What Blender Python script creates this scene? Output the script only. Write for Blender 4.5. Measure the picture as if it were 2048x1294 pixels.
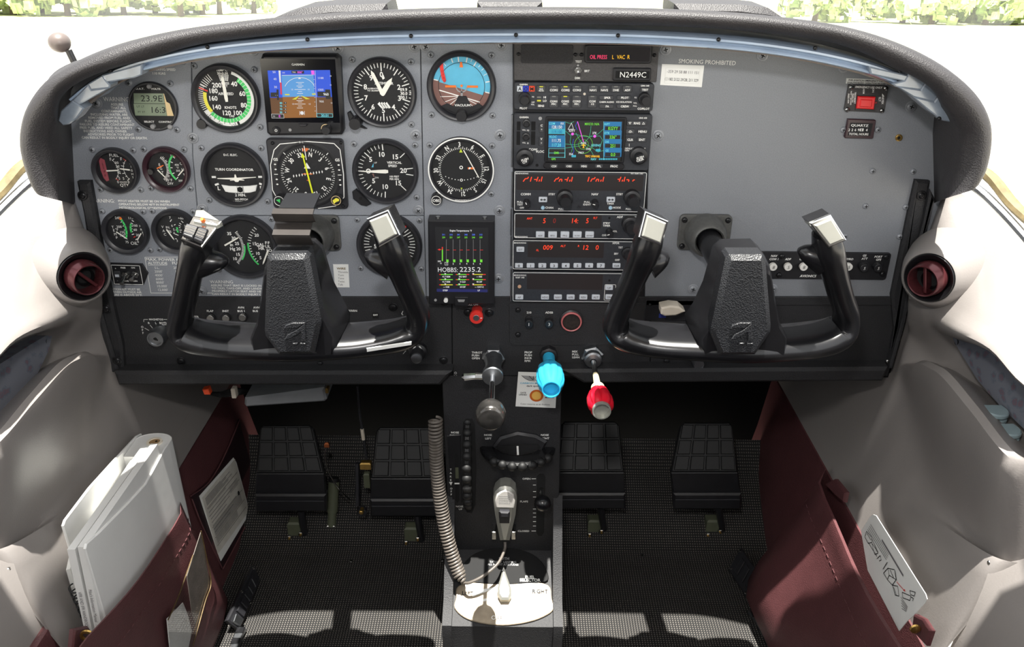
import bpy, bmesh, math, random
from mathutils import Vector, Matrix
for o in list(bpy.data.objects): bpy.data.objects.remove(o)
S = bpy.context.scene; C = S.collection
random.seed(7)
R = math.radians
# ------------------------------------------------------------------ camera, sky, sun, exposure
CAM = Vector((0, -.993, .98)); PITCH = R(26); ROLL = R(.6); FPX = 1700.
_f = Vector((0, math.cos(PITCH), -math.sin(PITCH))); _r = Vector((1, 0, 0)); _u = Vector((0, math.sin(PITCH), math.cos(PITCH)))
CR = _r*math.cos(ROLL) + _u*math.sin(ROLL); CU = -_r*math.sin(ROLL) + _u*math.cos(ROLL)
cd = bpy.data.cameras.new('camera'); cam = bpy.data.objects.new('camera', cd); C.objects.link(cam)
cd.sensor_width = 36; cd.lens = FPX/2048*36; cd.clip_start = .02; cd.clip_end = 600
cam.matrix_world = Matrix(((CR.x, CU.x, -_f.x, CAM.x), (CR.y, CU.y, -_f.y, CAM.y), (CR.z, CU.z, -_f.z, CAM.z), (0, 0, 0, 1)))
S.camera = cam
w = bpy.data.worlds.new('sky'); S.world = w; w.use_nodes = True
bg = w.node_tree.nodes['Background']; bg.inputs[0].default_value = (.96, .98, 1, 1); bg.inputs[1].default_value = 1.85
sd = bpy.data.lights.new('sun', 'SUN'); sd.energy = 18; sd.angle = R(.55); sd.color = (1, .955, .89)
sun = bpy.data.objects.new('sun', sd); C.objects.link(sun); sun.location = (0, -1, 5)
# the photographer's small fill flash, just above and left of the lens
fd = bpy.data.lights.new('fill_flash', 'AREA'); fd.shape = 'RECTANGLE'; fd.size = .07; fd.size_y = .045; fd.energy = 4.2; fd.color = (1, .98, .96)
fl_ = bpy.data.objects.new('fill_flash', fd); C.objects.link(fl_); fl_.matrix_world = Matrix.Translation(CU*.20 - CR*.05 - _f*.03) @ cam.matrix_world
SUN_DIR = Vector((-.03, .120, -1)).normalized()
sun.rotation_euler = SUN_DIR.to_track_quat('-Z', 'Y').to_euler()
vs = S.view_settings; vs.view_transform = 'Standard'; vs.look = 'None'; vs.exposure = 0.0; vs.gamma = 1; vs.use_curve_mapping = False
S.cycles.max_bounces = 8; S.cycles.transparent_max_bounces = 12

# ------------------------------------------------------------------ picture point -> place in the cabin
def ray(px, py): return _f + CR*((px-1024)/FPX) + CU*((647-py)/FPX)
def onY(px, py, Y=0.):
    d = ray(px, py); return CAM + d*((Y-CAM.y)/d.y)
def onX(px, py, X):
    d = ray(px, py); return CAM + d*((X-CAM.x)/d.x)
def onZ(px, py, Z):
    d = ray(px, py); return CAM + d*((Z-CAM.z)/d.z)
def onP(px, py, p, n):
    d = ray(px, py); return CAM + d*((p-CAM).dot(n)/d.dot(n))
def proj(p):
    d = Vector(p)-CAM; t = d.dot(_f); return 1024+FPX*d.dot(CR)/t, 647-FPX*d.dot(CU)/t
def uv(px, py, w=0.):
    p = onY(px, py, -w); return p.x, p.z
def sc(px, py, w=0.): return (onY(px+1, py, -w)-onY(px, py, -w)).length

# ------------------------------------------------------------------ materials
def lin(c):
    return tuple(((x/255)/12.92 if x <= 10 else (((x/255)+.055)/1.055)**2.4) for x in c) + (1,)
MATS = {}
def pm(name, rgb, rough=.5, metal=0, var=.08, vs_=60, bump=0, bs=300, coat=0, spec=.5, emit=0, kind='noise', sheen=0):
    m = bpy.data.materials.new(name); m.use_nodes = True; nt = m.node_tree; N = nt.nodes; L = nt.links
    b = N['Principled BSDF']; c = lin(rgb)
    tc = N.new('ShaderNodeTexCoord'); nz = N.new('ShaderNodeTexNoise'); nz.inputs['Scale'].default_value = vs_; nz.inputs['Detail'].default_value = 4
    L.new(tc.outputs['Object'], nz.inputs['Vector'])
    cr = N.new('ShaderNodeValToRGB'); cr.color_ramp.elements[0].position = .3; cr.color_ramp.elements[1].position = .7
    cr.color_ramp.elements[0].color = tuple(x*(1-var) for x in c[:3])+(1,); cr.color_ramp.elements[1].color = tuple(min(1, x*(1+var)) for x in c[:3])+(1,)
    L.new(nz.outputs['Fac'], cr.inputs[0])
    b.inputs['Roughness'].default_value = rough; b.inputs['Metallic'].default_value = metal; b.inputs['Specular IOR Level'].default_value = spec
    L.new(cr.outputs[0], b.inputs['Base Color'])
    if coat: b.inputs['Coat Weight'].default_value = coat; b.inputs['Coat Roughness'].default_value = .1
    if emit:
        b.inputs['Emission Strength'].default_value = emit; L.new(cr.outputs[0], b.inputs['Emission Color']); b.inputs['Base Color'].default_value = (.01, .01, .01, 1)
        L.remove(b.inputs['Base Color'].links[0])
    if bump:
        if kind == 'leather':
            n2 = N.new('ShaderNodeTexVoronoi'); n2.inputs['Scale'].default_value = bs; out = n2.outputs['Distance']
        else:
            n2 = N.new('ShaderNodeTexNoise'); n2.inputs['Scale'].default_value = bs; n2.inputs['Detail'].default_value = 3; out = n2.outputs['Fac']
        L.new(tc.outputs['Object'], n2.inputs['Vector'])
        bp = N.new('ShaderNodeBump'); bp.inputs['Strength'].default_value = bump; bp.inputs['Distance'].default_value = .001
        L.new(out, bp.inputs['Height']); L.new(bp.outputs[0], b.inputs['Normal'])
    MATS[name] = m; return m
M_panel = pm('grey_hammer_paint', (138, 142, 149), .5, 0, .14, 900, .25, 700)
M_panelR = pm('grey_panel_paint', (127, 130, 135), .5, 0, .1, 900, .2, 700)
M_black = pm('black_crackle', (36, 36, 38), .62, 0, .3, 900, .6, 600)
M_blk = pm('satin_black', (30, 30, 33), .42, 0, .15, 80)
M_blk2 = pm('matt_black_face', (24, 24, 26), .7, 0, .1, 60)
M_bez = pm('bezel_black', (42, 42, 46), .38, 0, .12, 80)
M_maroonbez = pm('maroon_bezel', (52, 30, 38), .3, 0, .12, 80)
M_hole = pm('dark_recess', (12, 12, 13), .9)
M_plast = pm('black_gloss_plastic', (20, 20, 22), .26, 0, .15, 60, .05, 60)
M_pad = pm('grained_pad', (32, 33, 36), .42, 0, .1, 60, .5, 700, kind='leather')
M_bolster = pm('bolster_vinyl', (42, 40, 42), .55, 0, .10, 30, .35, 700, kind='leather')
M_white = pm('print_white', (238, 238, 234), .6, 0, .03)
M_grey = pm('print_grey', (150, 150, 150), .6)
M_cream = pm('cream_print', (226, 200, 150), .6)
M_red = pm('print_red', (225, 52, 44), .5); M_green = pm('print_green', (70, 205, 105), .5)
M_yel = pm('print_yellow', (235, 225, 70), .5); M_org = pm('print_orange', (240, 120, 40), .5)
M_lime = pm('print_lime', (205, 225, 60), .5)
M_skyb = pm('horizon_sky', (98, 188, 222), .5); M_brown = pm('horizon_brown', (128, 92, 84), .5)
M_needle = pm('needle_white', (242, 240, 230), .5, 0, .02)
M_screw = pm('grey_screw', (140, 143, 148), .4, .15, .1, 300)
M_dscrew = pm('black_screw', (38, 38, 40), .3, .5, .1, 300)
M_steel = pm('steel', (170, 170, 168), .25, 1, .08, 200)
M_alu = pm('aluminium', (165, 168, 172), .35, 1, .08, 200, .05, 300)
M_silver = pm('silver_cap', (172, 172, 164), .38, .55, .05, 40)
M_chrome = pm('chrome', (205, 205, 205), .1, 1, .03)
M_brass = pm('brass', (196, 160, 92), .3, .9, .1, 200)
M_key = pm('white_key', (205, 208, 212), .45, 0, .03)
M_blackink = pm('black_ink', (22, 22, 24), .7)
M_greyink = pm('grey_ink', (110, 108, 110), .7)
M_paper = pm('paper', (232, 232, 228), .7, 0, .03, 30)
M_trim = pm('grey_trim_plastic', (132, 127, 124), .36, 0, .04, 12, .12, 500)
M_cast = pm('cast_flange', (92, 92, 90), .42, .3, .15, 200, .3, 200)
M_burg = pm('burgundy_vinyl', (88, 53, 55), .42, 0, .1, 30, .3, 700, kind='leather')
M_carpet = pm('black_mat', (34, 34, 35), .75, 0, .3, 500)
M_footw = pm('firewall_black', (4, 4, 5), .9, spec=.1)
M_lip = pm('blue_plexi', (146, 162, 182), .3, 0, .1, 25, 0, 0, .5)
M_lens = pm('frosted_lens', (122, 132, 144), .2, 0, .2, 50, 0, 0, .5)
M_pivory = pm('ivory_plastic', (228, 212, 170), .4)
M_maroon = pm('maroon_metal', (92, 46, 50), .25, .5, .1, 60)
M_binder = pm('white_binder', (226, 226, 224), .45, 0, .03, 20, .12, 90)
M_cap = pm('bluegrey_cap', (128, 145, 149), .4)
M_blue = pm('prop_blue', (48, 172, 216), .3); M_mixred = pm('mixture_red', (205, 18, 40), .3)
M_elt = pm('switch_red', (222, 34, 38), .35)
M_rubber = pm('rubber', (13, 13, 14), .6)
M_olive = pm('zinc_primer', (84, 88, 70), .6)
M_off = pm('offwhite', (206, 196, 180), .5)
M_lcd = pm('lcd_green', (128, 142, 118), .4)
def em(name, rgb, s=1.): return pm(name, rgb, .6, 0, .02, 20, emit=s)
E_red = em('led_red', (255, 62, 24), 1.5); E_pink = em('lamp_red', (255, 60, 110), 1.2); E_amb = em('lamp_amber', (255, 190, 30), 1.2)
E_white = em('screen_white', (235, 235, 235), .9); E_cyan = em('screen_cyan', (110, 225, 235), .9); E_mag = em('screen_magenta', (240, 90, 230), 1)
E_green = em('screen_green', (120, 230, 60), .9); E_blue = em('screen_blue', (30, 85, 225), .9); E_sky = em('screen_sky', (88, 160, 225), .9)
E_brn = em('screen_brown', (150, 92, 20), .9); E_brn2 = em('screen_dark_brown', (102, 62, 20), .9); E_yel = em('screen_yellow', (225, 220, 50), .9); E_navy = em('screen_navy', (24, 30, 95), .9)
E_teal = em('screen_teal', (60, 190, 215), .8); E_dblue = em('screen_field_blue', (20, 120, 175), .9); E_blk = em('screen_black', (8, 10, 18), .6); E_rd = em('screen_red', (235, 45, 40), .9)
E_tq = em('screen_map_line', (60, 180, 140), .9); E_txtb = em('screen_text_blue', (90, 130, 255), .9); E_dred = em('display_dark', (26, 9, 10), .5)

def glass_mat(name, refl=.05, tint=(1, 1, 1), haze=0.):
    m = bpy.data.materials.new(name); m.use_nodes = True; nt = m.node_tree; N = nt.nodes; L = nt.links
    N.remove(N['Principled BSDF']); out = N['Material Output']
    tr = N.new('ShaderNodeBsdfTransparent'); tr.inputs[0].default_value = tint+(1,)
    gl = N.new('ShaderNodeBsdfGlossy'); gl.inputs['Roughness'].default_value = .03
    lw = N.new('ShaderNodeLayerWeight'); lw.inputs[0].default_value = .25
    mt = N.new('ShaderNodeMath'); mt.operation = 'MULTIPLY'; mt.inputs[1].default_value = refl*4; L.new(lw.outputs['Fresnel'], mt.inputs[0])
    mx = N.new('ShaderNodeMixShader'); L.new(mt.outputs[0], mx.inputs[0]); L.new(tr.outputs[0], mx.inputs[1]); L.new(gl.outputs[0], mx.inputs[2])
    last = mx
    if haze:
        nz = N.new('ShaderNodeTexNoise'); nz.inputs['Scale'].default_value = 6
        m2 = N.new('ShaderNodeMath'); m2.operation = 'MULTIPLY'; m2.inputs[1].default_value = haze*2; L.new(nz.outputs['Fac'], m2.inputs[0])
        df = N.new('ShaderNodeBsdfTranslucent'); df.inputs[0].default_value = (.9, .9, .9, 1)
        my = N.new('ShaderNodeMixShader'); L.new(m2.outputs[0], my.inputs[0]); L.new(mx.outputs[0], my.inputs[1]); L.new(df.outputs[0], my.inputs[2]); last = my
    L.new(last.outputs[0], out.inputs[0]); return m
M_glass = glass_mat('dial_glass', .03); M_wind = glass_mat('windshield_acrylic', .03, (.97, .985, .98), .05)
M_vinyl = glass_mat('clear_vinyl', .09)

# ------------------------------------------------------------------ letters
CH = ''.join(chr(i) for i in range(32, 127)) + '°'
GL = {}
def load_glyphs():
    tmp = []
    for bold in (0, 1):
        for ch in CH:
            for body in (ch, ch+'I', 'I'):
                if body == 'I' and ch not in ' I': continue
                c = bpy.data.curves.new('t', 'FONT'); c.body = body; c.size = 1; c.resolution_u = 2; c.offset = .022*bold; c.fill_mode = 'FRONT'
                o = bpy.data.objects.new('t', c); C.objects.link(o); tmp.append((bold, ch, body, o))
    dg = bpy.context.evaluated_depsgraph_get(); dg.update()
    raw = {}
    for bold, ch, body, o in tmp:
        e = o.evaluated_get(dg); me = e.to_mesh()
        vs = [(v.co.x, v.co.y) for v in me.vertices]; fs = [tuple(p.vertices) for p in me.polygons]
        raw[(bold, ch, body)] = (vs, fs); e.to_mesh_clear()
    for bold in (0, 1):
        iw = max(v[0] for v in raw[(bold, ' ', 'I')][0])
        hh = max(v[1] for v in raw[(bold, 'H', 'H')][0])
        for ch in CH:
            vs, fs = raw[(bold, ch, ch)]
            adv = max(v[0] for v in raw[(bold, ch, ch+'I')][0]) - iw
            GL[(bold, ch)] = ([(x/hh, y/hh) for x, y in vs], fs, adv/hh)
    for b, c, d, o in tmp:
        cu = o.data; bpy.data.objects.remove(o); bpy.data.curves.remove(cu)
load_glyphs()

# ------------------------------------------------------------------ mesh builder; (u, v, w) = right, up, towards the pilot
def circ(cx, cy, r, n=32, a0=0, ry=None): return [(cx+r*math.cos(a0+2*math.pi*i/n), cy+(ry or r)*math.sin(a0+2*math.pi*i/n)) for i in range(n)]
def rrect(u0, v0, u1, v1, r, n=3):
    if u0 > u1: u0, u1 = u1, u0
    if v0 > v1: v0, v1 = v1, v0
    r = min(r, (u1-u0)/2.01, (v1-v0)/2.01)
    if r <= 1e-7: return [(u0, v0), (u1, v0), (u1, v1), (u0, v1)]
    p = []
    for cx, cy, a in ((u1-r, v0+r, -90), (u1-r, v1-r, 0), (u0+r, v1-r, 90), (u0+r, v0+r, 180)):
        for i in range(n+1):
            t = R(a+90*i/n); p.append((cx+r*math.cos(t), cy+r*math.sin(t)))
    return p
def inset(pts, d):
    n = len(pts); A = sum(pts[i][0]*pts[(i+1) % n][1]-pts[(i+1) % n][0]*pts[i][1] for i in range(n)); s = 1 if A > 0 else -1
    out = []
    for i in range(n):
        p0, p1, p2 = pts[i-1], pts[i], pts[(i+1) % n]
        e1 = Vector((p1[0]-p0[0], p1[1]-p0[1])); e2 = Vector((p2[0]-p1[0], p2[1]-p1[1]))
        if e1.length < 1e-9 or e2.length < 1e-9: out.append(p1); continue
        e1.normalize(); e2.normalize(); n1 = Vector((-e1.y, e1.x))*s; n2 = Vector((-e2.y, e2.x))*s
        b = n1+n2; k = b.length
        if k < 1e-6: out.append(p1); continue
        b = b/k; cs = max(.35, b.dot(n1)); out.append((p1[0]+b.x*d/cs, p1[1]+b.y*d/cs))
    return out
class MB:
    def __init__(s, X=None): s.v = []; s.f = []; s.m = []; s.mats = []; s.X = X or (lambda u, v, w: (u, -w, v))
    def mi(s, m):
        if m not in s.mats: s.mats.append(m)
        return s.mats.index(m)
    def add(s, vs, fs, m, xyz=False):
        k = len(s.v); s.v += [tuple(p) for p in vs] if xyz else [s.X(*p) for p in vs]
        i = s.mi(m)
        for f in fs: s.f.append(tuple(a+k for a in f)); s.m.append(i)
        return s
    def prism(s, pts, w0, w1, m, ch=0, mtop=None):
        n = len(pts)
        A = sum(pts[i][0]*pts[(i+1) % n][1]-pts[(i+1) % n][0]*pts[i][1] for i in range(n))
        if A < 0: pts = pts[::-1]
        rings = [[(a, b, w0) for a, b in pts]]
        if ch: rings.append([(a, b, w1-ch) for a, b in pts]); rings.append([(a, b, w1) for a, b in inset(pts, ch)])
        else: rings.append([(a, b, w1) for a, b in pts])
        vs = [p for r in rings for p in r]; fs = []
        for j in range(len(rings)-1):
            for i in range(n): fs.append((j*n+i, j*n+(i+1) % n, (j+1)*n+(i+1) % n, (j+1)*n+i))
        fs.append(tuple(range(n))[::-1]); s.add(vs, fs, m)
        k = len(s.v)-n; s.f.append(tuple(range(k, k+n))); s.m.append(s.mi(mtop or m)); return s
    def flat(s, pts, w, m):
        n = len(pts); A = sum(pts[i][0]*pts[(i+1) % n][1]-pts[(i+1) % n][0]*pts[i][1] for i in range(n))
        if A < 0: pts = pts[::-1]
        return s.add([(a, b, w) for a, b in pts], [tuple(range(n))], m)
    def lathe(s, prof, cu, cv, m, seg=40, rx=1.):
        vs = []; fs = []; n = len(prof)
        for i in range(seg):
            a = 2*math.pi*i/seg
            for r, w in prof: vs.append((cu+r*math.cos(a)*rx, cv+r*math.sin(a), w))
        for i in range(seg):
            j = (i+1) % seg
            for k in range(n-1): fs.append((i*n+k, j*n+k, j*n+k+1, i*n+k+1))
        return s.add(vs, fs, m)
    def cyl(s, cu, cv, r, w0, w1, m, seg=24, ch=0, mtop=None): return s.prism(circ(cu, cv, r, seg), w0, w1, m, ch, mtop)
    def band(s, cu, cv, r0, r1, a0, a1, w, m, n=None):       # degrees clockwise from 12 o'clock
        n = n or max(2, int(abs(a1-a0)/5)+1); vs = []; fs = []
        for i in range(n+1):
            a = R(a0+(a1-a0)*i/n); si, co = math.sin(a), math.cos(a)
            vs += [(cu+r0*si, cv+r0*co, w), (cu+r1*si, cv+r1*co, w)]
        for i in range(n): fs.append((2*i, 2*i+2, 2*i+3, 2*i+1) if a1 < a0 else (2*i+1, 2*i+3, 2*i+2, 2*i))
        return s.add(vs, fs, m)
    def seg(s, a, b, wd, w, m):
        d = Vector((b[0]-a[0], b[1]-a[1]))
        if d.length < 1e-9: return s
        n = Vector((-d.y, d.x)).normalized()*wd/2
        return s.flat([(a[0]-n.x, a[1]-n.y), (b[0]-n.x, b[1]-n.y), (b[0]+n.x, b[1]+n.y), (a[0]+n.x, a[1]+n.y)], w, m)
    def tick(s, cu, cv, r0, r1, a, wd, w, m):
        t = R(a); return s.seg((cu+r0*math.sin(t), cv+r0*math.cos(t)), (cu+r1*math.sin(t), cv+r1*math.cos(t)), wd, w, m)
    def text(s, t, u, v, h, w, m, al='c', rot=0, bold=0, sx=1., sh=0., vc=True, sp=0.):
        x = 0; pos = []
        for ch in t:
            g = GL.get((bold, ch)) or GL[(bold, '-')]; pos.append((x, g)); x += g[2]+sp
        tot = x-sp; off = {'c': -tot/2, 'l': 0, 'r': -tot}[al]; ca, sa = math.cos(R(rot)), math.sin(R(rot))
        for x0, g in pos:
            vs = []
            for a, b in g[0]:
                xx = (x0+a+off+sh*b)*sx*h; yy = (b-(.5 if vc else 0))*h
                vs.append((u+xx*ca-yy*sa, v+xx*sa+yy*ca, w))
            s.add(vs, g[1], m)
        return s
    # the same, placed by picture points on the plane Y = -w
    def P(s, pts, w, m): return s.flat([uv(a, b, w) for a, b in pts], w, m)
    def PP(s, pts, w0, w1, m, ch=0, mtop=None): return s.prism([uv(a, b, w1) for a, b in pts], w0, w1, m, ch, mtop)
    def L(s, x0, y0, x1, y1, wd, w, m): return s.seg(uv(x0, y0, w), uv(x1, y1, w), wd*sc(x0, y0, w), w, m)
    def rc(s, x0, y0, x1, y1, w):
        cu, cv = uv((x0+x1)/2, (y0+y1)/2, w); a = uv(x0, (y0+y1)/2, w); b = uv(x1, (y0+y1)/2, w); c = uv((x0+x1)/2, y0, w); d = uv((x0+x1)/2, y1, w)
        hw = abs(b[0]-a[0])/2; hh = abs(c[1]-d[1])/2; return cu-hw, cv-hh, cu+hw, cv+hh
    def Q(s, x0, y0, x1, y1, w, m, r=0):
        a, b, c, d = s.rc(x0, y0, x1, y1, w); return s.flat(rrect(a, b, c, d, r*sc(x0, y0, w)), w, m)
    def B(s, x0, y0, x1, y1, w0, w1, m, r=0, ch=0, mtop=None):
        a, b, c, d = s.rc(x0, y0, x1, y1, w1); return s.prism(rrect(a, b, c, d, r*sc(x0, y0, w1)), w0, w1, m, ch, mtop)
    def F(s, x0, y0, x1, y1, wd, w, m, r=0):     # outline frame
        a, b, c, d = s.rc(x0, y0, x1, y1, w); k = sc(x0, y0, w); o = rrect(a, b, c, d, r*k); i = inset(o, wd*k); n = len(o)
        return s.add([(p[0], p[1], w) for p in o+i], [(j, (j+1) % n, n+(j+1) % n, n+j) for j in range(n)], m)
    def T(s, t, px, py, h, m=None, w=.0003, al='c', rot=0, bold=0, sx=1., sh=0., sp=0.):
        u, v = uv(px, py, w); return s.text(t, u, v, h*sc(px, py, w), w, m or M_white, al, rot, bold, sx, sh, True, sp)
    def W(s, t, x0, x1, py, h, m=None, w=.0003, bold=0, rot=0):      # lettering fitted between two picture columns
        u0, v = uv(x0, py, w); u1, v1 = uv(x1, py, w); hh = h*sc(x0, py, w); tot = sum((GL.get((bold, c)) or GL[(bold, '-')])[2] for c in t)
        return s.text(t, u0, (v+v1)/2, hh, w, m or M_white, 'l', rot, bold, (u1-u0)/(tot*hh))
    def K(s, px, py, r, w0, w1, m, seg=24, ch=0, mtop=None):
        u, v = uv(px, py, w1); k = sc(px, py, w1); return s.cyl(u, v, r*k, w0, w1, m, seg, ch*k, mtop)
    def lines(s, pts, wd, w, m, close=False):
        for a, b in zip(pts, pts[1:]+(pts[:1] if close else [])): s.L(a[0], a[1], b[0], b[1], wd, w, m)
        return s
    # free sweeps in world space
    def sweep(s, pts, ra, rb, m, ref=(0, 1, 0), n=12, ex=2., caps=True):
        P = [Vector(p) for p in pts]; N = len(P); ref = Vector(ref)
        ra = ra if isinstance(ra, (list, tuple)) else [ra]*N; rb = rb if isinstance(rb, (list, tuple)) else [rb]*N
        vs = []; last = None
        for i in range(N):
            t = (P[min(i+1, N-1)]-P[max(i-1, 0)]).normalized()
            a = ref-t*ref.dot(t)
            if a.length < .05: a = (last - t*last.dot(t)) if last is not None else t.orthogonal()
            a.normalize(); last = a; b = t.cross(a)
            for k in range(n):
                th = 2*math.pi*k/n; c, d = math.cos(th), math.sin(th)
                c = math.copysign(abs(c)**(2/ex), c); d = math.copysign(abs(d)**(2/ex), d)
                vs.append(P[i]+a*(ra[i]*c)+b*(rb[i]*d))
        fs = []
        for i in range(N-1):
            for k in range(n): fs.append((i*n+k, i*n+(k+1) % n, (i+1)*n+(k+1) % n, (i+1)*n+k))
        if caps: fs.append(tuple(range(n))[::-1]); fs.append(tuple(range((N-1)*n, N*n)))
        return s.add(vs, fs, m, True)
    def loft(s, rings, m, closed=False, cap=False):
        n = len(rings[0]); vs = [p for r in rings for p in r]; fs = []
        for i in range(len(rings)-1):
            for k in range(n if closed else n-1): fs.append((i*n+k, i*n+(k+1) % n, (i+1)*n+(k+1) % n, (i+1)*n+k))
        if cap: fs.append(tuple(range(n))[::-1]); fs.append(tuple(range((len(rings)-1)*n, len(rings)*n)))
        return s.add(vs, fs, m, True)
    def bx(s, c, d, m, rot=None, ch=0):          # box by centre and size in world axes, optional rotation matrix, edge chamfer
        h = [x/2 for x in d]; rot = rot or Matrix.Identity(3); c = Vector(c)
        k = min(ch, min(h)*.9); vs = []
        ring = lambda x, y, z: [(-x, -y, z), (x, -y, z), (x, y, z), (-x, y, z)]
        if k: R_ = ring(h[0]-k, h[1]-k, -h[2])+ring(h[0], h[1], -h[2]+k)+ring(h[0], h[1], h[2]-k)+ring(h[0]-k, h[1]-k, h[2]); nr = 4
        else: R_ = ring(h[0], h[1], -h[2])+ring(h[0], h[1], h[2]); nr = 2
        fs = [(3, 2, 1, 0), tuple(range(4*nr-4, 4*nr))]
        for j in range(nr-1):
            for i in range(4): fs.append((4*j+i, 4*j+(i+1) % 4, 4*j+4+(i+1) % 4, 4*j+4+i))
        return s.add([c+rot @ Vector(p) for p in R_], fs, m, True)
def cr_spline(pts, k=6):
    P = [Vector(p) for p in pts]; out = []
    for i in range(len(P)-1):
        p0 = P[max(i-1, 0)]; p1 = P[i]; p2 = P[i+1]; p3 = P[min(i+2, len(P)-1)]
        for j in range(k):
            t = j/k; out.append(.5*((2*p1)+(p2-p0)*t+(2*p0-5*p1+4*p2-p3)*t*t+(3*p1-p0-3*p2+p3)*t**3))
    out.append(P[-1]); return out
def ipl(a, n):                                   # resample a list of numbers smoothly to n
    v = cr_spline([(x, 0, 0) for x in a], 12); return [v[round(i*(len(v)-1)/(n-1))].x for i in range(n)]

# ------------------------------------------------------------------ objects
def obj(name, mb, parent=None, kind=None, label=None, cat=None, group=None, ang=32, sub=0):
    me = bpy.data.meshes.new(name); off = parent.matrix_world.translation if parent else Vector((0, 0, 0))
    if parent:
        off = Vector((0, 0, 0)); p = parent
        while p: off += p.location; p = p.parent
    vs = mb.v
    if not parent:
        n = max(1, len(vs)); lo = [min(v[i] for v in vs) for i in range(3)]; hi = [max(v[i] for v in vs) for i in range(3)]
        off = Vector(((lo[0]+hi[0])/2, (lo[1]+hi[1])/2, lo[2]))
    me.from_pydata([(x-off.x, y-off.y, z-off.z) for x, y, z in vs], [], mb.f)
    for m in mb.mats: me.materials.append(m)
    me.polygons.foreach_set('material_index', mb.m)
    me.shade_smooth(); me.set_sharp_from_angle(angle=R(ang))
    o = bpy.data.objects.new(name, me); C.objects.link(o)
    if parent: o.parent = parent
    else: o.location = off
    if name in ('lettering', 'dial_markings', 'print', 'speaker_holes', 'spine_lettering', 'handwriting') and not kind: kind = 'stuff'
    tag(o, label, cat, group, kind)
    if sub:
        md = o.modifiers.new('s', 'SUBSURF'); md.levels = md.render_levels = sub
    return o
def tag(o, label=None, cat=None, group=None, kind=None):
    if label: o['label'] = label
    if cat: o['category'] = cat
    if group: o['group'] = group
    if kind: o['kind'] = kind
    return o
def thing(name, label, cat, loc, group=None):
    o = bpy.data.objects.new(name, None); C.objects.link(o); o.location = loc; o.empty_display_size = .01
    return tag(o, label, cat, group)
def piece(name, me, parent, loc, rot=0):         # another object on shared mesh data, placed in world space
    o = bpy.data.objects.new(name, me); C.objects.link(o); off = Vector((0, 0, 0)); p = parent
    while p: off += p.location; p = p.parent
    o.parent = parent; o.location = Vector(loc)-off; o.rotation_euler = (0, rot, 0); return o
def mesh_of(name, mb, ang=32):
    me = bpy.data.meshes.new(name); me.from_pydata(mb.v, [], mb.f)
    for m in mb.mats: me.materials.append(m)
    me.polygons.foreach_set('material_index', mb.m); me.shade_smooth(); me.set_sharp_from_angle(angle=R(ang)); return me
def screw_mesh(name, r, m, washer=False):
    b = MB(); prof = [(r*1.35, 0), (r*1.35, .0006), (r*1.2, .001), (r*.95, .001)] if washer else [(r, 0)]
    b.lathe(prof+[(r*.93, .0012), (r*.75, .0020), (r*.4, .0025), (1e-5, .0026)], 0, 0, m, 16)
    for a in (20, 110): b.seg((-.5*r*math.cos(R(a)), -.5*r*math.sin(R(a))), (.5*r*math.cos(R(a)), .5*r*math.sin(R(a))), r*.22, .0027, M_hole)
    return mesh_of(name, b, 40)
SCR_S = screw_mesh('small_screw', .0038, M_screw); SCR_B = screw_mesh('washer_screw', .0050, M_screw, True); SCR_K = screw_mesh('black_screw', .0036, M_dscrew)
SCR_KB = screw_mesh('black_washer_screw', .0044, M_dscrew, True); SCR_T = screw_mesh('tiny_screw', .0021, M_dscrew); SCR_C = screw_mesh('chrome_screw', .0030, M_steel)
def screw(px, py, parent, me=SCR_S, w=.0): 
    p = onY(px, py, -w); return piece('screw', me, parent, p, random.random()*1.5)
# ================================================================== the setting
# floor: woven black mat, flat under the feet and rising to the toe board
def weave():
    m = bpy.data.materials.new('woven_mat'); m.use_nodes = True; N = m.node_tree.nodes; L = m.node_tree.links; b = N['Principled BSDF']
    tc = N.new('ShaderNodeTexCoord'); mp = N.new('ShaderNodeMapping'); mp.inputs['Scale'].default_value = (1, 1, 1); L.new(tc.outputs['Object'], mp.inputs[0])
    ws = []
    for d in ('X', 'Y'):
        wv = N.new('ShaderNodeTexWave'); wv.bands_direction = d; wv.inputs['Scale'].default_value = 78; wv.inputs['Distortion'].default_value = .4; L.new(mp.outputs[0], wv.inputs[0]); ws.append(wv)
    mu = N.new('ShaderNodeMath'); mu.operation = 'MULTIPLY'; L.new(ws[0].outputs['Fac'], mu.inputs[0]); L.new(ws[1].outputs['Fac'], mu.inputs[1])
    nz = N.new('ShaderNodeTexNoise'); nz.inputs['Scale'].default_value = 14; L.new(tc.outputs['Object'], nz.inputs[0])
    cr = N.new('ShaderNodeValToRGB'); cr.color_ramp.elements[0].position = .25; cr.color_ramp.elements[0].color = lin((8, 8, 8)); cr.color_ramp.elements[1].position = 1.0; cr.color_ramp.elements[1].color = lin((128, 122, 115)); L.new(mu.outputs[0], cr.inputs[0])
    mx = N.new('ShaderNodeMix'); mx.data_type = 'RGBA'; mx.blend_type = 'MULTIPLY'; mx.inputs[0].default_value = .5; L.new(cr.outputs[0], mx.inputs[6]); L.new(nz.outputs['Fac'], mx.inputs[7])
    L.new(mx.outputs[2], b.inputs['Base Color']); b.inputs['Roughness'].default_value = .7
    bp = N.new('ShaderNodeBump'); bp.inputs['Strength'].default_value = .5; bp.inputs['Distance'].default_value = .002; L.new(mu.outputs[0], bp.inputs['Height']); L.new(bp.outputs[0], b.inputs['Normal'])
    return m
M_weave = weave()
b = MB(); prof = [(-1.5, 0), (-.9, 0), (-.3, 0), (.0, 0), (.10, .0), (.135, .003), (.16, .016), (.20, .04), (.26, .078), (.30, .12)]
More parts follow.
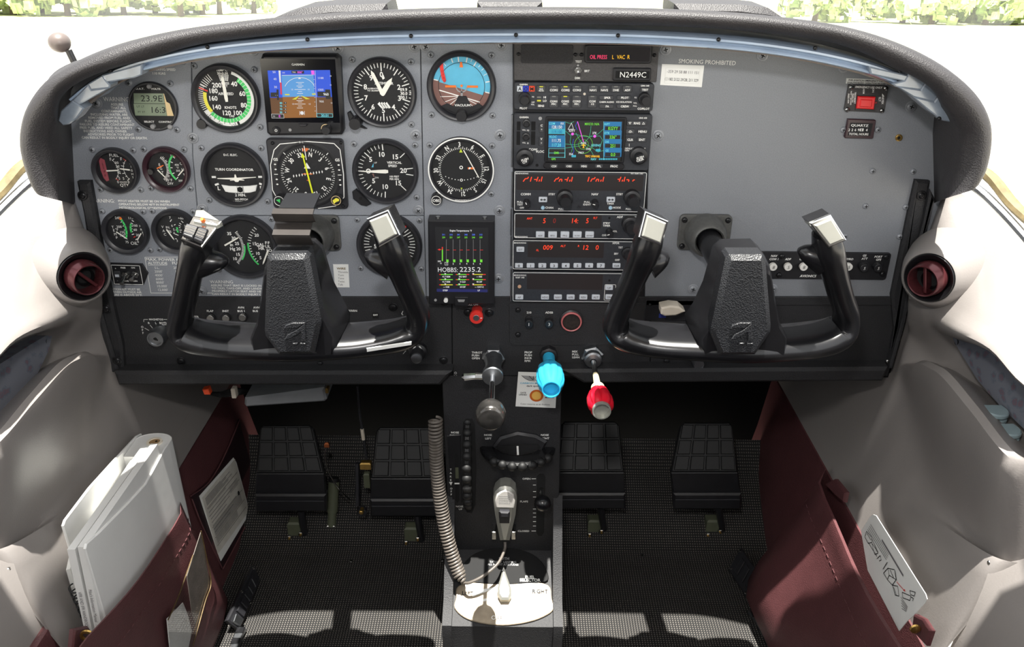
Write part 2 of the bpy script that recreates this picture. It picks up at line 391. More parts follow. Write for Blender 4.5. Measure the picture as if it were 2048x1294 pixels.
xs = [-.56, -.47, -.3, 0, .3, .46, .56]
b.loft([[(x, y, z) for x in xs] for y, z in prof], M_weave); floor = obj('floor', b, kind='structure')
b = MB()
for x, y in ((290, 1115), (702, 1123), (885, 1121), (1285, 1112)): pass
sn = MB(); sn.lathe([(.0035, 0), (.003, .0015), (.0015, .0025), (1e-5, .0027)], 0, 0, M_steel, 12); sn.v = [(x, z, -y) for x, y, z in sn.v]; SNAP = mesh_of('mat_snap', sn)
for x, y in ((702, 1123), (885, 1121), (1285, 1112), (1290, 954)):
    p = onZ(x, y, .004); piece('mat_snap', SNAP, floor, p)
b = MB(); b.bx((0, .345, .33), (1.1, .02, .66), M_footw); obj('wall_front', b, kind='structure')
b = MB(); b.bx((-.008, .178, .435), (1.09, .345, .02), M_footw); obj('trim_1', b, kind='structure')      # black soffit added under the panel to keep light out

# side walls: moulded grey plastic, lofted through stations from the firewall aft to the door edge
BASE = [(.47, .235), (.487, .29), (.503, .37), (.508, .42), (.51, .46), (.512, .50), (.513, .53), (.514, .57), (.515, .62), (.517, .66), (.52, .69)]
def st(**k):
    p = list(BASE)
    for q, v in k.items(): p[int(q[1:])] = v
    return p
STN = [(.34, BASE), (.1, BASE), (.015, BASE),
 (-.004, st(k6=(0.5100, 0.5200), k7=(0.5060, 0.5750), k8=(0.5120, 0.6400), k9=(0.5170, 0.6680), k10=(0.5250, 0.6860))),
 (-.022, st(k2=(0.5140, 0.4000), k3=(0.5070, 0.4450), k5=(0.5120, 0.4900), k6=(0.5000, 0.5220), k7=(0.4940, 0.5730), k8=(0.5050, 0.6320), k9=(0.5150, 0.6580), k10=(0.5400, 0.6760))),
 (-.055, st(k1=(.488, .30), k2=(.516, .395), k3=(.500, .466), k4=(.530, .472), k5=(.528, .490), k6=(.500, .530), k7=(.494, .573), k8=(.508, .622), k9=(.530, .645), k10=(.560, .660))),
 (-.080, st(k1=(.489, .303), k2=(.515, .385), k3=(.496, .486), k4=(.540, .478), k5=(.542, .510), k6=(.500, .540), k7=(.505, .580), k8=(.526, .613), k9=(.548, .634), k10=(.567, .648))),
 (-.11, st(k1=(.489, .306), k2=(.514, .377), k3=(.493, .497), k4=(.545, .481), k5=(.548, .520), k6=(.497, .547), k7=(.508, .580), k8=(.531, .609), k9=(.556, .627), k10=(.573, .638))),
 (-.15, st(k1=(.490, .31), k2=(.512, .365), k3=(.490, .506), k4=(.548, .485), k5=(.553, .532), k6=(.491, .560), k7=(.507, .585), k8=(.535, .606), k9=(.563, .618), k10=(.579, .627))),
 (-.22, st(k1=(.494, .342), k2=(.511, .362), k3=(.489, .504), k4=(.548, .481), k5=(.554, .545), k6=(.491, .576), k7=(.508, .590), k8=(.538, .601), k9=(.566, .608), k10=(.581, .613))),
 (-.300, st(k1=(.50, .372), k2=(.516, .366), k3=(.490, .500), k4=(.548, .476), k5=(.555, .548), k6=(.494, .574), k7=(.512, .583), k8=(.542, .591), k9=(.570, .598), k10=(.583, .602))),
 (-.312, st(k1=(.525, .372), k2=(.56, .366), k3=(.545, .476), k4=(.57, .474), k5=(.575, .555), k6=(.57, .570), k7=(.57, .578), k8=(.575, .583), k9=(.58, .592), k10=(.59, .60)))]
def side_wall(sgn, dx, name):
    cols = []
    for Y, pts in STN:
        cols.append([Vector((sgn*x+dx, Y, z)) for x, z in pts])
    # smooth along Y first, then along the section
    rows = [cr_spline([c[i] for c in cols], 6) for i in range(11)]
    ny = len(rows[0]); rings = [cr_spline([rows[i][j] for i in range(11)], 5) for j in range(ny)]
    b = MB(); b.loft(rings, M_trim); return obj(name, b, kind='structure', ang=50)
wallR = side_wall(1, 0, 'wall_right'); wallL = side_wall(-1, -.018, 'wall_left')
# kick panels (burgundy) as low walls
def kick(sgn, xb, xt, zt, name):
    b = MB(); rings = []
    for Y in (.345, .2, .1, 0, -.1, -.2, -.3, -.45):
        rings.append([(sgn*xb, Y, -.01), (sgn*(xb+.004), Y, .06), (sgn*(xb+(xt-xb)*.55), Y, zt*.55), (sgn*xt, Y, zt), (sgn*(xt+.006), Y, zt+.002), (sgn*(xt+.02), Y, zt-.004)])
    b.loft(rings, M_burg); return obj(name, b, kind='structure', ang=50)
kickR = kick(1, .437, .468, .235, 'trim_2'); kickL = kick(-1, .458, .500, .272, 'trim_3')
# door edges and lower doors aft of the side walls
def door(sgn, dx, n):
    b = MB(); X = lambda x: sgn*x+dx
    b.loft([[(X(.485), y, z) for z in (.0, .12, .24)]+[(X(.50), y, .36), (X(.55), y, .40), (X(.585), y, .50), (X(.60), y, .595), (X(.63), y, .60)] for y in (-.305, -.5, -.7, -1.0, -1.52)], M_trim)
    d = obj('door_%d' % n, b, kind='structure', ang=50)
    b = MB(); b.sweep([(X(.50), -.322, -.01), (X(.497), -.322, .2), (X(.515), -.322, .35), (X(.565), -.322, .40), (X(.59), -.322, .50), (X(.60), -.322, .60)], .009, .008, M_trim, (0, 1, 0), 10); obj('door_seal', b, d)
    b = MB(); b.bx((X(.492), -.40, .20), (.012, .05, .022), M_trim, ch=.003); b.bx((X(.486), -.40, .20), (.006, .012, .012), M_steel, ch=.002); obj('door_latch', b, d)
    return d
doorR = door(1, 0, 2); doorL = door(-1, -.018, 1)
# window sill seals: dark weatherstrip over a bright metal edge
for sgn, dx, par in ((1, 0, wallR), (-1, -.018, wallL)):
    b = MB(); pts = [(sgn*.518+dx, .03, .700), (sgn*.545+dx, -.015, .690), (sgn*.567+dx, -.055, .668), (sgn*.584+dx, -.15, .634), (sgn*.589+dx, -.3, .609)]
    b.sweep(cr_spline(pts, 5), .006, .0045, M_alu, (1, 0, 0), 8); obj('sill_edge', b, par)
    b = MB(); pts = [(x+sgn*.012, y, z+.012+.006*math.sin(9*i)) for i, (x, y, z) in enumerate(pts)]; b.sweep(cr_spline(pts, 5), .008, .006, pm('weatherstrip', (120, 106, 74), .7, 0, .3, 90), (1, 0, 0), 8); obj('sill_seal', b, par)
# unseen cabin roof, windshield opening shaped for the sun, and the front posts
b = MB()
for dz in (0, .035):
    rows = []
    for k in range(25):
        x = -.66+1.32*k/24; ax = abs(x)
        f = -.45 if ax < .56 else -.45+.25*min(1, (ax-.56)/.06)
        rows.append([(x, y, 1.33-.10*x*x+dz) for y in (f, f-.25, -1.1, -1.5)])
    b.loft(rows, M_trim)
clg = obj('ceiling', b, kind='structure')
for sgn in (-1, 1):                             # unseen sun visors, outline shaped to shade the pockets and binder
    b = MB(); b.X = lambda u, v, w: (sgn*u, v, w); b.prism([(.10, -.335), (.37, -.305), (.425, -.225), (.440, -.232), (.472, -.31), (.48, -.46), (.10, -.46)], 1.262, 1.272, M_trim, .002); obj('sun_visor', b, clg)
for sgn in (-1, 1):
    b = MB(); b.sweep(cr_spline([(sgn*.60, -.24, 1.30), (sgn*.635, -.16, 1.0), (sgn*.66, -.10, .70)], 5), .02, .016, M_trim, (1, 0, 0), 10); obj('trim_%d' % (5 if sgn < 0 else 4), b, kind='structure')
# windshield
b = MB(); rings = []
for t in [i/8 for i in range(9)]:
    y = .52-.96*t; z = .66+.68*t**.85
    rings.append([(.62*math.sin(a), y-.10*(1-math.cos(a))*1.4, z-.02*math.sin(a)**2) for a in [R(-90+180*k/16) for k in range(17)]])
b.loft(rings, M_wind); obj('window_1', b, kind='structure', ang=80)

# ================================================================== instrument panel plates
G = -.0
panel = thing('instrument_panel', 'wide instrument panel of speckled grey metal plates over black lower plates', 'instrument panel', (0, 0, .4))
bk = MB(); bk.PP([(100, 420), (112, 240), (140, 165), (190, 125), (290, 95), (540, 64), (1024, 56), (1500, 64), (1800, 130), (1880, 200), (1900, 420), (1840, 600), (1780, 755), (225, 755), (175, 600)], -.014, -.0075, M_hole); obj('backing_sheet', bk, panel)
def plate(pts, m, name='panel_plate', w0=-.004, w1=0, ch=.0006): b = MB(); b.PP(pts, w0, w1, m, ch); return obj(name, b, panel)
plate([(128, 330), (124, 215), (150, 165), (190, 132), (280, 100), (382, 84), (384.5, 310), (396, 440), (402, 593), (170, 593)], M_panel)
plate([(383.5, 88), (540, 66), (700, 58), (839.5, 55), (844, 300), (847.5, 431), (396.5, 431), (385.5, 310)], M_panel)
plate([(841, 55), (1026, 52), (1026, 593), (853, 593), (848.7, 431), (845.5, 300)], M_panel)
plate([(396.8, 432.4), (847.7, 432.4), (852, 593), (403, 593)], M_panel)
plate([(1304, 52), (1500, 58), (1690, 85), (1800, 120), (1866, 180), (1890, 300), (1880, 420), (1830, 593), (1290, 593)], M_panelR)
plate([(1020, 50), (1315, 50), (1300, 608), (1018, 608)], M_blk, 'radio_rack', -.006, -.0012)
plate([(190, 594), (903, 594), (904, 752), (220, 752)], M_black, 'lower_plate')
plate([(904.3, 594), (1300, 594), (1300, 752), (905.3, 752)], M_black, 'lower_plate')
plate([(1301, 594), (1825, 594), (1775, 752), (1301, 752)], M_black, 'lower_plate')
# raised black bands and edge strips
b = MB(); b.PP([(1018, 607), (1290, 607), (1290, 690), (1026, 691), (1019, 684)], 0, .0012, M_black, .0004); obj('switch_plate', b, panel)
b = MB(); b.PP([(1292, 594), (1812, 594), (1806, 611), (1292, 611)], 0, .002, M_black, .0008); obj('edge_band', b, panel)
b = MB(); b.PP([(152, 364), (178, 364), (190, 430), (206, 520), (222, 600), (243, 690), (247, 742), (229, 745), (212, 690), (196, 610), (180, 520), (166, 430)], 0, .010, M_black, .003); obj('edge_strip', b, panel)
b = MB(); b.PP([(184, 600), (196, 605), (236, 742), (222, 748), (205, 690)], 0, .016, M_black, .003); obj('edge_strip', b, panel)
b = MB(); b.PP([(1833, 361), (1862, 363), (1848, 440), (1815, 592), (1781, 737), (1776, 737), (1790, 660), (1784, 592), (1822, 410)], 0, .008, M_black, .003); obj('edge_strip', b, panel)
b = MB(); b.PP([(1862, 380), (1872, 400), (1850, 480), (1828, 545), (1802, 680), (1786, 740), (1779, 738), (1806, 640), (1826, 530), (1850, 440)], 0, .016, M_black, .003); obj('edge_strip', b, panel)
b = MB(); b.PP([(226, 744), (905, 744), (880, 772), (236, 772)], 0, .022, M_black, .004); obj('lower_lip', b, panel)
b = MB(); b.PP([(1122, 741), (1778, 736), (1766, 764), (1168, 768)], 0, .022, M_black, .004); obj('lower_lip', b, panel)
for x, y in ((343, 122), (506, 100), (676, 96), (829, 93), (852, 93), (1003, 90), (1331, 99), (1525, 111), (1687, 134), (1822, 213), (832, 270), (1000, 270), (386, 276), (837, 421), (999, 421), (997, 557), (1316, 271), (405, 417), (193, 206), (1386, 578), (1545, 578), (404, 582)): screw(x, y, panel, SCR_B)
screw(366, 123, panel, SCR_S)
for x, y in ((1745, 342), (1826, 343), (1731, 412), (1811, 414), (1690, 472), (1799, 473)): screw(x, y, panel, SCR_S)
for x, y in ((362, 722), (786, 614), (887, 720), (889, 603)): screw(x, y, panel, SCR_KB)
for x, y in ((212, 617), (234, 721)): screw(x, y, panel, SCR_KB, .0165)
screw(165, 391, panel, SCR_KB, .0105); screw(1843, 391, panel, SCR_KB, .0085); screw(1775, 722, panel, SCR_C, .0085)
for x, y in ((1036, 620), (1036, 669), (1333, 722), (640, 727)): screw(x, y, panel, SCR_K, .0013)

# ================================================================== glareshield
gs = thing('glareshield', 'thick dark padded vinyl glareshield arching over the instrument panel', 'glareshield', (0, -.1, .85))
OUT = [(92, 394), (76, 370), (59, 330), (47, 280), (58, 215), (95, 160), (150, 124), (230, 91), (330, 67), (450, 50), (600, 35), (800, 23), (1024, 19), (1250, 20), (1450, 28), (1600, 42), (1720, 62), (1820, 95), (1900, 140), (1955, 195), (1977, 255), (1972, 310), (1954, 352), (1934, 394)]
SECT_S = [(.006, .05), (.003, .0), (.0, -.07), (-.001, -.105), (0, -.12), (.003, -.134), (.011, -.143), (.020, -.141), (.027, -.132), (.0295, -.12), (.022, -.07), (.0, .004)]
SECT_C = [(.030, .05), (.020, .0), (.0085, -.06), (.002, -.088), (0, -.097), (.001, -.106), (.005, -.111), (.010, -.110), (.0145, -.104), (.0165, -.096), (.0165, -.07), (.014, .004)]
SS = [[(q.x, q.y) for q in cr_spline([(d, y, 0) for d, y in T_], 2)] for T_ in (SECT_C, SECT_S)]
path = cr_spline([onY(x, y, -.12) for x, y in OUT], 5)
def along(path, sect, sect2=None, flat=False, ctr=Vector((0, 0, .66))):
    rings = []
    for i, p in enumerate(path):
        t = (path[min(i+1, len(path)-1)]-path[max(i-1, 0)]); t.y = 0; t.normalize(); n = Vector((-t.z, 0, t.x))
        c = ctr-p; c.y = 0
        if n.dot(c) < 0: n = -n
        if sect2 and p.z < .80: f_ = min(1, (.80-p.z)/.05); n = (n*(1-f_)+Vector((-1 if p.x > 0 else 1, 0, 0))*f_).normalized()
        if sect2: k = min(1, max(0, (abs(p.x)-.30)/.18)); k = k*k*(3-2*k); sq = [(a[0]*(1-k)+c_[0]*k, a[1]*(1-k)+c_[1]*k) for a, c_ in zip(sect, sect2)]
        else: sq = sect
        rings.append([tuple(Vector((p.x, Y, p.z))+n*d) for d, Y in sq])
    return rings
rg = along(path, SS[0], SS[1])
def open_wall():                                # the inner wall runs straight back to the edge of the panel
    for row in rg:
        for k_, (x, y, z) in enumerate(row):
            if z < .84 and (k_ > len(row)//2 or y > -.11):
                L_ = (.517+.167*(.76-z) if x < 0 else min(.513, .488+.25*(.76-z)))-.36*max(0, -y)+(0 if k_ > len(row)//2 else .012); f_ = min(1, (.84-z)/.08); row[k_] = (math.copysign(abs(x)+f_*max(0, L_-abs(x)), x), y, z)
open_wall()
for sg_, x0_, y0_, sl_ in ((1, 76, 388, .30), (-1, 1930, 382, -.38)):              # the two ends are cut level with the side trim
    for q in range(16):
        i_ = q if sg_ > 0 else len(rg)-1-q; k_ = (1-q/16)**1.3; row = []
        for x, y, z in rg[i_]:
            px_ = proj((x, y, z))[0]; zl = onY(px_, y0_+(px_-x0_)*sl_, y).z; row.append((x, y, z+(zl-z)*k_))
        rg[i_] = row
open_wall()
b = MB(); b.loft(rg, M_bolster, cap=True); obj('padded_bolster', b, gs, ang=60)
for pts in ([(545, 37), (600, 18), (660, 12), (772, 8), (778, 34), (660, 40)], [(953, 26), (954, 5), (1085, 5), (1086, 26)], [(1348, 32), (1350, 8), (1480, 10), (1540, 17), (1574, 40), (1460, 40)]):
    b = MB(); b.PP(pts, .01, .085, M_bolster, .006); obj('raised_pad', b, gs)
b = MB(); b.loft([[(x, y, z) for x in (-.36, -.2, 0, .2, .36)] for y, z in ((.012, .835), (.2, .77), (.5, .66))], M_bolster); obj('deck', b, gs)
LIP = [(150, 196), (185, 168), (235, 141), (300, 119), (400, 98), (520, 83), (700, 72), (850, 68), (1024, 66), (1250, 68), (1450, 79), (1600, 98), (1720, 124), (1800, 152), (1845, 175)]
lp = cr_spline([onY(x, y, -.086) for x, y in LIP], 5)
LS = [(-.004, -.03), (-.003, -.092), (-.001, -.098), (.001, -.098), (.0025, -.092), (.004, -.091), (.0055, -.097), (.0075, -.098), (.009, -.093), (.0095, -.084), (.0095, -.02)]
b = MB(); b.loft(along(lp, LS), M_lip, cap=True); strip = obj('light_strip', b, gs, ang=50)
b = MB(); b.loft(along(lp, [(.0095, -.065), (.0098, -.080), (.0115, -.080), (.0118, -.065)]), pm('shadow_brown', (112, 100, 92), .5), cap=True); obj('strip_shadow', b, gs)  # brown band standing in for the shadow under the light strip
SCR_D = screw_mesh('strip_screw', .0022, M_dscrew)
for x, y in ((221, 142), (415, 94), (615, 79), (822, 72), (1032, 70), (1236, 71), (1437, 79), (1630, 96), (1803, 140)): piece('screw', SCR_D, strip, onY(x, y, -.0985))
for ps in ([(204, 150), (284, 128), (283, 150), (268, 156), (213, 165)], [(175, 168), (204, 150), (213, 163), (220, 170), (219, 176), (182, 180)], [(144, 201), (175, 169), (182, 180), (219, 176), (158, 210)], [(116, 242), (121, 222), (144, 201), (158, 210), (168, 217), (153, 237), (138, 249), (125, 251)],
           [(1738, 133), (1817, 151), (1810, 163), (1742, 149)], [(1783, 168), (1810, 161), (1819, 146), (1853, 163), (1842, 180), (1792, 174)], [(1796, 174), (1842, 180), (1853, 163), (1877, 191), (1869, 204), (1827, 194)], [(1827, 194), (1869, 204), (1877, 193), (1900, 219), (1905, 235), (1900, 244), (1883, 241), (1855, 219)]):
    b = MB(); b.PP(ps, .082, .1020, M_lens, .0012); obj('light_lens', b, gs)
piece('screw', SCR_D, gs, onY(1878, 237, -.1025))
# round ball on a short stalk at the corner of the windshield
bm = thing('ball_mount', 'dark round ball knob standing on the glareshield corner by the windshield', 'knob', onY(150, 128, -.02))
c = onY(119, 85, -.02); b = MB(MB().X)
b.sweep([c+Vector((0, 0, .0125))*math.cos(a) + Vector((.0, 0, 0)) for a in (0, 0)], .001, .001, M_dscrew) if 0 else None
for i in range(1):
    n, k = 20, 12; vs = []; fs = []
    for a in range(k+1):
        for q in range(n):
            th = math.pi*a/k; ph = 2*math.pi*q/n; vs.append(c+Vector((math.sin(th)*math.cos(ph)*.0118, math.sin(th)*math.sin(ph)*.0118, math.cos(th)*.0108)))
    for a in range(k):
        for q in range(n): fs.append((a*n+q, a*n+(q+1) % n, (a+1)*n+(q+1) % n, (a+1)*n+q))
    b.add(vs, fs, pm('grey_brown_rubber', (98, 88, 84), .4), True)
obj('ball', b, bm, ang=80)
b = MB(); b.sweep([c+Vector((.008, 0, -.008)), onY(152, 132, -.02)], .003, .004, M_dscrew); obj('stalk', b, bm)
# ================================================================== round instruments
class Dial:
    def __init__(s, name, label, px, py, r, rf=.86, bez=None, hb=.009, cat='gauge', scr=True, face=None, ring=None, so=1.22, sa=(45, 135, 225, 315), k=1.0):
        s.w = .0016; s.px, s.py = px, py; u, v = uv(px, py, hb); s.cu, s.cv = u, v; s.R = r*sc(px, py, hb); s.hb = hb
        s.o = thing(name, label, cat, (u, 0, v))
        R_ = s.R; b = MB()
        b.lathe([(R_, 0), (R_, hb*.55), (R_*.985, hb*.85), (R_*.955, hb), (R_*.90, hb*.96), (R_*rf, hb*.72), (R_*(rf-.02), .0012)], u, v, bez or M_bez, 56); obj('bezel', b, s.o, ang=40)
        b = MB(); b.flat(circ(u, v, R_*rf, 48), .0012, face or M_blk2); obj('dial_face', b, s.o)
        if ring: b = MB(); b.band(u, v, R_*.955, R_*.995, 0, 360, hb+.0001, ring, 64); obj('rim_line', b, s.o)
        s.m = MB(); s.rf = rf
        if scr:
            for a in sa:
                p = (u+R_*so*math.sin(R(a)), 0, v+R_*so*math.cos(R(a))); piece('screw', SCR_S, s.o, p, random.random())
    def tk(s, r0, r1, a, wd=.02, m=None): s.m.tick(s.cu, s.cv, r0*s.R, r1*s.R, a, wd*s.R, s.w, m or M_white)
    def tks(s, r0, r1, a0, a1, n, wd=.02, m=None):
        for i in range(n): s.tk(r0, r1, a0+(a1-a0)*i/(n-1), wd, m)
    def band(s, r0, r1, a0, a1, m, dw=-.0001): s.m.band(s.cu, s.cv, r0*s.R, r1*s.R, a0, a1, s.w+dw, m)
    def num(s, t, r, a, h, rot=False, m=None, bold=0, sx=1., dr=0): s.m.text(t, s.cu+r*s.R*math.sin(R(a)), s.cv+r*s.R*math.cos(R(a)), h*s.R, s.w, m or M_white, 'c', (-a if rot else 0)+dr, bold, sx)
    def txt(s, t, x, y, h, m=None, al='c', bold=0, sx=1., dw=0, rot=0, sh=0): s.m.text(t, s.cu+x*s.R, s.cv+y*s.R, h*s.R, s.w+dw, m or M_white, al, rot, bold, sx, sh)
    def poly(s, pts, m, dw=0, mb=None): (mb or s.m).flat([(s.cu+x*s.R, s.cv+y*s.R) for x, y in pts], s.w+dw, m)
    def line(s, x0, y0, x1, y1, wd, m=None, dw=0): s.m.seg((s.cu+x0*s.R, s.cv+y0*s.R), (s.cu+x1*s.R, s.cv+y1*s.R), wd*s.R, s.w+dw, m or M_white)
    def disc(s, x, y, r, m, dw=0, n=20): s.m.flat(circ(s.cu+x*s.R, s.cv+y*s.R, r*s.R, n), s.w+dw, m)
    def ring(s, x, y, r0, r1, m=None, dw=0, n=24): s.m.band(s.cu+x*s.R, s.cv+y*s.R, r0*s.R, r1*s.R, 0, 360, s.w+dw, m or M_white, n)
    def needle(s, a, ln, tail, wd, m=None, x=0, y=0, tip=.15, hub=0, dw=.0012, name='needle'):
        b = MB(); t = R(a); d = Vector((math.sin(t), math.cos(t))); n = Vector((d.y, -d.x)); c = Vector((s.cu+x*s.R, s.cv+y*s.R)); q = s.R
        P = [c-d*tail*q-n*wd*q*.35, c-n*wd*q*.5, c+d*(ln*(1-tip))*q-n*wd*q*.42, c+d*ln*q, c+d*(ln*(1-tip))*q+n*wd*q*.42, c+n*wd*q*.5, c-d*tail*q+n*wd*q*.35]
        b.prism([tuple(p) for p in P], s.w+dw-.0003, s.w+dw, m or M_needle)
        if hub: b.cyl(c.x, c.y, hub*q, s.w+.0003, s.w+dw+.0006, M_blk2, 16)
        obj(name, b, s.o); 
    def knob(s, px, py, r, h=.016, m=None, txt=None, name='knob', w0=.001):
        b = MB(); u, v = uv(px, py, h); k = sc(px, py, h)*r
        b.lathe([(k*1.0, w0), (k, h*.8), (k*.93, h), (1e-5, h)], u, v, m or M_blk, 24); return obj(name, b, s.o, ang=35)
    def done(s, glass=True):
        if s.m.f: obj('dial_markings', s.m, s.o)
        if glass:
            b = MB(); b.flat(circ(s.cu, s.cv, s.R*(s.rf+.01), 40), s.hb*.70, M_glass); obj('cover_glass', b, s.o)
        return s.o

# outside air temperature and clock
d = Dial('digital_clock', 'small black digital clock showing 23.9E and 16:3', 305, 214, 49, .93, hb=.004, cat='clock', so=1.24, sa=(42, 140, 220, 318))
for x, y, r in ((0, .82, .085), (-.13, -.80, .095), (.58, -.80, .095)):
    b = MB(); b.cyl(d.cu+x*d.R, d.cv+y*d.R, r*d.R, .001, .006, M_grey, 16, .0008); obj('button', b, d.o)
d.txt('O.A.T.', -.42, .71, .07, bold=1, sx=1.3); d.txt('VOLTS', .22, .71, .07, bold=1, sx=1.3); d.txt('SELECT', -.28, -.62, .07, bold=1, sx=1.3); d.txt('CONTROL', .42, -.62, .07, bold=1, sx=1.3); d.txt('DAVTRON', .1, -.93, .05, bold=1, sx=1.3)
b = MB(); b.prism([(d.cu+x*d.R, d.cv+y*d.R) for x, y in ((-.80, -.40), (.75, -.40), (.68, .18), (.55, .55), (-.76, .55), (-.76, .18), (-.84, .18))], .001, .0018, M_blk2)
b.flat([(d.cu+x*d.R, d.cv+y*d.R) for x, y in ((-.76, .13), (.5, .13), (.5, .53), (-.70, .53))], .0020, M_lcd); b.flat([(d.cu+x*d.R, d.cv+y*d.R) for x, y in ((-.80, -.37), (.5, -.37), (.5, .11), (-.78, .11))], .0020, M_lcd)
b.flat([(d.cu+x*d.R, d.cv+y*d.R) for x, y in ((.51, -.37), (.78, -.37), (.70, .13), (.58, .2), (.53, .53), (.51, .53))], .0020, M_cream)
b.text('23.9E', d.cu-.02*d.R, d.cv+.33*d.R, .24*d.R, .0022, M_blackink, 'c', 0, 0, 1.15, .1); b.text('16:3', d.cu+.16*d.R, d.cv-.13*d.R, .24*d.R, .0022, M_blackink, 'c', 0, 0, 1.1, .1)
for t, x, y in (('UT', -.6, 0), ('LT', -.42, 0), ('FT', -.6, -.22), ('ET', -.42, -.22)): b.text(t, d.cu+x*d.R, d.cv+y*d.R, .08*d.R, .0022, M_blackink)
obj('display', b, d.o); d.done()

# airspeed indicator
d = Dial('airspeed_indicator', 'round airspeed gauge with green and white arcs and knob on its rim', 449, 199, 68.5, .84, sa=(48, 134, 318))
d.band(.60, .72, 36, 230, M_green); d.band(.72, .82, 18, 158, M_white); d.band(.58, .68, 231, 285, M_yel); d.band(.66, .83, 163, 240, M_white, -.0002); d.band(.72, .86, 158, 163, M_blk2, .00005)
for i in range(17): d.tk(.82, .89, 26+i*8.2, .018)
for i in range(23): d.tk(.60, .72, 40+i*8.6, .012)
for i in range(6): d.tk(.70, .77, 168+i*12, .016, M_blackink)
for i in range(14): d.tk(.68, .84, 241+i*4.4, .018)
for i in range(6): d.tk(.62, .84, 300+i*5.2, .02)
d.tk(.56, .84, 291, .04, M_red)
for t, a, r in (('40', 34, .50), ('60', 74, .50), ('80', 112, .52), ('100', 148, .50), ('120', 188, .43), ('140', 232, .42), ('160', 269, .40), ('180', 300, .42), ('200', 328, .44)): d.num(t, r, a, .135, bold=1, sx=.95)
d.txt('AIRSPEED', 0, .13, .075, bold=1); d.txt('KNOTS', .08, -.27, .075, bold=1); d.txt('TAS', .08, -.52, .065, bold=1); d.txt('TEMP°C', -.03, .80, .065, bold=1); d.txt('30+0-30', -.02, .71, .065, bold=1); d.txt('PRESS', .02, .43, .065, bold=1); d.txt('ALT', .0, .35, .065, bold=1)
for i in range(9): d.tk(.50, .69, -12+i*3, .012)
for q in range(4): d.band(.52+.045*q, .53+.045*q, -12, 13, M_white, .00005)
for t, a in (('160', 228), ('140', 202), ('120', 172)): d.num(t, .81, a, .075, True, M_blackink, dr=180)
d.needle(-3, .66, .1, .10, hub=0); d.knob(402, 249, 10, .010); d.done()

# altimeter
d = Dial('altimeter', 'round altimeter with two white hands and striped flag', 763, 187.5, 69.5, .85, sa=(45, 139, 318))
for i in range(50): d.tk(.70 if i % 5 else .60, .83, i*7.2, .022 if i % 5 else .03)
for n in range(10):
    if n != 1: d.num(str(n), .51, n*36, .145, bold=1)
d.txt('ALTIMETER', .06, .26, .075, bold=1); d.txt('CALIBRATED', -.27, .11, .04, bold=1, sx=1.2); d.txt('TO 20,000FT', -.25, .05, .04, bold=1, sx=1.2)
b = MB(); b.flat([(d.cu+x*d.R, d.cv+y*d.R) for x, y in ((.52, -.18), (.76, -.18), (.78, .16), (.54, .16))], d.w+.0001, M_blk2)
for t, y in (('29.9', .09), ('30.0', -.02), ('30.1', -.13)): b.text(t, d.cu+.62*d.R, d.cv+y*d.R, .085*d.R, d.w+.0002, M_white, 'c', 0, 1)
b.flat([(d.cu+x*d.R, d.cv+y*d.R) for x, y in ((.76, 0), (.84, .03), (.84, -.03))], d.w+.0002, M_white); obj('pressure_window', b, d.o)
for k in range(4): d.poly([(-.10+.07*k-.06, -.33), (-.10+.07*k, -.27), (.06+.07*k-.05, -.43), (.0+.07*k-.05, -.46)], M_white)
d.poly([(.0, .44), (.06, .50), (.09, .40), (.03, .36)], M_white)
d.needle(-24, .72, .05, .11, y=-.03); d.needle(34, .55, .05, .15, y=-.03, tip=.3, name='short_needle', dw=.0008)
b = MB(); b.PP([(694, 226), (700, 222), (716, 246), (734, 258), (728, 258), (716, 254), (700, 250)], 0, .004, M_blk, .001); obj('knob_mount', b, d.o)
d.knob(709, 249, 12, .020); d.done()

# attitude indicator
d = Dial('attitude_indicator', 'blue and brown attitude gauge with orange wings and red flag, marked VACUUM', 922.5, 175, 70, .84, cat='gauge', sa=(45, 133, 227, 315))
u, v, q = d.cu, d.cv, d.R; tl = R(-13)
def rot(x, y): return (x*math.cos(tl)-y*math.sin(tl), x*math.sin(tl)+y*math.cos(tl))
d.m.flat(circ(u, v, .845*q, 48), d.w-.00025, M_skyb)
d.m.flat([(u+.845*q*math.cos(R(a)), v+.845*q*math.sin(R(a))) for a in range(-193, 0-12, 6)]+[(u+.845*q*math.cos(R(-13)), v+.845*q*math.sin(R(-13)))], d.w-.0002, M_brown)
d.line(-.823, .19, -.68, .157, .03); d.line(.82, -.19, .68, -.157, .03)
for a, l in ((-8, .15), (10, .15), (30, .18), (-22, .13), (20, .10), (40, .10), (50, .10), (62, .12), (78, .13), (-40, .12)): d.tk(.83-l, .83, a+2, .03 if l > .12 else .015, M_white)
d.m.flat(circ(u, v, .66*q, 48), d.w-.00015, pm('horizon_ball', (92, 182, 216), .5))
pts = [(u+.66*q*math.cos(R(a)), v+.66*q*math.sin(R(a))) for a in range(-190, -18, 6)]
d.m.flat(pts, d.w-.0001, M_brown); d.line(-.65, -.115, -.08, -.275, .03); d.line(.12, -.33, .52, -.445, .03)
for x, y in ((-.62, -.30), (-.50, -.45), (-.38, -.55), (.30, -.55), (.42, -.50)): d.line(x, y, -.03, -.28, .018, M_white, -.00005)
d.m.band(u, v, .655*q, .67*q, 0, 360, d.w, M_blk2, 48)
b = MB(); fc = lambda P_: [(u+x*q, v+y*q) for x, y in P_]
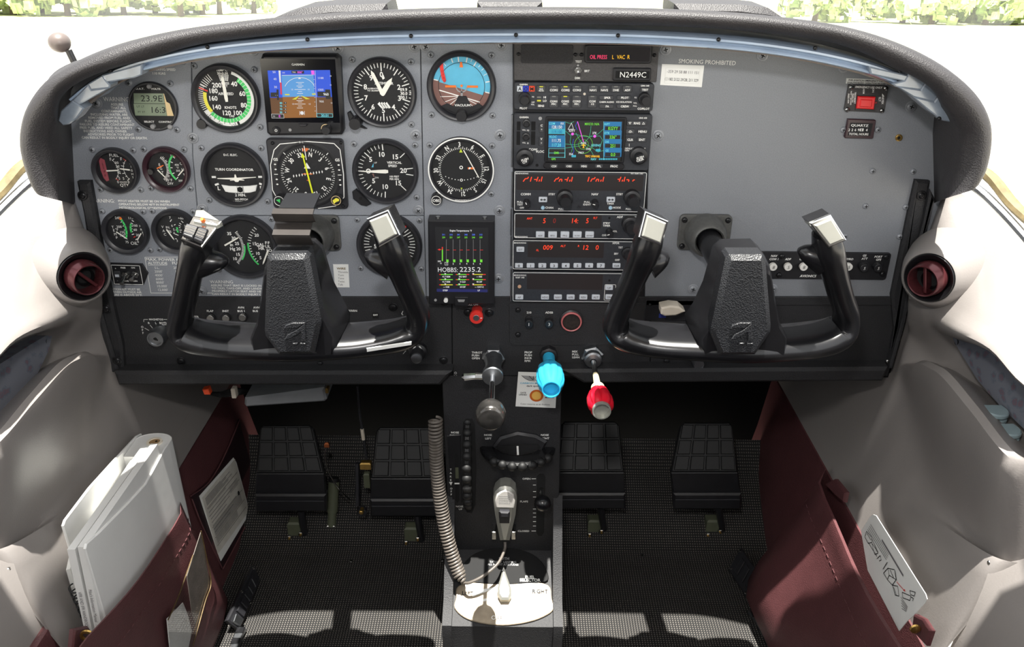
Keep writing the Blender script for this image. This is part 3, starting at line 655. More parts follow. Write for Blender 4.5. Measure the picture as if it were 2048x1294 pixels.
b.prism(fc([(-.42, -.48), (-.25, -.57), (-.1, -.27), (.13, -.27), (.28, -.57), (.5, -.48), (.62, -.57), (.0, -.86), (-.62, -.57)]), d.w, d.w+.0014, M_blk, .0003); b.prism([(u+.845*q*math.cos(R(a)), v+.845*q*math.sin(R(a))) for a in range(-137, -42, 5)], d.w, d.w+.0008, M_blk2)
b.text('VACUUM', u+.02*q, v-.53*q, .065*q, d.w+.0016, M_white, 'c', 0, 1, 1.2); obj('lower_mask', b, d.o)
b = MB(); o_ = M_org
b.prism(fc([(-.47, .03), (-.16, .03), (-.16, -.03), (-.47, -.03)]), d.w+.001, d.w+.0016, o_); b.prism(fc([(.16, .03), (.47, .03), (.47, -.03), (.16, -.03)]), d.w+.001, d.w+.0016, o_); b.cyl(u, v+.02*q, .035*q, d.w+.001, d.w+.0016, o_, 16)
b.band(u, v, .14*q, .175*q, 90, 270, d.w+.0014, M_grey, 16); b.seg((u, v-.27*q), (u, v-.15*q), .06*q, d.w+.0014, M_grey); b.seg((u, v-.15*q), (u, v), .02*q, d.w+.0014, M_grey); obj('miniature_wings', b, d.o)
b = MB(); b.prism(fc([(-.03, .68), (.02, .68), (.05, .53), (-.05, .53)]), d.w, d.w+.0008, o_); obj('roll_pointer', b, d.o)
b = MB(); b.prism(fc([(-.62, .60), (-.52, .66), (-.50, .42), (-.44, .15), (-.50, .10), (-.56, .20), (-.60, .42)]), d.w, d.w+.0015, M_red, .0003)
for k, t in enumerate('GYRO'): b.text(t, u+(-.54+.02*k)*q, v+(.42-.09*k)*q, .06*q, d.w+.0017, pm('flag_ink', (150, 20, 20)))
obj('warning_flag', b, d.o)
d.knob(922.5, 233, 11, .016); d.done()

# fuel quantity, EGT/CHT, oil, vacuum: small twin gauges
d = Dial('fuel_quantity_gauge', 'small twin fuel gauge with red LEFT flag, marked FUEL QTY', 227.5, 344, 46.5, .80, so=1.24)
d.poly([(-.67, .45), (-.60, .55), (-.42, .45), (-.40, -.45), (-.52, -.50), (-.62, -.35), (-.68, 0)], pm('red_flag_print', (150, 70, 80), .5))
for t, y in zip('LEFT', (.27, .1, -.07, -.24)): d.txt(t, -.53, y, .10)
for t, y in zip('RIGHT', (.32, .16, .0, -.16, -.32)): d.txt(t, .66, y, .09)
d.txt('FUEL', .02, .66, .13); d.txt('QTY', .22, -.66, .13); d.txt('GALLONS', .2, -.52, .05, bold=1); d.txt('0', -.03, -.52, .11); d.txt('0', .43, -.52, .11); d.txt('F', -.16, .48, .13); d.txt('F', .30, .50, .13)
for sg, cx in ((1, -.53), (-1, .93)):
    for i in range(7):
        a = 90-sg*(0)+(-42+14*i)*sg; a = a if sg > 0 else a+180
        d.m.tick(d.cu+cx*d.R, d.cv+.03*d.R, .58*d.R, .72*d.R if i % 2 == 0 else .66*d.R, a, .025*d.R, d.w, M_white if i not in ((0, 6) if 0 else ((6,) if sg > 0 else (0,))) else M_red)
    d.m.band(d.cu+cx*d.R, d.cv+.03*d.R, .60*d.R, .615*d.R, 45 if sg > 0 else 225, 135 if sg > 0 else 315, d.w, M_white)
for t, y in (('30', .33), ('20', .16), ('10', -.08)): d.txt(t, .08, y, .11)
d.txt('5', .06, -.36, .11); d.txt('5', .24, -.36, .11)
d.needle(87, .55, 0, .06, x=-.42, y=-.02); d.needle(-83, .45, 0, .06, x=.6, y=.03); d.done()

d = Dial('exhaust_temperature_gauge', 'small maroon rimmed gauge with EGT and CHT scales', 329.5, 342, 46.5, .80, bez=M_maroonbez, so=1.22)
d.m.band(d.cu-.62*d.R, d.cv+.02*d.R, .66*d.R, .66*d.R, 40, 130, d.w, M_white)
for i in range(22): d.m.tick(d.cu-.62*d.R, d.cv+.03*d.R, .60*d.R, (.76 if i % 3 else .70)*d.R, 42+i*4.6, .022*d.R, d.w, M_white)
d.m.band(d.cu+.85*d.R, d.cv+.07*d.R, .70*d.R, .78*d.R, 225, 318, d.w, M_green); d.m.band(d.cu+.85*d.R, d.cv+.07*d.R, .62*d.R, .72*d.R, 318, 324, d.w, M_red)
for i in range(5): d.m.tick(d.cu+.85*d.R, d.cv+.07*d.R, .60*d.R, .74*d.R, 226+i*22, .03*d.R, d.w, M_white)
for t, x, y in (('E', -.30, .20), ('G', -.26, .03), ('T', -.22, -.14), ('C', .64, .26), ('H', .68, .0), ('T', .70, -.24)): d.txt(t, x, y, .11)
for t, x, y in (('500', .33, .60), ('400', .45, .20), ('300', .47, -.06), ('200', .50, -.50), ('°F', .46, .07)): d.txt(t, x, y, .085)
d.txt('25°F', -.0, -.48, .11); d.txt('DIV', .04, -.63, .11)
d.needle(65, .36, .0, .05, M_org, x=-.42, y=.04, name='reference_needle'); d.needle(140, .48, 0, .05, x=-.40, y=-.02); d.needle(225, .38, 0, .05, x=.70, y=-.02); d.knob(300, 344, 6, .006, M_blk); d.done()

d = Dial('oil_gauge', 'small twin OIL gauge with TEMP and PRESS scales in the corner by the vent', 247.5, 466.5, 46.5, .80, so=1.24)
d.m.band(d.cu-.95*d.R, d.cv+.05*d.R, .92*d.R, 1.0*d.R, 60, 113, d.w, M_green); d.m.band(d.cu-.95*d.R, d.cv+.05*d.R, .90*d.R, 1.02*d.R, 54, 60, d.w, M_org)
d.m.band(d.cu+.97*d.R, d.cv+.05*d.R, .72*d.R, .80*d.R, 262, 292, d.w, M_green)
for i in range(9): d.m.tick(d.cu+.97*d.R, d.cv+.05*d.R, .68*d.R, .78*d.R, 235+i*10, .03*d.R, d.w, M_white if i not in (1, 8) else M_red)
for i in range(5): d.m.tick(d.cu-.95*d.R, d.cv+.05*d.R, .86*d.R, 1.0*d.R, 66+i*12, .025*d.R, d.w, M_white)
for t, x, y in zip('TEMP', (-.55, -.53, -.50, -.47), (.18, .03, -.14, -.30)): d.txt(t, x, y, .11)
for t, x, y in zip('PRESS', (.64, .66, .70, .72, .74), (.24, .08, -.06, -.18, -.32)): d.txt(t, x, y, .09)
for t, x, y in (('245', -.26, .60), ('200', -.27, .20), ('150', -.18, -.05), ('100', -.22, -.20), ('75', -.06, -.50), ('°F', -.40, .07), ('115', .30, .60), ('100', .42, .26), ('60', .40, .07), ('20', .46, -.17), ('0', .42, -.48)): d.txt(t, x, y, .105)
d.txt('OIL', .24, -.55, .14)
d.needle(128, .55, 0, .05, x=-.42, y=-.02); d.needle(215, .40, 0, .05, x=.64, y=-.08); d.done()

d = Dial('vacuum_gauge', 'small twin gauge with VAC scale, partly behind the yoke grip', 347.5, 466, 46.5, .80, so=1.24)
for t, x, y in zip('VAC', (-.55, -.53, -.50), (.18, .0, -.16)): d.txt(t, x, y, .11)
d.m.band(d.cu+.0*d.R, d.cv+.03*d.R, .0*d.R, .01*d.R, 0, 360, d.w, M_white)
for t, x, y in (('7', -.16, .60), ('6', -.13, .24), ('5', -.08, .06), ('4', -.10, -.10), ('3', -.02, -.45), ('IN.', -.32, .16), ('Hg.', -.28, .0), ('+60', .30, .58), ('30', .46, .22), ('0', .42, .03)): d.txt(t, x, y, .105)
d.band(.0, .01, 0, 1, M_green); d.poly([(.03, .17), (.11, .17), (.11, -.08), (.03, -.06)], M_green)
for x0, y0, x1, y1 in ((-.18, .42, -.10, .52), (-.04, .26, .03, .30), (.0, .05, .12, .05), (-.06, -.14, .08, -.20), (-.10, -.36, -.02, -.36), (.30, .46, .38, .38), (.20, .36, .28, .30), (.16, .26, .24, .22), (.16, .16, .22, .14), (.16, .04, .26, .04), (.16, -.04, .22, -.06)): d.line(x0, y0, x1, y1, .03)
d.needle(152, .55, 0, .06, x=-.38, y=.08); d.done()

# turn coordinator
d = Dial('turn_coordinator', 'round turn coordinator with white airplane and ball tube', 466, 353.5, 66, .86, sa=(47, 133, 228, 312))
d.ring(0, .0, .60, .607, M_bez); d.txt('D.C. ELEC.', -.05, .62, .065, bold=1); d.txt('TURN COORDINATOR', 0, .17, .075, bold=1, sx=1.05); d.txt('2 MIN.', .09, -.63, .085, bold=1); d.txt('NO PITCH', .10, -.77, .06, bold=1); d.txt('INFORMATION', .10, -.85, .055, bold=1)
d.txt('L', -.55, -.42, .12, bold=1); d.txt('R', .76, -.40, .12, bold=1)
for x, y, a in ((-.65, -.07, 0), (.77, -.05, 0), (-.59, -.30, 18), (.77, -.28, -20)):
    c, s_ = math.cos(R(a)), math.sin(R(a)); d.poly([(x+c*p-s_*q_, y+s_*p+c*q_) for p, q_ in ((-.065, -.03), (.065, -.03), (.065, .03), (-.065, .03))], M_white)
b = MB(); pts = [(-.45, -.31), (-.2, -.345), (.1, -.35), (.4, -.335), (.65, -.30), (.58, -.50), (.40, -.55), (.05, -.57), (-.25, -.55), (-.36, -.52)]
b.prism([(d.cu+x*d.R, d.cv+y*d.R) for x, y in pts], .0012, .003, M_white, .0008); obj('ball_tube', b, d.o)
b = MB(); b.lathe([(.09*d.R, .0028), (.07*d.R, .0045), (1e-5, .005)], d.cu+.11*d.R, d.cv-.45*d.R, M_hole, 20); obj('ball', b, d.o)
for x in (.03, .19, .215): d.line(x, -.345, x, -.57, .012, M_blackink, .0016)
b = MB(); b.prism([(d.cu+x*d.R, d.cv+y*d.R) for x, y in ((-.54, -.10), (-.02, -.08), (.0, .02), (.03, .02), (.05, -.08), (.64, -.05), (.64, -.065), (.15, -.12), (.27, -.145), (.27, -.165), (.12, -.16), (.08, -.21), (.0, -.21), (-.04, -.165), (-.16, -.17), (-.16, -.15), (-.04, -.14), (-.54, -.12))], d.w+.0002, d.w+.0009, M_needle); obj('airplane_pointer', b, d.o); d.done()

# vertical speed
d = Dial('vertical_speed_indicator', 'round vertical speed gauge with white needle at zero', 769.5, 346, 66.5, .86, sa=(49, 132, 312))
for i in range(-10, 11): d.tk(.64 if i % 5 == 0 else .70, .83, 270+i*8.6, .02 if i % 5 else .03)
for a in (46, 82, 97, 134): d.tk(.62, .84, a+1, .026)
for t, x, y in (('5', -.43, .36), ('10', -.10, .52), ('15', .31, .45), ('20', .54, .03), ('5', -.38, -.30), ('10', -.05, -.48), ('15', .36, -.36)): d.txt(t, x, y, .145, bold=1)
d.txt('VERTICAL', .28, .27, .07, bold=1); d.txt('SPEED', .22, .17, .07, bold=1); d.txt('100 FEET', .25, -.16, .055, bold=1); d.txt('PER MIN', .25, -.24, .055, bold=1); d.txt('UP', -.29, .26, .05); d.txt('DN', -.28, -.20, .05)
d.poly([(-.42, .12), (-.36, .12), (-.35, .25)], M_skyb); d.poly([(-.42, -.08), (-.36, -.08), (-.35, -.22)], M_brown); d.ring(-.52, 0, .045, .075)
d.needle(269.5, .80, .08, .12, x=.0, y=0, tip=.75)
b = MB(); b.PP([(704, 384), (712, 378), (742, 408), (733, 413), (722, 411), (706, 398)], 0, .004, M_blk, .001); b.K(721, 397, 3.4, .004, .0042, M_hole, 12); obj('mount_lug', b, d.o); d.done()

# course deviation indicator
d = Dial('course_deviation_indicator', 'round black nav gauge with thin white rim, compass card and OBS knob', 922, 341, 66.5, .92, hb=.006, ring=M_white, sa=(52, 130, 308), so=1.18)
card = -20
for i in range(72): d.tk(.62 if i % 2 == 0 else .62, .70 if i % 2 == 0 else .67, i*5-5, .018)
for k, t in enumerate(('N', '3', '6', 'E', '12', '15', 'S', '21', '24', 'W', '30', '33')): d.num(t, .77, k*30-33, .135, True, bold=1, sx=.8)
d.poly([(-.05, .52), (.05, .52), (0, .64)], M_lime); d.poly([(-.03, -.57), (.03, -.57), (0, -.64)], M_lime); d.ring(0, .06, .03, .055); d.ring(0, -.33, .025, .045)
for i in range(-5, 6):
    if i: d.disc(i*.095, -.33+.0042*i*i, .016, M_white, 0, 8)
d.poly([(.20, .07), (.40, .07), (.40, .01), (.20, .01)], M_org); d.poly([(.24, .07), (.30, .07), (.27, .01), (.22, .01)], M_white, .00005)
b = MB(); b.seg((d.cu+.08*d.R, d.cv+.60*d.R), (d.cu+.53*d.R, d.cv-.24*d.R), .03*d.R, d.w+.001, M_needle); obj('needle', b, d.o)
d.txt('BENDIX/KING', .02, -.93, .05, bold=1, dw=.0050)
b = MB(); u, v = uv(872.5, 401, .014); k = sc(872, 400, .014)
b.lathe([(11.5*k, .001), (11.5*k, .012), (10.5*k, .014), (1e-5, .014)], u, v, M_blk, 24); b.band(u, v, 8.5*k, 9.6*k, 0, 360, .0141, M_white, 28); b.text('OBS', u, v, 5.5*k, .0141, M_white, 'c', 0, 1); obj('course_knob', b, d.o); d.done()

# manifold pressure / fuel flow
d = Dial('manifold_pressure_gauge', 'round engine gauge with GAL/HR and manifold scales behind the yoke grip', 488, 497, 67, .86, sa=(45, 230))
for i in range(26): d.m.tick(d.cu-.80*d.R, d.cv, .68*d.R, (.78 if i % 5 == 0 else .75)*d.R, 52+i*3.4, .018*d.R, d.w, M_white)
d.m.band(d.cu-.80*d.R, d.cv, .75*d.R, .79*d.R, 88, 124, d.w, M_green)
for i in range(14): d.m.tick(d.cu+.90*d.R, d.cv, .74*d.R, .84*d.R, 232+i*6.5, .02*d.R, d.w, M_white)
d.m.band(d.cu+.90*d.R, d.cv, .80*d.R, .85*d.R, 225, 278, d.w, M_green)
for t, x, y in (('35', -.44, .40), ('30', -.33, .26), ('25', -.25, .09), ('20', -.23, -.08), ('15', -.27, -.26), ('10', -.38, -.40), ('in', -.42, .05), ('Hg', -.41, -.08), ('20', .37, .36), ('15', .27, .09), ('10', .33, -.22), ('5', .40, -.36), ('GAL', .44, .06), ('HR', .46, -.06)): d.txt(t, x, y, .095, bold=1)
d.line(.34, 0, .55, 0, .012)
for t, x, y in zip('FUELFLOW', (.62, .63, .64, .65, .70, .71, .72, .73), (.12, 0, -.12, -.24, .12, 0, -.12, -.24)): d.txt(t, x, y, .09, bold=1)
d.needle(60, .55, 0, .05, x=-.62, y=.03); d.needle(205, .5, 0, .05, x=.66, y=-.12); d.done()

# tachometer
d = Dial('tachometer', 'round tachometer with green and red arc, half behind the yoke grip', 777.5, 494, 66, .86, sa=(50, 130, 230, 310))
for i in range(36): d.tk(.62 if i % 5 else .55, .78, 225+i*7.7, .022)
d.band(.64, .78, 25, 38, M_green, .0001); d.band(.62, .80, 39, 43, M_red, .0001)
for k, t in enumerate(('0', '5', '10', '15', '20', '25', '30', '35')): d.num(t, .44, 225+k*38.5, .13, bold=1)
d.txt('RPM', 0, -.2, .09, bold=1); d.txt('HUNDREDS', 0, -.34, .06, bold=1); d.needle(225, .6, .1, .08, hub=.1); d.done()

# ------------------------------------------------------------------ horizontal situation indicator (square)
h = thing('situation_indicator', 'square compass instrument with yellow course needle above the yoke clip', 'gauge', (uv(615, 348)[0], 0, uv(615, 348)[1]))
b = MB(); b.B(539, 279, 691, 419, 0, .006, M_bez, 8, .0014); obj('case_front', b, h)
u, v = uv(616, 349, .006); q = 68*sc(616, 349, .006)
b = MB(); b.lathe([(q*1.0, .0061), (q*.93, .0066), (q*.90, .0064), (q*.86, .0062)], u, v, M_blk, 48); b.flat(circ(u, v, q*.9, 48), .00615, M_blk2); obj('dial_face', b, h)
m_ = MB(); W = .0064
oc = [(548, 300), (560, 288), (615, 283), (668, 287), (680, 299), (687, 348), (688, 395), (684, 398)]
m_.lines(oc, 1.6, .0063, M_white); m_.lines([(548, 300), (541, 330), (545, 380), (552, 393)], 1.6, .0063, M_white); m_.L(636, 417, 672, 412, 1.4, .0063, M_white)
for i in range(72): m_.tick(u, v, q*(.70 if i % 2 == 0 else .74), q*.79, i*5+3, q*.016, W, M_white)
for k, t in enumerate(('N', '3', '6', 'E', '12', '15', 'S', '21', '24', 'W', '30', '33')):
    a = k*30+12; m_.text(t, u+q*.61*math.sin(R(a)), v+q*.61*math.cos(R(a)), q*.13, W, M_white, 'c', -a, 1, .8)
for sg in (-1, 1):
    for k, y in enumerate((.30, .15, 0, -.15, -.30)):
        if k == 2: m_.seg((u+sg*.88*q, v), (u+sg*.99*q, v), q*.02, W+.0004, M_white)
        else: m_.flat([(u+sg*.89*q, v+y*q), (u+sg*.93*q, v+(y+.025)*q), (u+sg*.97*q, v+y*q), (u+sg*.93*q, v+(y-.025)*q)], W+.0004, M_white)
    m_.text('GS', u+sg*.90*q, v+.45*q, q*.08, W+.0004, M_white, 'c', 0, 1)
for a in (-45, 45): m_.tick(u, v, q*.84, q*.92, a, q*.02, W+.0004, M_white)
m_.text('D C', u-.1*q, v+.96*q, q*.05, .0068, M_white)
for i in range(-5, 6):
    if i: m_.flat([(u+i*.085*q-.02*q, v+(.02+i*.014)*q), (u+i*.085*q, v+(.07+i*.014)*q), (u+i*.085*q+.02*q, v+(.02+i*.014)*q), (u+i*.085*q, v-(.03-i*.014)*q)], W, M_white)
m_.flat([(u-.10*q, v+.18*q), (u+.09*q, v+.18*q), (u-.005*q, v+.36*q)], W, M_white)
m_.seg((u-.03*q, v+.86*q), (u+.0*q, v+.44*q), .022*q, W+.0004, M_white)
m_.text('HP', u+.0*q, v+.74*q, q*.10, W+.0003, M_org, 'c', 0, 1)
m_.seg((u-.14*q, v+.02*q), (u+.14*q, v+.02*q), .025*q, W+.0002, M_org); m_.seg((u, v+.08*q), (u, v-.2*q), .025*q, W+.0002, M_org); m_.seg((u-.05*q, v-.17*q), (u+.05*q, v-.17*q), .02*q, W+.0002, M_org)
obj('dial_markings', m_, h)
b = MB(); yl = pm('course_yellow', (222, 232, 40), .5)
ta = R(-9); dv = Vector((math.sin(ta), math.cos(ta))); nv = Vector((dv.y, -dv.x)); P_ = lambda s_, t_: (u+(dv.x*s_+nv.x*t_)*q, v+(dv.y*s_+nv.y*t_)*q)
b.prism([P_(.66, 0), P_(.52, .06), P_(.52, .02), P_(-.68, .025), P_(-.68, -.025), P_(.52, -.02), P_(.52, -.06)], W+.0006, W+.001, yl); obj('course_needle', b, h)
for x, y, t in ((558, 402, 0), (672, 401, 1)):
    b = MB(); uu, vv = uv(x, y, .016); k = sc(x, y, .016); b.lathe([(11*k, .006), (11*k, .014), (10*k, .016), (1e-5, .016)], uu, vv, M_blk, 24); b.band(uu, vv, 8.8*k, 9.8*k, 0, 360, .0161, M_white if not t else M_cream, 28)
    if t: b.PP([(665, 401), (672, 396), (678, 398), (678, 402), (672, 404), (668, 408)], .0161, .0163, M_yel)
    else: b.PP([(552, 400), (560, 398), (560, 406)], .0161, .0163, M_green)
    obj('knob', b, h, ang=35)
for x, y in ((545, 286), (682, 285), (686, 412)): screw(x, y, h, SCR_T, .0062)
b = MB(); b.flat(circ(u, v, q*.93, 40), .0082, M_glass); obj('cover_glass', b, h)

# ------------------------------------------------------------------ primary flight display
g = thing('flight_display', 'square glass flight display with blue sky and brown ground picture', 'display', (uv(602, 193)[0], 0, uv(602, 193)[1]))
b = MB(); b.PP([(524, 109), (672, 109), (680, 117), (687, 262), (683, 270), (540, 272), (533, 266), (520, 120)], 0, .012, M_blk, .003); b.Q(527, 119, 675, 246, .0121, pm('display_glass_black', (10, 11, 16), .12)); obj('case_front', b, g)
m_ = MB(); W = .0123
Q_ = lambda x0, y0, x1, y1, m, dw=0: m_.Q(x0, y0, x1, y1, W+dw, m)
m_.T('GARMIN', 596, 129, 4.2, M_white, W, bold=1, sx=1.15)
m_.P([(535, 141), (660, 140), (664, 194), (540, 196)], W, E_blue); m_.P([(563, 150), (627, 150), (630, 193), (565, 194)], W+.0001, E_sky)
m_.P([(540, 195), (664, 194), (667, 234), (544, 236)], W, E_brn2); m_.P([(565, 194), (630, 193), (633, 235), (569, 236)], W+.0001, E_brn)
m_.P([(557, 141), (561, 141), (562, 165), (559, 165)], W+.0002, E_white); m_.P([(560, 165), (563, 165), (564, 189), (561, 189)], W+.0002, E_rd)
a = [(568+.0, 171)]
cx, cy = 599.5, 181
m_.lines([(cx-31*math.cos(R(t)), cy-26*math.sin(R(t))) for t in range(18, 164, 8)], .9, W+.0003, E_white)
m_.P([(596, 158), (602, 158), (599, 154)], W+.0003, E_white)
for y, l in ((165, 8), (168, 4), (172, 7), (175, 4), (179, 11), (183, 4), (187, 6), (197, 4), (201, 7), (204, 4), (208, 11), (212, 4), (216, 6)): m_.L(600-l, y, 600+l, y, .9, W+.0003, E_white)
for x, y in ((584, 179), (617, 179), (586, 208), (619, 208)): m_.T('10', x, y, 3, E_white, W+.0003)
m_.P([(600, 190), (584, 199), (592, 199)], W+.0004, E_yel); m_.P([(600, 190), (620, 198), (612, 198.5)], W+.0004, E_yel); m_.Q(570, 188, 579, 190.5, W+.0004, E_yel); m_.Q(624, 187, 631, 189.5, W+.0004, E_yel)
m_.Q(583, 141.5, 608, 147, W+.0003, E_blk); m_.T('TRK', 588, 144.5, 2.8, E_white, W+.0004); m_.T('006°', 600, 144.5, 4, E_mag, W+.0004, bold=1); m_.T('330', 567, 145.5, 2.6, E_white, W+.0003); m_.P([(622, 141), (628, 141), (629, 149), (623, 149)], W+.0003, E_mag)
m_.lines([(564, 150.5), (626, 150)], .8, W+.0003, E_white)
for t, x, y in (('50', 548, 144), ('40', 550, 158), ('30', 551, 174), ('1100', 641, 156), ('1000', 641, 179.5), ('900', 643, 203), ('10', 661, 170), ('20', 661, 152), ('10', 663, 206)): m_.T(t, x, y, 4.2 if len(t) != 2 or x < 600 else 2.6, E_white, W+.0003)
m_.P([(541, 185), (553, 185), (553, 179), (557, 179), (558, 200), (554, 200), (554, 194), (541, 194)], W+.0004, E_blk); m_.T('- -', 553, 190, 4, E_white, W+.0005)
m_.Q(635, 183.5, 661, 193, W+.0004, E_blk); m_.T('960', 652, 188.5, 5, E_white, W+.0005, bold=1); m_.Q(651, 179, 661, 198, W+.00035, E_blk)
for k, t in enumerate(('80', '75', '70', '50')): m_.T(t, 562, 206+6.2*k, 3.6, E_cyan, W+.0003, bold=1); m_.P([(567, 206+6.2*k), (569, 204+6.2*k), (573, 204+6.2*k), (573, 208+6.2*k), (569, 208+6.2*k)], W+.0003, E_blk); m_.T('YGXR'[k], 571, 206+6.2*k, 2.8, E_white, W+.0004)
m_.K(604, 226, 3.6, W+.0003, W+.0004, E_white, 14); m_.L(599.5, 222, 599.5, 230, .8, W+.0003, E_white); m_.L(609, 222, 609, 230, .8, W+.0003, E_white)
m_.Q(544, 228, 567, 236, W+.0003, E_blk); m_.F(543, 228, 568, 236.5, .6, W+.0004, E_white); m_.T('GS', 548, 232.5, 2.6, E_white, W+.0004); m_.T('0', 559, 232.2, 4.8, E_mag, W+.0004, bold=1)
m_.Q(634, 227, 665, 234.5, W+.0003, E_blk); m_.F(633.5, 227, 665.5, 234.7, .7, W+.0004, E_cyan); m_.T('30.01', 650, 231, 4.6, E_cyan, W+.0004, bold=1, sx=1.1)
for k in range(9): m_.L(627+.3*k, 150+9*k, 629+.3*k, 150+9*k, .7, W+.0003, E_white)
m_.P([(630, 141), (630.6, 141), (634, 234), (633.2, 234)], W+.0002, E_white)
obj('screen', m_, g)
b = MB(); b.K(552, 261, 7.5, .012, .014, M_blk, 20, .6); b.K(552, 261, 5.2, .014, .0152, M_bez, 20, .6); obj('power_button', b, g)
b = MB(); u, v = uv(552, 261, .0154); k = sc(552, 261); b.band(u, v, 1.8*k, 2.6*k, 30, 330, .0154, M_white, 16); b.seg((u, v+.6*k), (u, v+3*k), .8*k, .0154, M_white); obj('power_symbol', b, g)
b = MB(); b.PP([(597, 248), (615, 248), (612, 253), (600, 253)], .012, .014, M_bez, .0005); obj('card_slot', b, g)
b = MB(); b.K(580, 260, 3, .012, .0128, M_grey, 12); obj('light_sensor', b, g)
b = MB(); b.K(652, 258, 11, .012, .016, M_blk, 24, .8); b.K(651, 262, 8.5, .016, .028, M_blk, 24, .8); u, v = uv(652, 258, .0162); k = sc(652, 258); b.band(u, v, 8.6*k, 9.8*k, -90, 110, .0162, M_cream, 20); obj('knob', b, g, ang=35)
# ================================================================== radio stack
def unit(name, label, cat, x0, y0, x1, y1, h=.006, m=None, frame=True, r=4):
    u, v = uv((x0+x1)/2, (y0+y1)/2); o = thing(name, label, cat, (u, 0, v)); o['_h'] = h
    b = MB(); b.B(x0, y0, x1, y1, -.001, h, m or M_unit, r, .0008); obj('front_panel', b, o)
    L_ = MB()
    if frame: L_.F(x0+1.2, y0+1.2, x1-1.2, y1-1.2, 1.0, h+.0001, M_white, r-1)
    return o, L_, h
def key(o, x0, y0, x1, y1, h, m, t=None, ink=None, th=4, r=1.6, hk=.0022, led=None, L_=None, ty=0, sx=1., name='button'):
    b = MB(); b.B(x0, y0, x1, y1, h, h+hk, m, r, .0005)
    if t:
        ts = t.split('\n')
        for k, q in enumerate(ts): b.T(q, (x0+x1)/2, (y0+y1)/2+ty+(k-(len(ts)-1)/2)*th*1.35, th, ink or M_white, h+hk+.0001, bold=1, sx=sx)
    if led: b.Q(x0+(x1-x0)*.3, y0+1.3, x0+(x1-x0)*.72, y0+3.4, h+hk+.0001, led, .6)
    return obj(name, b, o)
def knob2(o, px, py, r0, qx, qy, r1, h, h1, h2, m=None, t=None, name='knob'):
    b = MB(); m = m or M_blk; u, v = uv(px, py, h1); k = sc(px, py, h1)
    b.lathe([(r0*k*1.04, h), (r0*k, h1*.95+h*.05), (r0*k*.93, h1), (1e-5, h1)], u, v, m, 28)
    for i in range(18):
        a = R(i*20); 
    if r1:
        u2, v2 = uv(qx, qy, h2); u2 = (u2+u)/2 if 0 else u; k2 = sc(qx, qy, h2); v2 = v
        b.lathe([(r1*k2, h1), (r1*k2, h2-.001), (r1*k2*.92, h2), (1e-5, h2)], u2, v2, m, 24)
        if t:
            for j, q in enumerate(t.split('\n')): b.text(q, u2, v2+(.5-j)*5*k2 if '\n' in t else v2, 4.4*k2, h2+.0001, M_white, 'c', 20, 1)
    return obj(name, b, o, ang=35)
def pointer_knob(o, px, py, r, h, h1, a=30, name='knob'):
    b = MB(); u, v = uv(px, py, h1); k = r*sc(px, py, h1)
    b.lathe([(k*1.05, h), (k, h1-.001), (k*.9, h1), (1e-5, h1)], u, v, M_blk, 20); b.tick(u, v, .1*k, .8*k, a, .22*k, h1+.0001, M_white); return obj(name, b, o, ang=35)
M_unit = pm('radio_face', (46, 48, 53), .5, 0, .12, 300, .1, 800); M_key = pm('plain_white_key', (200, 205, 212), .45, 0, .03); M_gkey = pm('dark_key', (62, 63, 66), .4, 0, .08)  # radio keys in plain white
M_annun = pm('lightened_black', (62, 60, 60), .6, 0, .2, 900, .4, 600)  # black plate, colour lightened for the light falling on it
M_grill = pm('granular_grill', (44, 43, 45), .7, 0, .5, 1200, 1, 900)

# annunciator panel
o, L_, h = unit('warning_annunciator', 'black annunciator panel lit OIL PRESS and VAC above the radios', 'warning panel', 1028, 84, 1316, 163, .006, M_annun, False, 2)
b = MB(); b.B(1042, 89, 1146, 127, h, h+.0008, M_grill, 4, .0004); obj('speaker_grille', b, o)
b = MB(); b.B(1170, 90, 1304, 127, h, h+.003, M_blk, 5, .001); b.Q(1174, 94, 1300, 123, h+.0031, pm('annunciator_window', (30, 27, 30), .25), 3)
L2 = h+.0033
b.T('OIL PRESS', 1197, 114, 7.5, E_pink, L2, sx=.72); b.T('L', 1226, 114, 7.5, E_amb, L2, sx=.8); b.T('VAC', 1242, 114, 7.5, E_amb, L2, sx=.75); b.T('R', 1257, 114, 7.5, E_amb, L2, sx=.8); obj('warning_window', b, o)
for x, y in ((1037, 108), (1151, 109), (1163, 109), (1309, 110)): screw(x, y, o, SCR_T, h)
L_.T('TEST', 1157, 123, 4.2, M_white, h+.0002, bold=1); L_.T('BRT', 1174, 142, 4.2, M_white, h+.0002, bold=1); L_.T('DIM', 1155, 156, 4.2, M_white, h+.0002, bold=1); obj('lettering', L_, o)
b = MB(); b.K(1156, 141, 8, h, h+.002, M_steel, 6, .4); b.K(1156, 142, 5, h+.002, h+.004, M_steel, 16, .5); u, v = uv(1156, 142, h); b.sweep([(u, -h-.002, v), (u+.0005, -h-.010, v-.002)], [.0014, .002], [.0014, .002], M_chrome); obj('toggle_switch', b, o)
b = MB(); b.K(1156, 131, 2, h, h+.001, M_grey, 10); obj('lamp', b, o)
b = MB(); b.B(1226, 136, 1302, 162, h, h+.003, M_blk, 3, .001); b.Q(1231, 142, 1299, 157, h+.0031, M_hole, 1); b.W('N2449C', 1239, 1293, 149.5, 10.5, M_white, h+.0033); obj('registration_placard', b, o)

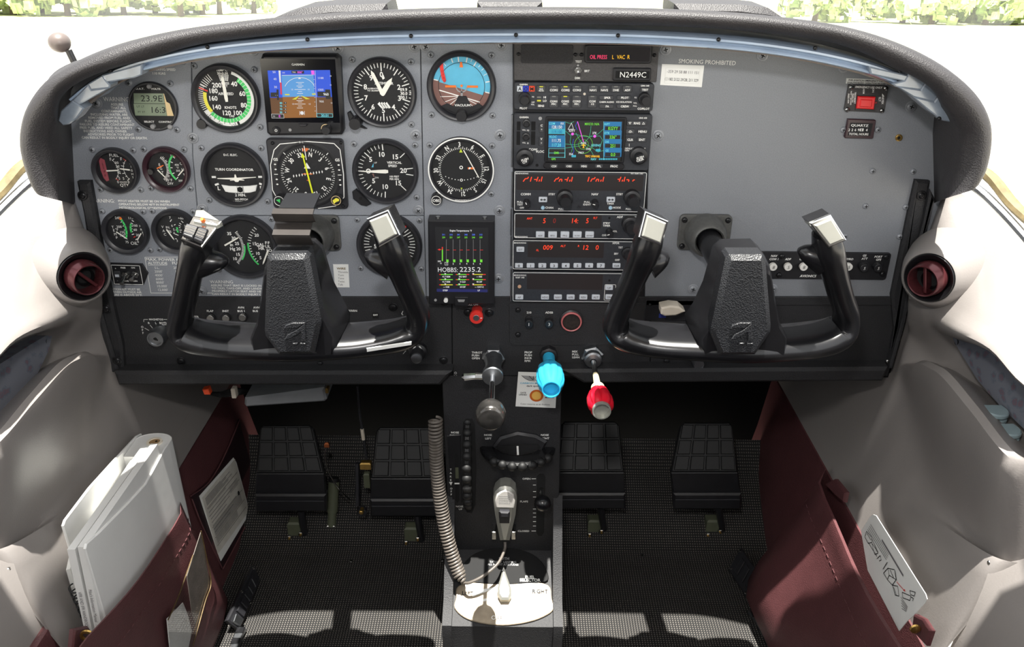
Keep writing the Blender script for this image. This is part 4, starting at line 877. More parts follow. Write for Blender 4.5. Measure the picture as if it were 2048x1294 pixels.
# audio panel
o, L_, h = unit('audio_selector', 'slim black audio selector radio with two rows of COM and NAV buttons', 'radio', 1028, 166, 1307, 221, .007, frame=False, r=5)
for x, m, t, ink in ((1034, M_key, 'A', M_blackink), (1046, pm('marker_blue', (40, 60, 190), .4), 'O', M_blackink), (1058, pm('marker_red', (225, 72, 40), .4), 'M', M_blackink)): key(o, x, 172, x+11.4, 183.5, h, m, t, ink, 7, .6, .001, name='marker_lamp')
led0 = pm('led_off', (120, 120, 115)); 
key(o, 1073.6, 171, 1091.4, 184.7, h, M_gkey, 'MKR\nMUTE', None, 2.6, led=E_yel, ty=2)
for x, t, l in ((1098.7, 'COM1', led0), (1121.6, 'COM2', E_yel), (1144.5, 'COM3', led0)):
    key(o, x, 171, x+18.7, 184.7, h, M_gkey, t, None, 4.2, led=l, ty=2.5); key(o, x, 190.6, x+17.8, 216, h, M_gkey, t+'\nMIC', None, 3.9, led=l, ty=2)
for x, t in ((1177.5, 'NAV1'), (1200, 'NAV2'), (1223, 'DME'), (1246, 'ADF')): key(o, x, 171, x+17.8, 184.7, h, M_gkey, t, None, 4, led=led0, ty=2.5)
key(o, 1281, 175.5, 1299, 184, h, M_gkey, 'TEST', None, 4); key(o, 1176, 190.6, 1193.5, 216, h, M_gkey, 'COM\n1/2', None, 3.9, led=led0, ty=2); key(o, 1073, 207.7, 1091, 215.6, h, M_gkey, 'SENS', None, 4)
for x, y, t in ((1199, 191.4, 'SPKR'), (1199, 208.7, 'PA'), (1234, 191.4, 'PILOT'), (1234, 208.7, 'CREW')): key(o, x, y, x+28, y+8.2, h, M_gkey, '  '+t, None, 4)
for y, m in ((193, led0), (200, E_yel)): b = MB(); b.B(1074, y, 1082, y+3, h, h+.0006, m, 1); obj('indicator_lamp', b, o)
for t, x, y, s_ in (('GARMIN', 1047, 169, 3), ('HI', 1089.5, 194.5, 4), ('LO', 1089.5, 201.5, 4), ('CABIN AUDIO', 1213.4, 204, 3.2), ('ICS ISOLATION', 1248, 204, 3.2), ('PILOT', 1047, 216.5, 4), ('COPILOT', 1287, 217.5, 4), ('SQ', 1066, 193.5, 2.6), ('OFF', 1066, 204.5, 2.6), ('VOL', 1065.5, 209, 2.6), ('SQ', 1271, 195, 2.6), ('VOL', 1270.5, 206, 2.6), ('PULL', 1270, 212, 2.4), ('GMA 340', 1290, 171.5, 3)): L_.T(t, x, y, s_, M_white, h+.0002, bold=1)
obj('lettering', L_, o)
b = MB(); b.K(1169, 188, 2.6, h, h+.0008, M_off, 10); obj('photocell', b, o)
knob2(o, 1049.5, 198, 12, 1052, 203, 8.8, h, .014, .024); knob2(o, 1290, 199, 12, 1296, 204, 8.8, h, .014, .024)

# gps navigator
o, L_, h = unit('gps_navigator', 'large radio with a colour moving map screen and four corner knobs', 'radio', 1027.5, 228.5, 1301, 341, .008, frame=False, r=5)
b = MB(); b.B(1090, 234.5, 1251, 326, h, h+.002, M_blk, 3, .0008); b.Q(1093.5, 238, 1247, 323, h+.0021, M_hole); obj('screen_bezel', b, o)
b = MB(); W = h+.0023; Q_ = lambda x0, y0, x1, y1, m, dw=0: b.Q(x0, y0, x1, y1, W+dw, m)
Q_(1097, 242, 1243, 321.5, E_blk); Q_(1097, 243, 1130, 257, E_dblue, .0001); Q_(1097, 257.5, 1130, 268, E_teal, .0001); Q_(1097, 270.5, 1130, 295, E_dblue, .0001)
b.F(1097, 297, 1130, 315, .7, W+.0001, E_cyan); b.L(1097, 306, 1130, 306, .7, W+.0001, E_cyan); b.L(1130, 243, 1130, 316, .8, W+.0001, E_cyan); b.L(1207.5, 243, 1207.5, 320, .8, W+.0001, E_cyan)
T_ = lambda t, x, y, s_, m, al='c', sx=.85: b.T(t, x, y, s_, m, W+.0004, al, bold=1, sx=sx)
T_('COM', 1104, 247, 4.4, E_cyan); T_('RX', 1124.5, 247, 4.2, E_white); T_('128.150', 1113.5, 254, 6, E_white, sx=.78); T_('119.100', 1113.5, 263.5, 6, E_dblue, sx=.78)
T_('VLOC', 1106, 273.5, 4.8, E_cyan); T_('111.75', 1112.5, 281, 6.2, E_white, sx=.8); T_('117.20', 1112.5, 290, 6.2, E_cyan, sx=.8); T_('EMR', 1113, 305.7, 4.4, E_green); T_('GPS', 1107, 318, 4.2, E_green)
for y, t, q in ((244.5, 'WPT', 'KGYY'), (262, 'DTK', '336°'), (279.5, 'DIS', '251'), (297, 'GS', '0.0')):
    Q_(1208, y-1, 1243, y+16.5, E_dblue, .0001); b.Q(1210, y+8.2, 1240.5, y+16, W+.0002, E_blk); T_(t, 1214, y+4, 4.4, E_cyan); T_(q, 1226, y+12.2, 6.6, E_green, sx=.8)
T_('MXCO: N/A', 1184, 248, 4.6, E_green); T_('TRFC UNAVAIL', 1185, 312.5, 4.2, E_amb, sx=.74); T_('NAV', 1187, 318.3, 4.4, E_cyan)
for k in range(11): b.Q(1198+3.4*k, 316.5, 1200.4+3.4*k, 320, W+.0002, E_teal)
T_('KFFT', 1144, 261.5, 4.6, E_white); T_('27K', 1189, 266, 4.4, E_white); T_('LEXING', 1192, 290.5, 4.6, E_cyan); T_('KLEX', 1167, 286, 4, E_white); T_('HYK', 1177, 298, 4, E_white); T_('79KY', 1162, 305.5, 4.2, E_white); T_('35A', 1142, 308, 4.2, E_white)
for pts, m in (([(1131, 262), (1140, 270), (1150, 268), (1163, 272), (1180, 274), (1196, 268), (1207, 258)], E_tq), ([(1182, 252), (1181, 264), (1178, 275), (1170, 284), (1160, 292), (1131, 296)], E_tq), ([(1131, 288), (1150, 290), (1167, 285), (1185, 296), (1196, 304), (1207, 301)], E_tq), ([(1152, 266), (1158, 278), (1167, 290), (1183, 303), (1189, 315)], E_tq), ([(1131, 244), (1140, 247), (1148, 243)], E_tq), ([(1196, 305), (1205, 280), (1200, 272), (1180, 272)], E_tq), ([(1142, 270), (1140, 284), (1145, 296), (1143, 304)], E_tq), ([(1147, 278), (1145, 290), (1148, 302), (1144, 312)], E_blue), ([(1154, 244), (1151, 252), (1154, 260)], E_blue)): b.lines(pts, .8, W+.0002, m)
b.L(1155, 243, 1167, 284, 1.5, W+.0003, E_mag)
u, v = uv(1167, 289, W); k = sc(1167, 289); b.band(u, v, 17.6*k, 18.2*k, 0, 360, W+.00025, E_green, 32); b.band(u, v, 9.5*k, 10*k, 0, 360, W+.00025, E_green, 24)
b.K(1145, 268, 2.8, W+.0003, W+.0004, E_mag, 12); b.K(1189.5, 272.5, 3, W+.0003, W+.0004, E_mag, 12); b.lines([(1136, 259), (1143, 246), (1147, 258)], .9, W+.0003, E_white, True); b.Q(1191.5, 298, 1201, 303, W+.0003, E_teal, 1); b.Q(1143, 310, 1152, 314.5, W+.0003, E_teal, 1)
b.L(1167, 287, 1167, 296, 2, W+.0005, E_amb); b.L(1163, 290.5, 1171.5, 290.5, 1.6, W+.0005, E_amb); b.L(1165, 295.5, 1169, 295.5, 1, W+.0005, E_amb); obj('map_screen', b, o)
for x, y, t in ((1079, 247, 'C'), (1078.6, 274, 'V')): key(o, x, y, x+8.4, y+18, h, M_gkey, t, None, 4, ty=-5); L_.T('+', x+4.2, y+12, 4, M_white, h+.0024)
for x0, y0, x1, y1 in ((1033.6, 243, 1041, 261), (1033, 262.5, 1040.3, 290), (1062.5, 243, 1071, 261), (1062, 262.5, 1070.5, 290)): L_.Q(x0, y0, x1, y1, h+.0002, M_hole, 1)
knob2(o, 1053, 247, 7.5, 1053, 248.5, 5, h, .012, .017); knob2(o, 1052, 274, 7.5, 1052, 276, 5, h, .012, .017)
for t, x, y, w_, hh in (('   ', 1254, 241.3, 39, 10.5), ('-D-', 1252, 258, 17.8, 10.3), ('MENU', 1276, 258, 18.2, 10.3), ('CLR', 1251.5, 274.5, 17.5, 10), ('ENT', 1275, 274.5, 17.8, 10)): key(o, x, y, x+w_, y+hh, h, M_gkey, t, None, 4.4, 2.5)
L_.T('RNG', 1274, 246.5, 4.4, M_white, h+.0025, bold=1)
for x, f in ((1260, 1), (1287, -1)): L_.lines([(x-2.5, 246.5-2*f), (x+2.5, 246.5-2*f), (x, 246.5+2*f)], .8, h+.0025, M_white, True)
b = MB(); b.B(1087, 326.5, 1249, 338.5, h, h+.003, M_blk, 5.5, .001); obj('key_strip', b, o)
for k, t in enumerate(('CDI', 'OBS', 'MSG', 'FPL', 'PROC')): key(o, 1099.5+30.1*k, 328.6, 1116+30.1*k, 336.4, h+.003, M_gkey, t, None, 4, 2.5, .0014)
for t, x, y, s_ in (('GARMIN', 1048, 234.5, 3.4), ('GNS 430', 1286, 236, 3), ('COM/', 1066, 299, 4.6), ('VLOC', 1080, 303, 4.6), ('DEFAULT', 1258.5, 297, 3.2), ('NAV', 1254, 301, 3.2), ('GPS', 1285.5, 298, 4.6), ('VOL', 1048, 260, 2.6), ('SQ', 1056, 260.5, 2.6), ('VOL', 1048, 285.5, 2.6), ('ID', 1056, 286.5, 2.6)): L_.T(t, x, y, s_, M_white, h+.0002, bold=1)
L_.L(1258.5, 287.5, 1258.5, 293, .8, h+.0002, M_white); b = MB(); b.K(1080.5, 237, 3.6, h, h+.0008, M_grey, 12); obj('photocell', b, o)
b = MB(); b.K(1074, 330.5, 3, h+.0001, h+.0003, M_hole, 12); obj('lock_screw', b, o); obj('lettering', L_, o)
knob2(o, 1049.6, 317, 17, 1055, 327, 9.6, h, .016, .026, t='PUSH\nC/V'); knob2(o, 1278, 313, 17, 1283, 325, 9.6, h, .016, .026, t='PUSH\nCRSR')

# nav-com radio
o, L_, h = unit('navcom_radio', 'black nav and comm radio with a long red digit window', 'radio', 1027.5, 343, 1292, 424.5, .007)
b = MB(); b.Q(1032.7, 349.5, 1286.5, 381, h+.0002, E_dred, 2); sg = lambda pts: b.lines([(1010+x/4.6226, 330+y/4.6226) for x, y in pts], 1.7, h+.0004, E_red)
for s_ in ([(168, 153), (188, 126), (208, 126), (218, 110)], [(234, 153), (246, 110)], [(270, 134), (298, 134), (306, 110)], [(292, 152), (298, 138)], [(314, 153), (320, 134)], [(334, 153), (344, 108)],
           [(455, 153), (472, 128), (490, 128), (498, 112)], [(500, 153), (508, 132), (526, 132), (524, 153)], [(552, 134), (578, 134), (586, 112)], [(572, 152), (578, 138)], [(596, 153), (602, 136)], [(614, 153), (624, 110)],
           [(766, 153), (778, 110)], [(792, 153), (806, 128), (826, 128), (834, 112)], [(840, 153), (848, 132), (866, 132), (864, 153)], [(884, 153), (890, 136)], [(904, 153), (914, 110)],
           [(1042, 132), (1064, 132), (1072, 110)], [(1056, 153), (1062, 138)], [(1082, 153), (1088, 136)], [(1100, 153), (1110, 110)], [(1124, 136), (1146, 136), (1142, 155)], [(1180, 152), (1186, 138), (1200, 138)]): sg(s_)
obj('digit_window', b, o)
for t, x, y, s_ in (('COMM', 1051.5, 388.4, 4.6), ('STBY', 1103.5, 388.4, 4.2), ('NAV', 1189.6, 388.4, 4.6), ('STBY', 1239, 388.4, 4.2), ('CHAN', 1098.7, 415.3, 4), ('MODE', 1233.5, 415.3, 4), ('TIMER', 1221, 407.3, 3.6), ('PULL', 1040, 404, 3.8), ('TEST', 1040, 409, 3.8), ('OFF', 1044, 415.5, 3.6), ('PULL', 1174, 404, 3.8), ('IDENT', 1174, 409, 3.8), ('PULL', 1122, 418, 3.6), ('PULL', 1257, 418, 3.6), ('BENDIX/KING', 1044, 347, 2.9), ('KX 155A TSO', 1274, 347, 2.9)): L_.T(t, x, y, s_, M_white, h+.0002, bold=1)
obj('lettering', L_, o)
for x in (1077.5, 1213.3):
    q = key(o, x, 394.5, x+17, 404.8, h, M_key); b = MB(); b.P([(x+2.5, 399.6), (x+6, 397), (x+6, 402.2)], h+.0024, M_blackink); b.P([(x+14.5, 399.6), (x+11, 397), (x+11, 402.2)], h+.0024, M_blackink); b.L(x+5, 399.6, x+12, 399.6, 1.3, h+.0024, M_blackink); obj('arrow_mark', b, q)
for x in (1085.7, 1221): b = MB(); b.K(x, 416, 3.8, h, h+.0015, pm('pale_blue_key', (165, 200, 222), .4), 14, .3); obj('button', b, o)
pointer_knob(o, 1053.5, 410, 7, h, .018, -25); pointer_knob(o, 1191, 410, 7, h, .018, -75); knob2(o, 1130, 398, 16, 1134, 408, 11, h, .016, .030); knob2(o, 1265, 398, 16, 1271, 408, 11, h, .016, .030)
b = MB(); b.K(1158.5, 414, 3, h, h+.001, M_bez, 12); obj('photocell', b, o)

# direction finder
o, L_, h = unit('direction_finder_radio', 'black ADF radio with five white keys under red ANT digits', 'radio', 1027.5, 427, 1289, 478.5, .007)
b = MB(); b.Q(1031, 430, 1203, 456, h+.0002, E_dred, 2)
dim = em('led_red_dim', (150, 30, 20), .9)
for t, x, y, s_, m in (('ANT', 1059, 437, 4.4, E_red), ('5', 1088.5, 441.5, 10, E_red), ('0', 1108.5, 441.5, 10, dim), ('14:', 1149, 441.5, 10, E_red), ('5', 1174.5, 441.5, 10, E_red), ('FLT', 1190.5, 436, 4.2, E_red)): b.T(t, x, y, s_, m, h+.0004, bold=0, sx=.85, sh=.1)
obj('digit_window', b, o)
for k, t in enumerate(('ADF', 'BFO', 'FRQ', 'FLT/ET', 'SET/RST')): key(o, 1071.8+24.7*k, 464, 1089.2+24.7*k, 475.6, h, M_key, t, M_greyink, 3.4 if k < 3 else 2.6, 1.4, .003, ty=1.5)
for t, x, y, s_ in (('ADF', 1239.7, 434, 4.4), ('STBY/', 1213, 446.3, 3.8), ('TIMER', 1213, 451.3, 3.8), ('OFF', 1208.5, 470.5, 3.8), ('VOL', 1229.5, 462.5, 3.6), ('BENDIX/KING', 1042.5, 473.5, 2.9), ('KR 87 TSO', 1272, 434, 2.9)): L_.T(t, x, y, s_, M_white, h+.0002, bold=1)
L_.K(1218.8, 436, 2.4, h, h+.0002, M_hole, 10); obj('lettering', L_, o)
pointer_knob(o, 1220, 469, 7, h, .018, -105); knob2(o, 1261, 451, 16, 1266, 462, 11, h, .016, .030)

# transponder
o, L_, h = unit('transponder', 'black transponder radio with white keys numbered 0 to 7', 'radio', 1024.5, 481, 1277, 541, .007)
b = MB(); b.Q(1055.4, 485, 1207.5, 515, h+.0002, E_dred, 1)
for t, x, y, s_ in (('FL', 1075, 500.5, 4), ('009', 1095.5, 495, 9.5), ('ALT', 1126, 492, 4.2), ('R', 1157, 492, 4), ('12', 1170.5, 495, 9.5), ('0', 1194, 495, 9.5)): b.T(t, x, y, s_, E_red, h+.0004, sx=.95, sh=.1)
obj('digit_window', b, o); key(o, 1032.7, 494.5, 1048.6, 504.2, h, M_key, 'IDT', M_greyink, 3.8)
for k in range(8): key(o, 1029.9+23.43*k, 527.3, 1045.7+23.43*k, 536, h, M_key, str(k), M_blackink, 5.4)
key(o, 1225.2, 527.3, 1241, 536, h, M_key, 'CLR', M_blackink, 4)
for t, x, y, s_ in (('XPDR', 1231.7, 486.3, 3.8), ('TST', 1241, 495, 3.8), ('SBY', 1232.4, 507.4, 3.8), ('OFF', 1234.6, 520, 3.8), ('BENDIX/KING', 1040, 485.8, 2.8)): L_.T(t, x, y, s_, M_white, h+.0002, bold=1)
obj('lettering', L_, o); knob2(o, 1256, 508, 12, 1258, 514, 8, h, .012, .020)

# autopilot
o, L_, h = unit('autopilot_control', 'lowest radio with a blank dark window and AP HDG NAV keys', 'radio', 1024.5, 545, 1275, 605, .007)
b = MB(); b.Q(1054, 548.5, 1205, 579, h+.0002, E_dred, 1); obj('digit_window', b, o)
for x, t in ((1030.5, 'AP'), (1082, 'HDG'), (1107.8, 'NAV'), (1133.3, 'APR'), (1158.8, 'REV'), (1183.7, 'ALT')): key(o, x, 590.2, x+16, 599.4, h, M_key, t, M_greyink, 4)
key(o, 1211, 571.5, 1226, 580.5, h, M_key, 'UP', M_greyink, 4); key(o, 1211, 590, 1226, 599, h, M_key, 'DN', M_greyink, 4); L_.F(1208.6, 569, 1231, 601, .9, h+.0002, M_white, 2)
for t, x, y, s_ in (('BENDIX/KING', 1040, 550.5, 2.8), ('KAP 140', 1040, 555, 3.4)): L_.T(t, x, y, s_, M_white, h+.0002, bold=1)
L_.K(1218.8, 561, 2.4, h, h+.0002, M_hole, 10); obj('lettering', L_, o)
b = MB(); b.K(1039, 573.5, 3.6, h, h+.0012, pm('amber_lens', (205, 165, 135), .4), 14, .3); obj('photocell', b, o)
for y0, y1 in ((345, 415), (418, 470), (472, 532), (538, 604), (230, 335)):
    b = MB(); b.B(1020.5 if y0 > 400 else 1022.5, y0, 1023.6 if y0 > 400 else 1026, y1, -.001, .003, M_alu, .5, .0004); obj('rack_rail', b, panel)

# engine monitor
e = thing('engine_monitor', 'tall black engine monitor screen showing HOBBS 2235.2', 'display', (uv(922, 520)[0], 0, uv(922, 520)[1]))
b = MB(); b.PP([(855.5, 441), (989, 442), (988.5, 609), (858, 609)], 0, .022, M_blk, .0015); obj('case', b, e)
b = MB(); b.Q(872, 456, 977, 586, .0222, E_blk); W = .0224
T_ = lambda t, x, y, s_, m, al='c', sx=1., sh=0: b.T(t, x, y, s_, m, W+.0002, al, bold=1, sx=sx, sh=sh)
T_('Engine Temperatures °F', 921.5, 461.3, 3.6, E_white, sx=.88)
for k in range(6):
    x = 887.2+14.9*k; T_(('311', '310', '341', '340', '338', '313')[k], x, 469.3, 3.2, E_txtb, sx=.9); T_(('239', '251', '247', '255', '248', '259')[k], x, 474.8, 3.2, E_green, sx=.9)
    x = 892.6+13.5*k; b.L(x, 479, x, 521, .9, W, pm('screen_grey_line_%d' % k, (130, 130, 130), .6, emit=.7) if k == 0 else MATS['screen_grey_line_0']); b.L(x, 500, x+6, 500, .8, W+.0001, E_rd); b.Q(x, 519, x+4.6, 524.5, W+.0001, E_green); T_(str(k+1), x+.3, 527.5, 3.4, E_white)
b.F(889.5, 524.5, 896, 530.5, .6, W+.0002, E_white); b.L(884.8, 498, 884.8, 522, 2.2, W, E_green); b.L(884.8, 494, 884.8, 499, 2.2, W+.0001, E_rd); b.P([(875, 499), (879, 497.5), (883, 499), (879, 501)], W, E_rd); T_('200', 878.5, 522.5, 3, E_white); T_('°F', 881.5, 527, 3, E_white)
b.W('HOBBS:', 875, 916, 539.5, 9.5, E_white, W+.0002, 0); b.W('2235.2', 919, 962, 539, 10, E_white, W+.0002, 0)
for i in range(3):
    for j in range(3):
        x = 878.5+33*i; y = 549+10.3*j; b.L(x, y, x+27, y, 1.8, W, E_green if (i, j) not in ((2, 0), (0, 2), (2, 2)) else E_yel); b.L(x, y, x+3, y, 1.8, W+.0001, E_rd); b.L(x+21 if i else x, y, x+27 if i else x+3, y, 1.8, W+.0001, E_rd); b.P([(x+10-5*i, y-2.5), (x+14-5*i, y-2.5), (x+12-5*i, y+1)], W+.0002, E_white)
        T_(('41.7 REM', '24.3 BAT', '--- RES', '41.7 REM', '0 CLD', '48 DIF', '--- H:M', '60 DIF', '--- OAT-C')[j*3+i], x+14, y+4.3, 3.4, E_white, sx=.85)
b.Q(873.5, 578, 975, 584, W, E_navy); T_('STEP', 890.5, 580.8, 3.4, E_white); T_('LF', 957.5, 580.8, 3.4, E_white); obj('screen', b, e)
b = MB(); b.K(891.5, 602, 4.3, .022, .026, M_white, 16, .6); obj('button', b, e); b = MB(); b.K(871, 600.5, 2.8, .022, .023, M_grey, 12); obj('light_sensor', b, e)
b = MB(); b.B(910, 594.5, 936, 612, .022, .026, M_blk, 1, .0006); b.P([(915, 599), (930, 599), (928, 604), (917, 604)], .0262, M_grey); obj('usb_cover', b, e)
for x in (876, 969.5): b = MB(); u, v = uv(x, 436, .008); k = sc(x, 436); b.v += [] ; b.X = lambda a, c, w_: (a, -(.008+(c-v)*1), v+.0155+w_*1); 
b = MB(); z0 = uv(920, 441, .022)[1]
for x in (876, 969.5):
    uu = uv(x, 437, .011)[0]; b.sweep([(uu, -.011, z0-.0004), (uu, -.011, z0+.0012)], .0028, .0028, M_steel, (0, 1, 0), 12)
obj('top_screws', b, e)
# ================================================================== lettering on the panel
b = MB(); T = b.T; Wd = b.W
Wd('MANEUVERING SPEED', 285, 351, 138.8, 4.6, bold=1); Wd('110 KIAS', 304, 331, 146.8, 4.6, bold=1); Wd('WARNING', 206.6, 258.5, 198.5, 8.4)
for t, x0, x1, y in (('ASSURE', 221.5, 246.5, 208.7), ('THAT ALL', 222, 251.5, 215.6), ('CONTAMINANTS,', 202.5, 254, 222.4), ('INCLUDING WATER, ARE', 181, 255.3, 229), ('REMOVED FROM FUEL AND', 176.5, 260, 235.7), ('FUEL SYSTEM BEFORE FLIGHT.', 169.6, 264.5, 242.4), ('FAILURE TO ASSURE CONTAMINANT', 159.5, 269, 249), ('FREE FUEL AND HEED ALL SAFETY', 159.5, 264.5, 255.6), ('INSTRUCTIONS AND OWNER', 167, 253.3, 262.3), ('ADVISORIES PRIOR TO FLIGHT', 175.5, 267.8, 268.9), ('CAN RESULT IN BODILY INJURY OR DEATH.', 163.3, 294.7, 275.5)): Wd(t, x0, x1, y, 4.8, bold=1)
Wd('WARNING:', 177.5, 229.5, 401.6, 7.2); Wd('PITOT HEATER MUST BE ON WHEN', 236, 339.6, 402.4, 4.4, bold=1); Wd('OPERATING BELOW 40°F IN INSTRUMENT', 237.4, 359, 409, 4.4, bold=1); Wd('METEOROLOGICAL CONDITIONS.', 238.4, 334.6, 415.8, 4.4, bold=1)
b.lines([(425, 514), (289.6, 514.6), (301.7, 586), (425, 586)], 1, .0003, M_white); Wd('MAX. POWER FUEL FLOW', 291.8, 402, 519.3, 5.6, bold=1); Wd('ALTITUDE', 295.7, 334.6, 526.3, 5.6, bold=1); Wd('FUEL FLOW', 343.8, 395, 526.3, 5.6, bold=1); b.L(296, 530.2, 334, 530.2, .8, .0003, M_white)
for t, q, x, y in (('S.L.', '20.5', 314, 535.6), ("2000'", '19.0', 317, 543), ("4000'", '17.5', 318, 550.5), ("6000'", '16.5', 319.5, 558), ("8000'", '15.0', 320.5, 565), ("10,000'", '14.0', 324, 572.3), ("12,000'", '13.0', 325.5, 579.7)): T(t, x, y, 5); T(q, x+39, y, 5)
Wd('WINTERIZATION KIT MUST BE', 193, 280, 578.4, 4.4, bold=1); Wd('REMOVED WHEN OUTSIDE AIR', 193, 283, 584, 4.4, bold=1); Wd('TEMPERATURE IS ABOVE 20°F.', 193, 285.2, 589.7, 4.4, bold=1)
Wd('WARNING', 419.7, 466.4, 563.7, 6.4); Wd('ASSURE THAT SEAT IS LOCKED IN POSITION PRIOR', 421.8, 575, 571.3, 4.2, bold=1); Wd('TO TAXI, TAKE-OFF, AND LANDING. FAILURE TO', 423, 571, 577, 4.2, bold=1); Wd('PROPERLY LATCH SEAT AND HEED ALL SAFETY', 424, 568, 582.7, 4.2, bold=1); Wd('CAN RESULT IN BODILY INJURY OR DEATH.', 424, 552, 588.6, 4.2, bold=1)
Wd('SMOKING PROHIBITED', 1357, 1472.5, 122.5, 8, rot=-1.6)
# lower black panel
Wd('MAGNETOS', 298, 326, 638.8, 4, bold=1)
b.lines([(287.5, 644), (287.5, 639), (296, 639)], .9, .0003, M_white); b.lines([(327, 639), (335, 639)], .9, .0003, M_white)
for t, x, y in (('R', 297.5, 646), ('L', 311.6, 646), ('BOTH', 327, 646), ('O', 284.5, 654), ('F', 285, 660), ('F', 286, 666), ('MASTER', 386, 633.5), ('FLAP', 420, 622), ('INST', 451, 622), ('AVN', 482, 615), ('BUS 1', 482.5, 622), ('AVN', 513, 615), ('BUS 2', 513, 622), ('WARN', 704.7, 621.4), ('L', 805, 628), ('R', 806, 635), ('210', 1058, 625), ('ADSB', 1098.4, 625), ('W', 1294, 635), ('UP', 1306, 633), ('OFF', 1372, 624)): T(t, x, y, 4.4, w=.0016, bold=1)
for x0, y0, x1, y1 in ((289, 656, 298, 661), (300, 650, 305, 656), (312, 650, 313.5, 655), (325, 651, 321.5, 656), (320, 649.5, 333, 649.5), (335, 655, 330, 660), (375, 642, 402, 643)): b.L(x0, y0, x1, y1, .9, .0004, M_white)
for x, y0, ts in ((943.5, 705, ('THROT', 'PUSH', 'OPEN')), (1048.9, 704.6, ('PROP', 'PUSH', 'INCR', 'RPM')), (1144, 703, ('MIX', 'PULL', 'LEAN'))):
    for k, t in enumerate(ts): T(t, x, y0+5.7*k, 4.4, al='l', bold=1)
T('PULL ON', 944, 609, 4.2, w=.0004, bold=1); T('C', 911, 752, 5, rot=90); T('O', 911, 746, 5, rot=90); b.lines([(806, 622), (803, 628)], 1, .0004, M_white); b.lines([(806, 708), (813, 700), (826, 698)], .8, .0004, M_white); b.lines([(848, 702), (852, 694)], .9, .0004, M_white)
obj('lettering', b, panel)

# ================================================================== small things on the panel
def at(px, py): u, v = uv(px, py); return (u, 0, v)
o = thing('switch_plate', 'small black six sided plate with two metal toggles by the vent', 'switch plate', at(257, 549))
b = MB(); b.PP([(219.6, 526), (284, 528), (296, 547), (287, 570), (228.5, 570), (217, 548)], 0, .0025, M_blk, .0006); obj('plate', b, o)
b = MB(); b.lines([(222, 530), (279, 531.5), (286, 569), (229, 568)], 1.1, .0027, M_white, True)
for t, x, y in (('+', 231, 537), ('-', 235, 561), ('FREE', 246, 535.5), ('ON', 266, 535.5), ('AVE', 253, 562), ('GEN', 270, 562)): b.T(t, x, y, 3.4, M_white, .0028, bold=1)
obj('lettering', b, o)
b = MB(); b.B(228, 543, 240, 556, .0025, .0045, M_gkey, 1, .0004); b.Q(230, 549, 238, 554, .0047, M_key); obj('meter_window', b, o)
for x, y, x2, y2 in ((250, 551, 243, 568), (269.5, 550, 262, 560)):
    b = MB(); b.K(x, y, 7.6, .0025, .006, M_steel, 6, .5); b.K(x, y, 5, .006, .009, M_steel, 16, .5); u, v = uv(x, y, .009); u2, v2 = uv(x2, y2, .022)
    b.sweep([(u, -.008, v), (u2, -.022, v2)], [.0016, .0024], [.0016, .0024], M_steel); obj('toggle', b, o)
o = thing('ignition_lock', 'round metal key lock under the MAGNETOS lettering', 'lock', at(310, 660))
b = MB(); u, v = uv(310, 679, .022); k = sc(310, 679, .022); b.lathe([(17*k, 0), (17*k, .020), (16*k, .022), (13*k, .022), (12.6*k, .0205), (1e-5, .0205)], u, v, M_alu, 36); obj('barrel', b, o)
b = MB(); b.seg((u-4*k, v+1*k), (u+4.5*k, v-3*k), 3.4*k, .0207, M_hole); b.cyl(u, v, 3.4*k, .0205, .0206, M_hole, 16); obj('keyway', b, o)
for x, y, t in ((420, 637, 0), (451, 637, 0), (484, 635, 0), (402, 645, 1)):
    if t: continue
    o = thing('rocker_breaker', 'round chrome rimmed breaker switch under %s lettering' % {420: 'FLAP', 451: 'INST', 484: 'AVN BUS 1'}[x], 'switch', at(x, y), 'breaker switches behind the yoke bar')
    b = MB(); b.K(x, y, 10.5, 0, .003, M_blk, 20, .8); obj('collar', b, o); b = MB(); b.K(x, y+1, 7.5, .003, .008, M_steel, 20, .8); obj('button', b, o)
o = thing('placard', 'tiny black label behind the yoke bar beside the WARN lettering', 'label', at(751, 630)); b = MB(); b.B(745, 626, 757, 637, 0, .0008, M_hole); b.T('EXT', 751, 630, 3.6, M_white, .001, bold=1); obj('tag', b, o)
o = thing('dimmer_knob', 'silver topped black knob below the yoke near the throttle', 'knob', at(832, 700))
b = MB(); u, v = uv(833, 716, .022); k = sc(833, 716, .022); b.lathe([(19*k, 0), (18*k, .006), (13*k, .008), (12.5*k, .021), (11.5*k, .022)], u, v, M_blk, 28); b.lathe([(11.5*k, .022), (10.5*k, .0245), (8*k, .0250), (1e-5, .0250)], u, v, M_alu, 28); b.seg((u-8*k, v+9*k), (u-4*k, v+16*k), 3*k, .0085, M_white); b.seg((u+8*k, v+9*k), (u+4*k, v+16*k), 3*k, .0085, M_white); obj('dial', b, o)
o = thing('heater_knob', 'small silver knob under the yoke in front of the empty panel', 'knob', at(1397, 718))
b = MB(); u, v = uv(1398, 731, .018); k = sc(1398, 731, .018); b.lathe([(11*k, 0), (11*k, .016), (10*k, .018), (8.6*k, .018), (8.4*k, .0172), (1e-5, .0172)], u, v, M_alu, 28); obj('dial', b, o)
o = thing('static_knob', 'bright red knob with metal centre below the engine monitor', 'knob', at(952, 620))
b = MB(); u, v = uv(952.5, 636, .024); k = sc(952, 636, .024); b.lathe([(11*k, 0), (10*k, .010), (13.5*k, .016), (14*k, .0225), (12.8*k, .024), (1e-5, .024)], u, v, M_red, 32); obj('knob_body', b, o)
b = MB(); b.cyl(u, v, 6.4*k, .024, .0246, M_alu, 24, .0003); b.seg((u+8*k, v), (u+12*k, v), 1.6*k, .0242, M_white); obj('insert', b, o)
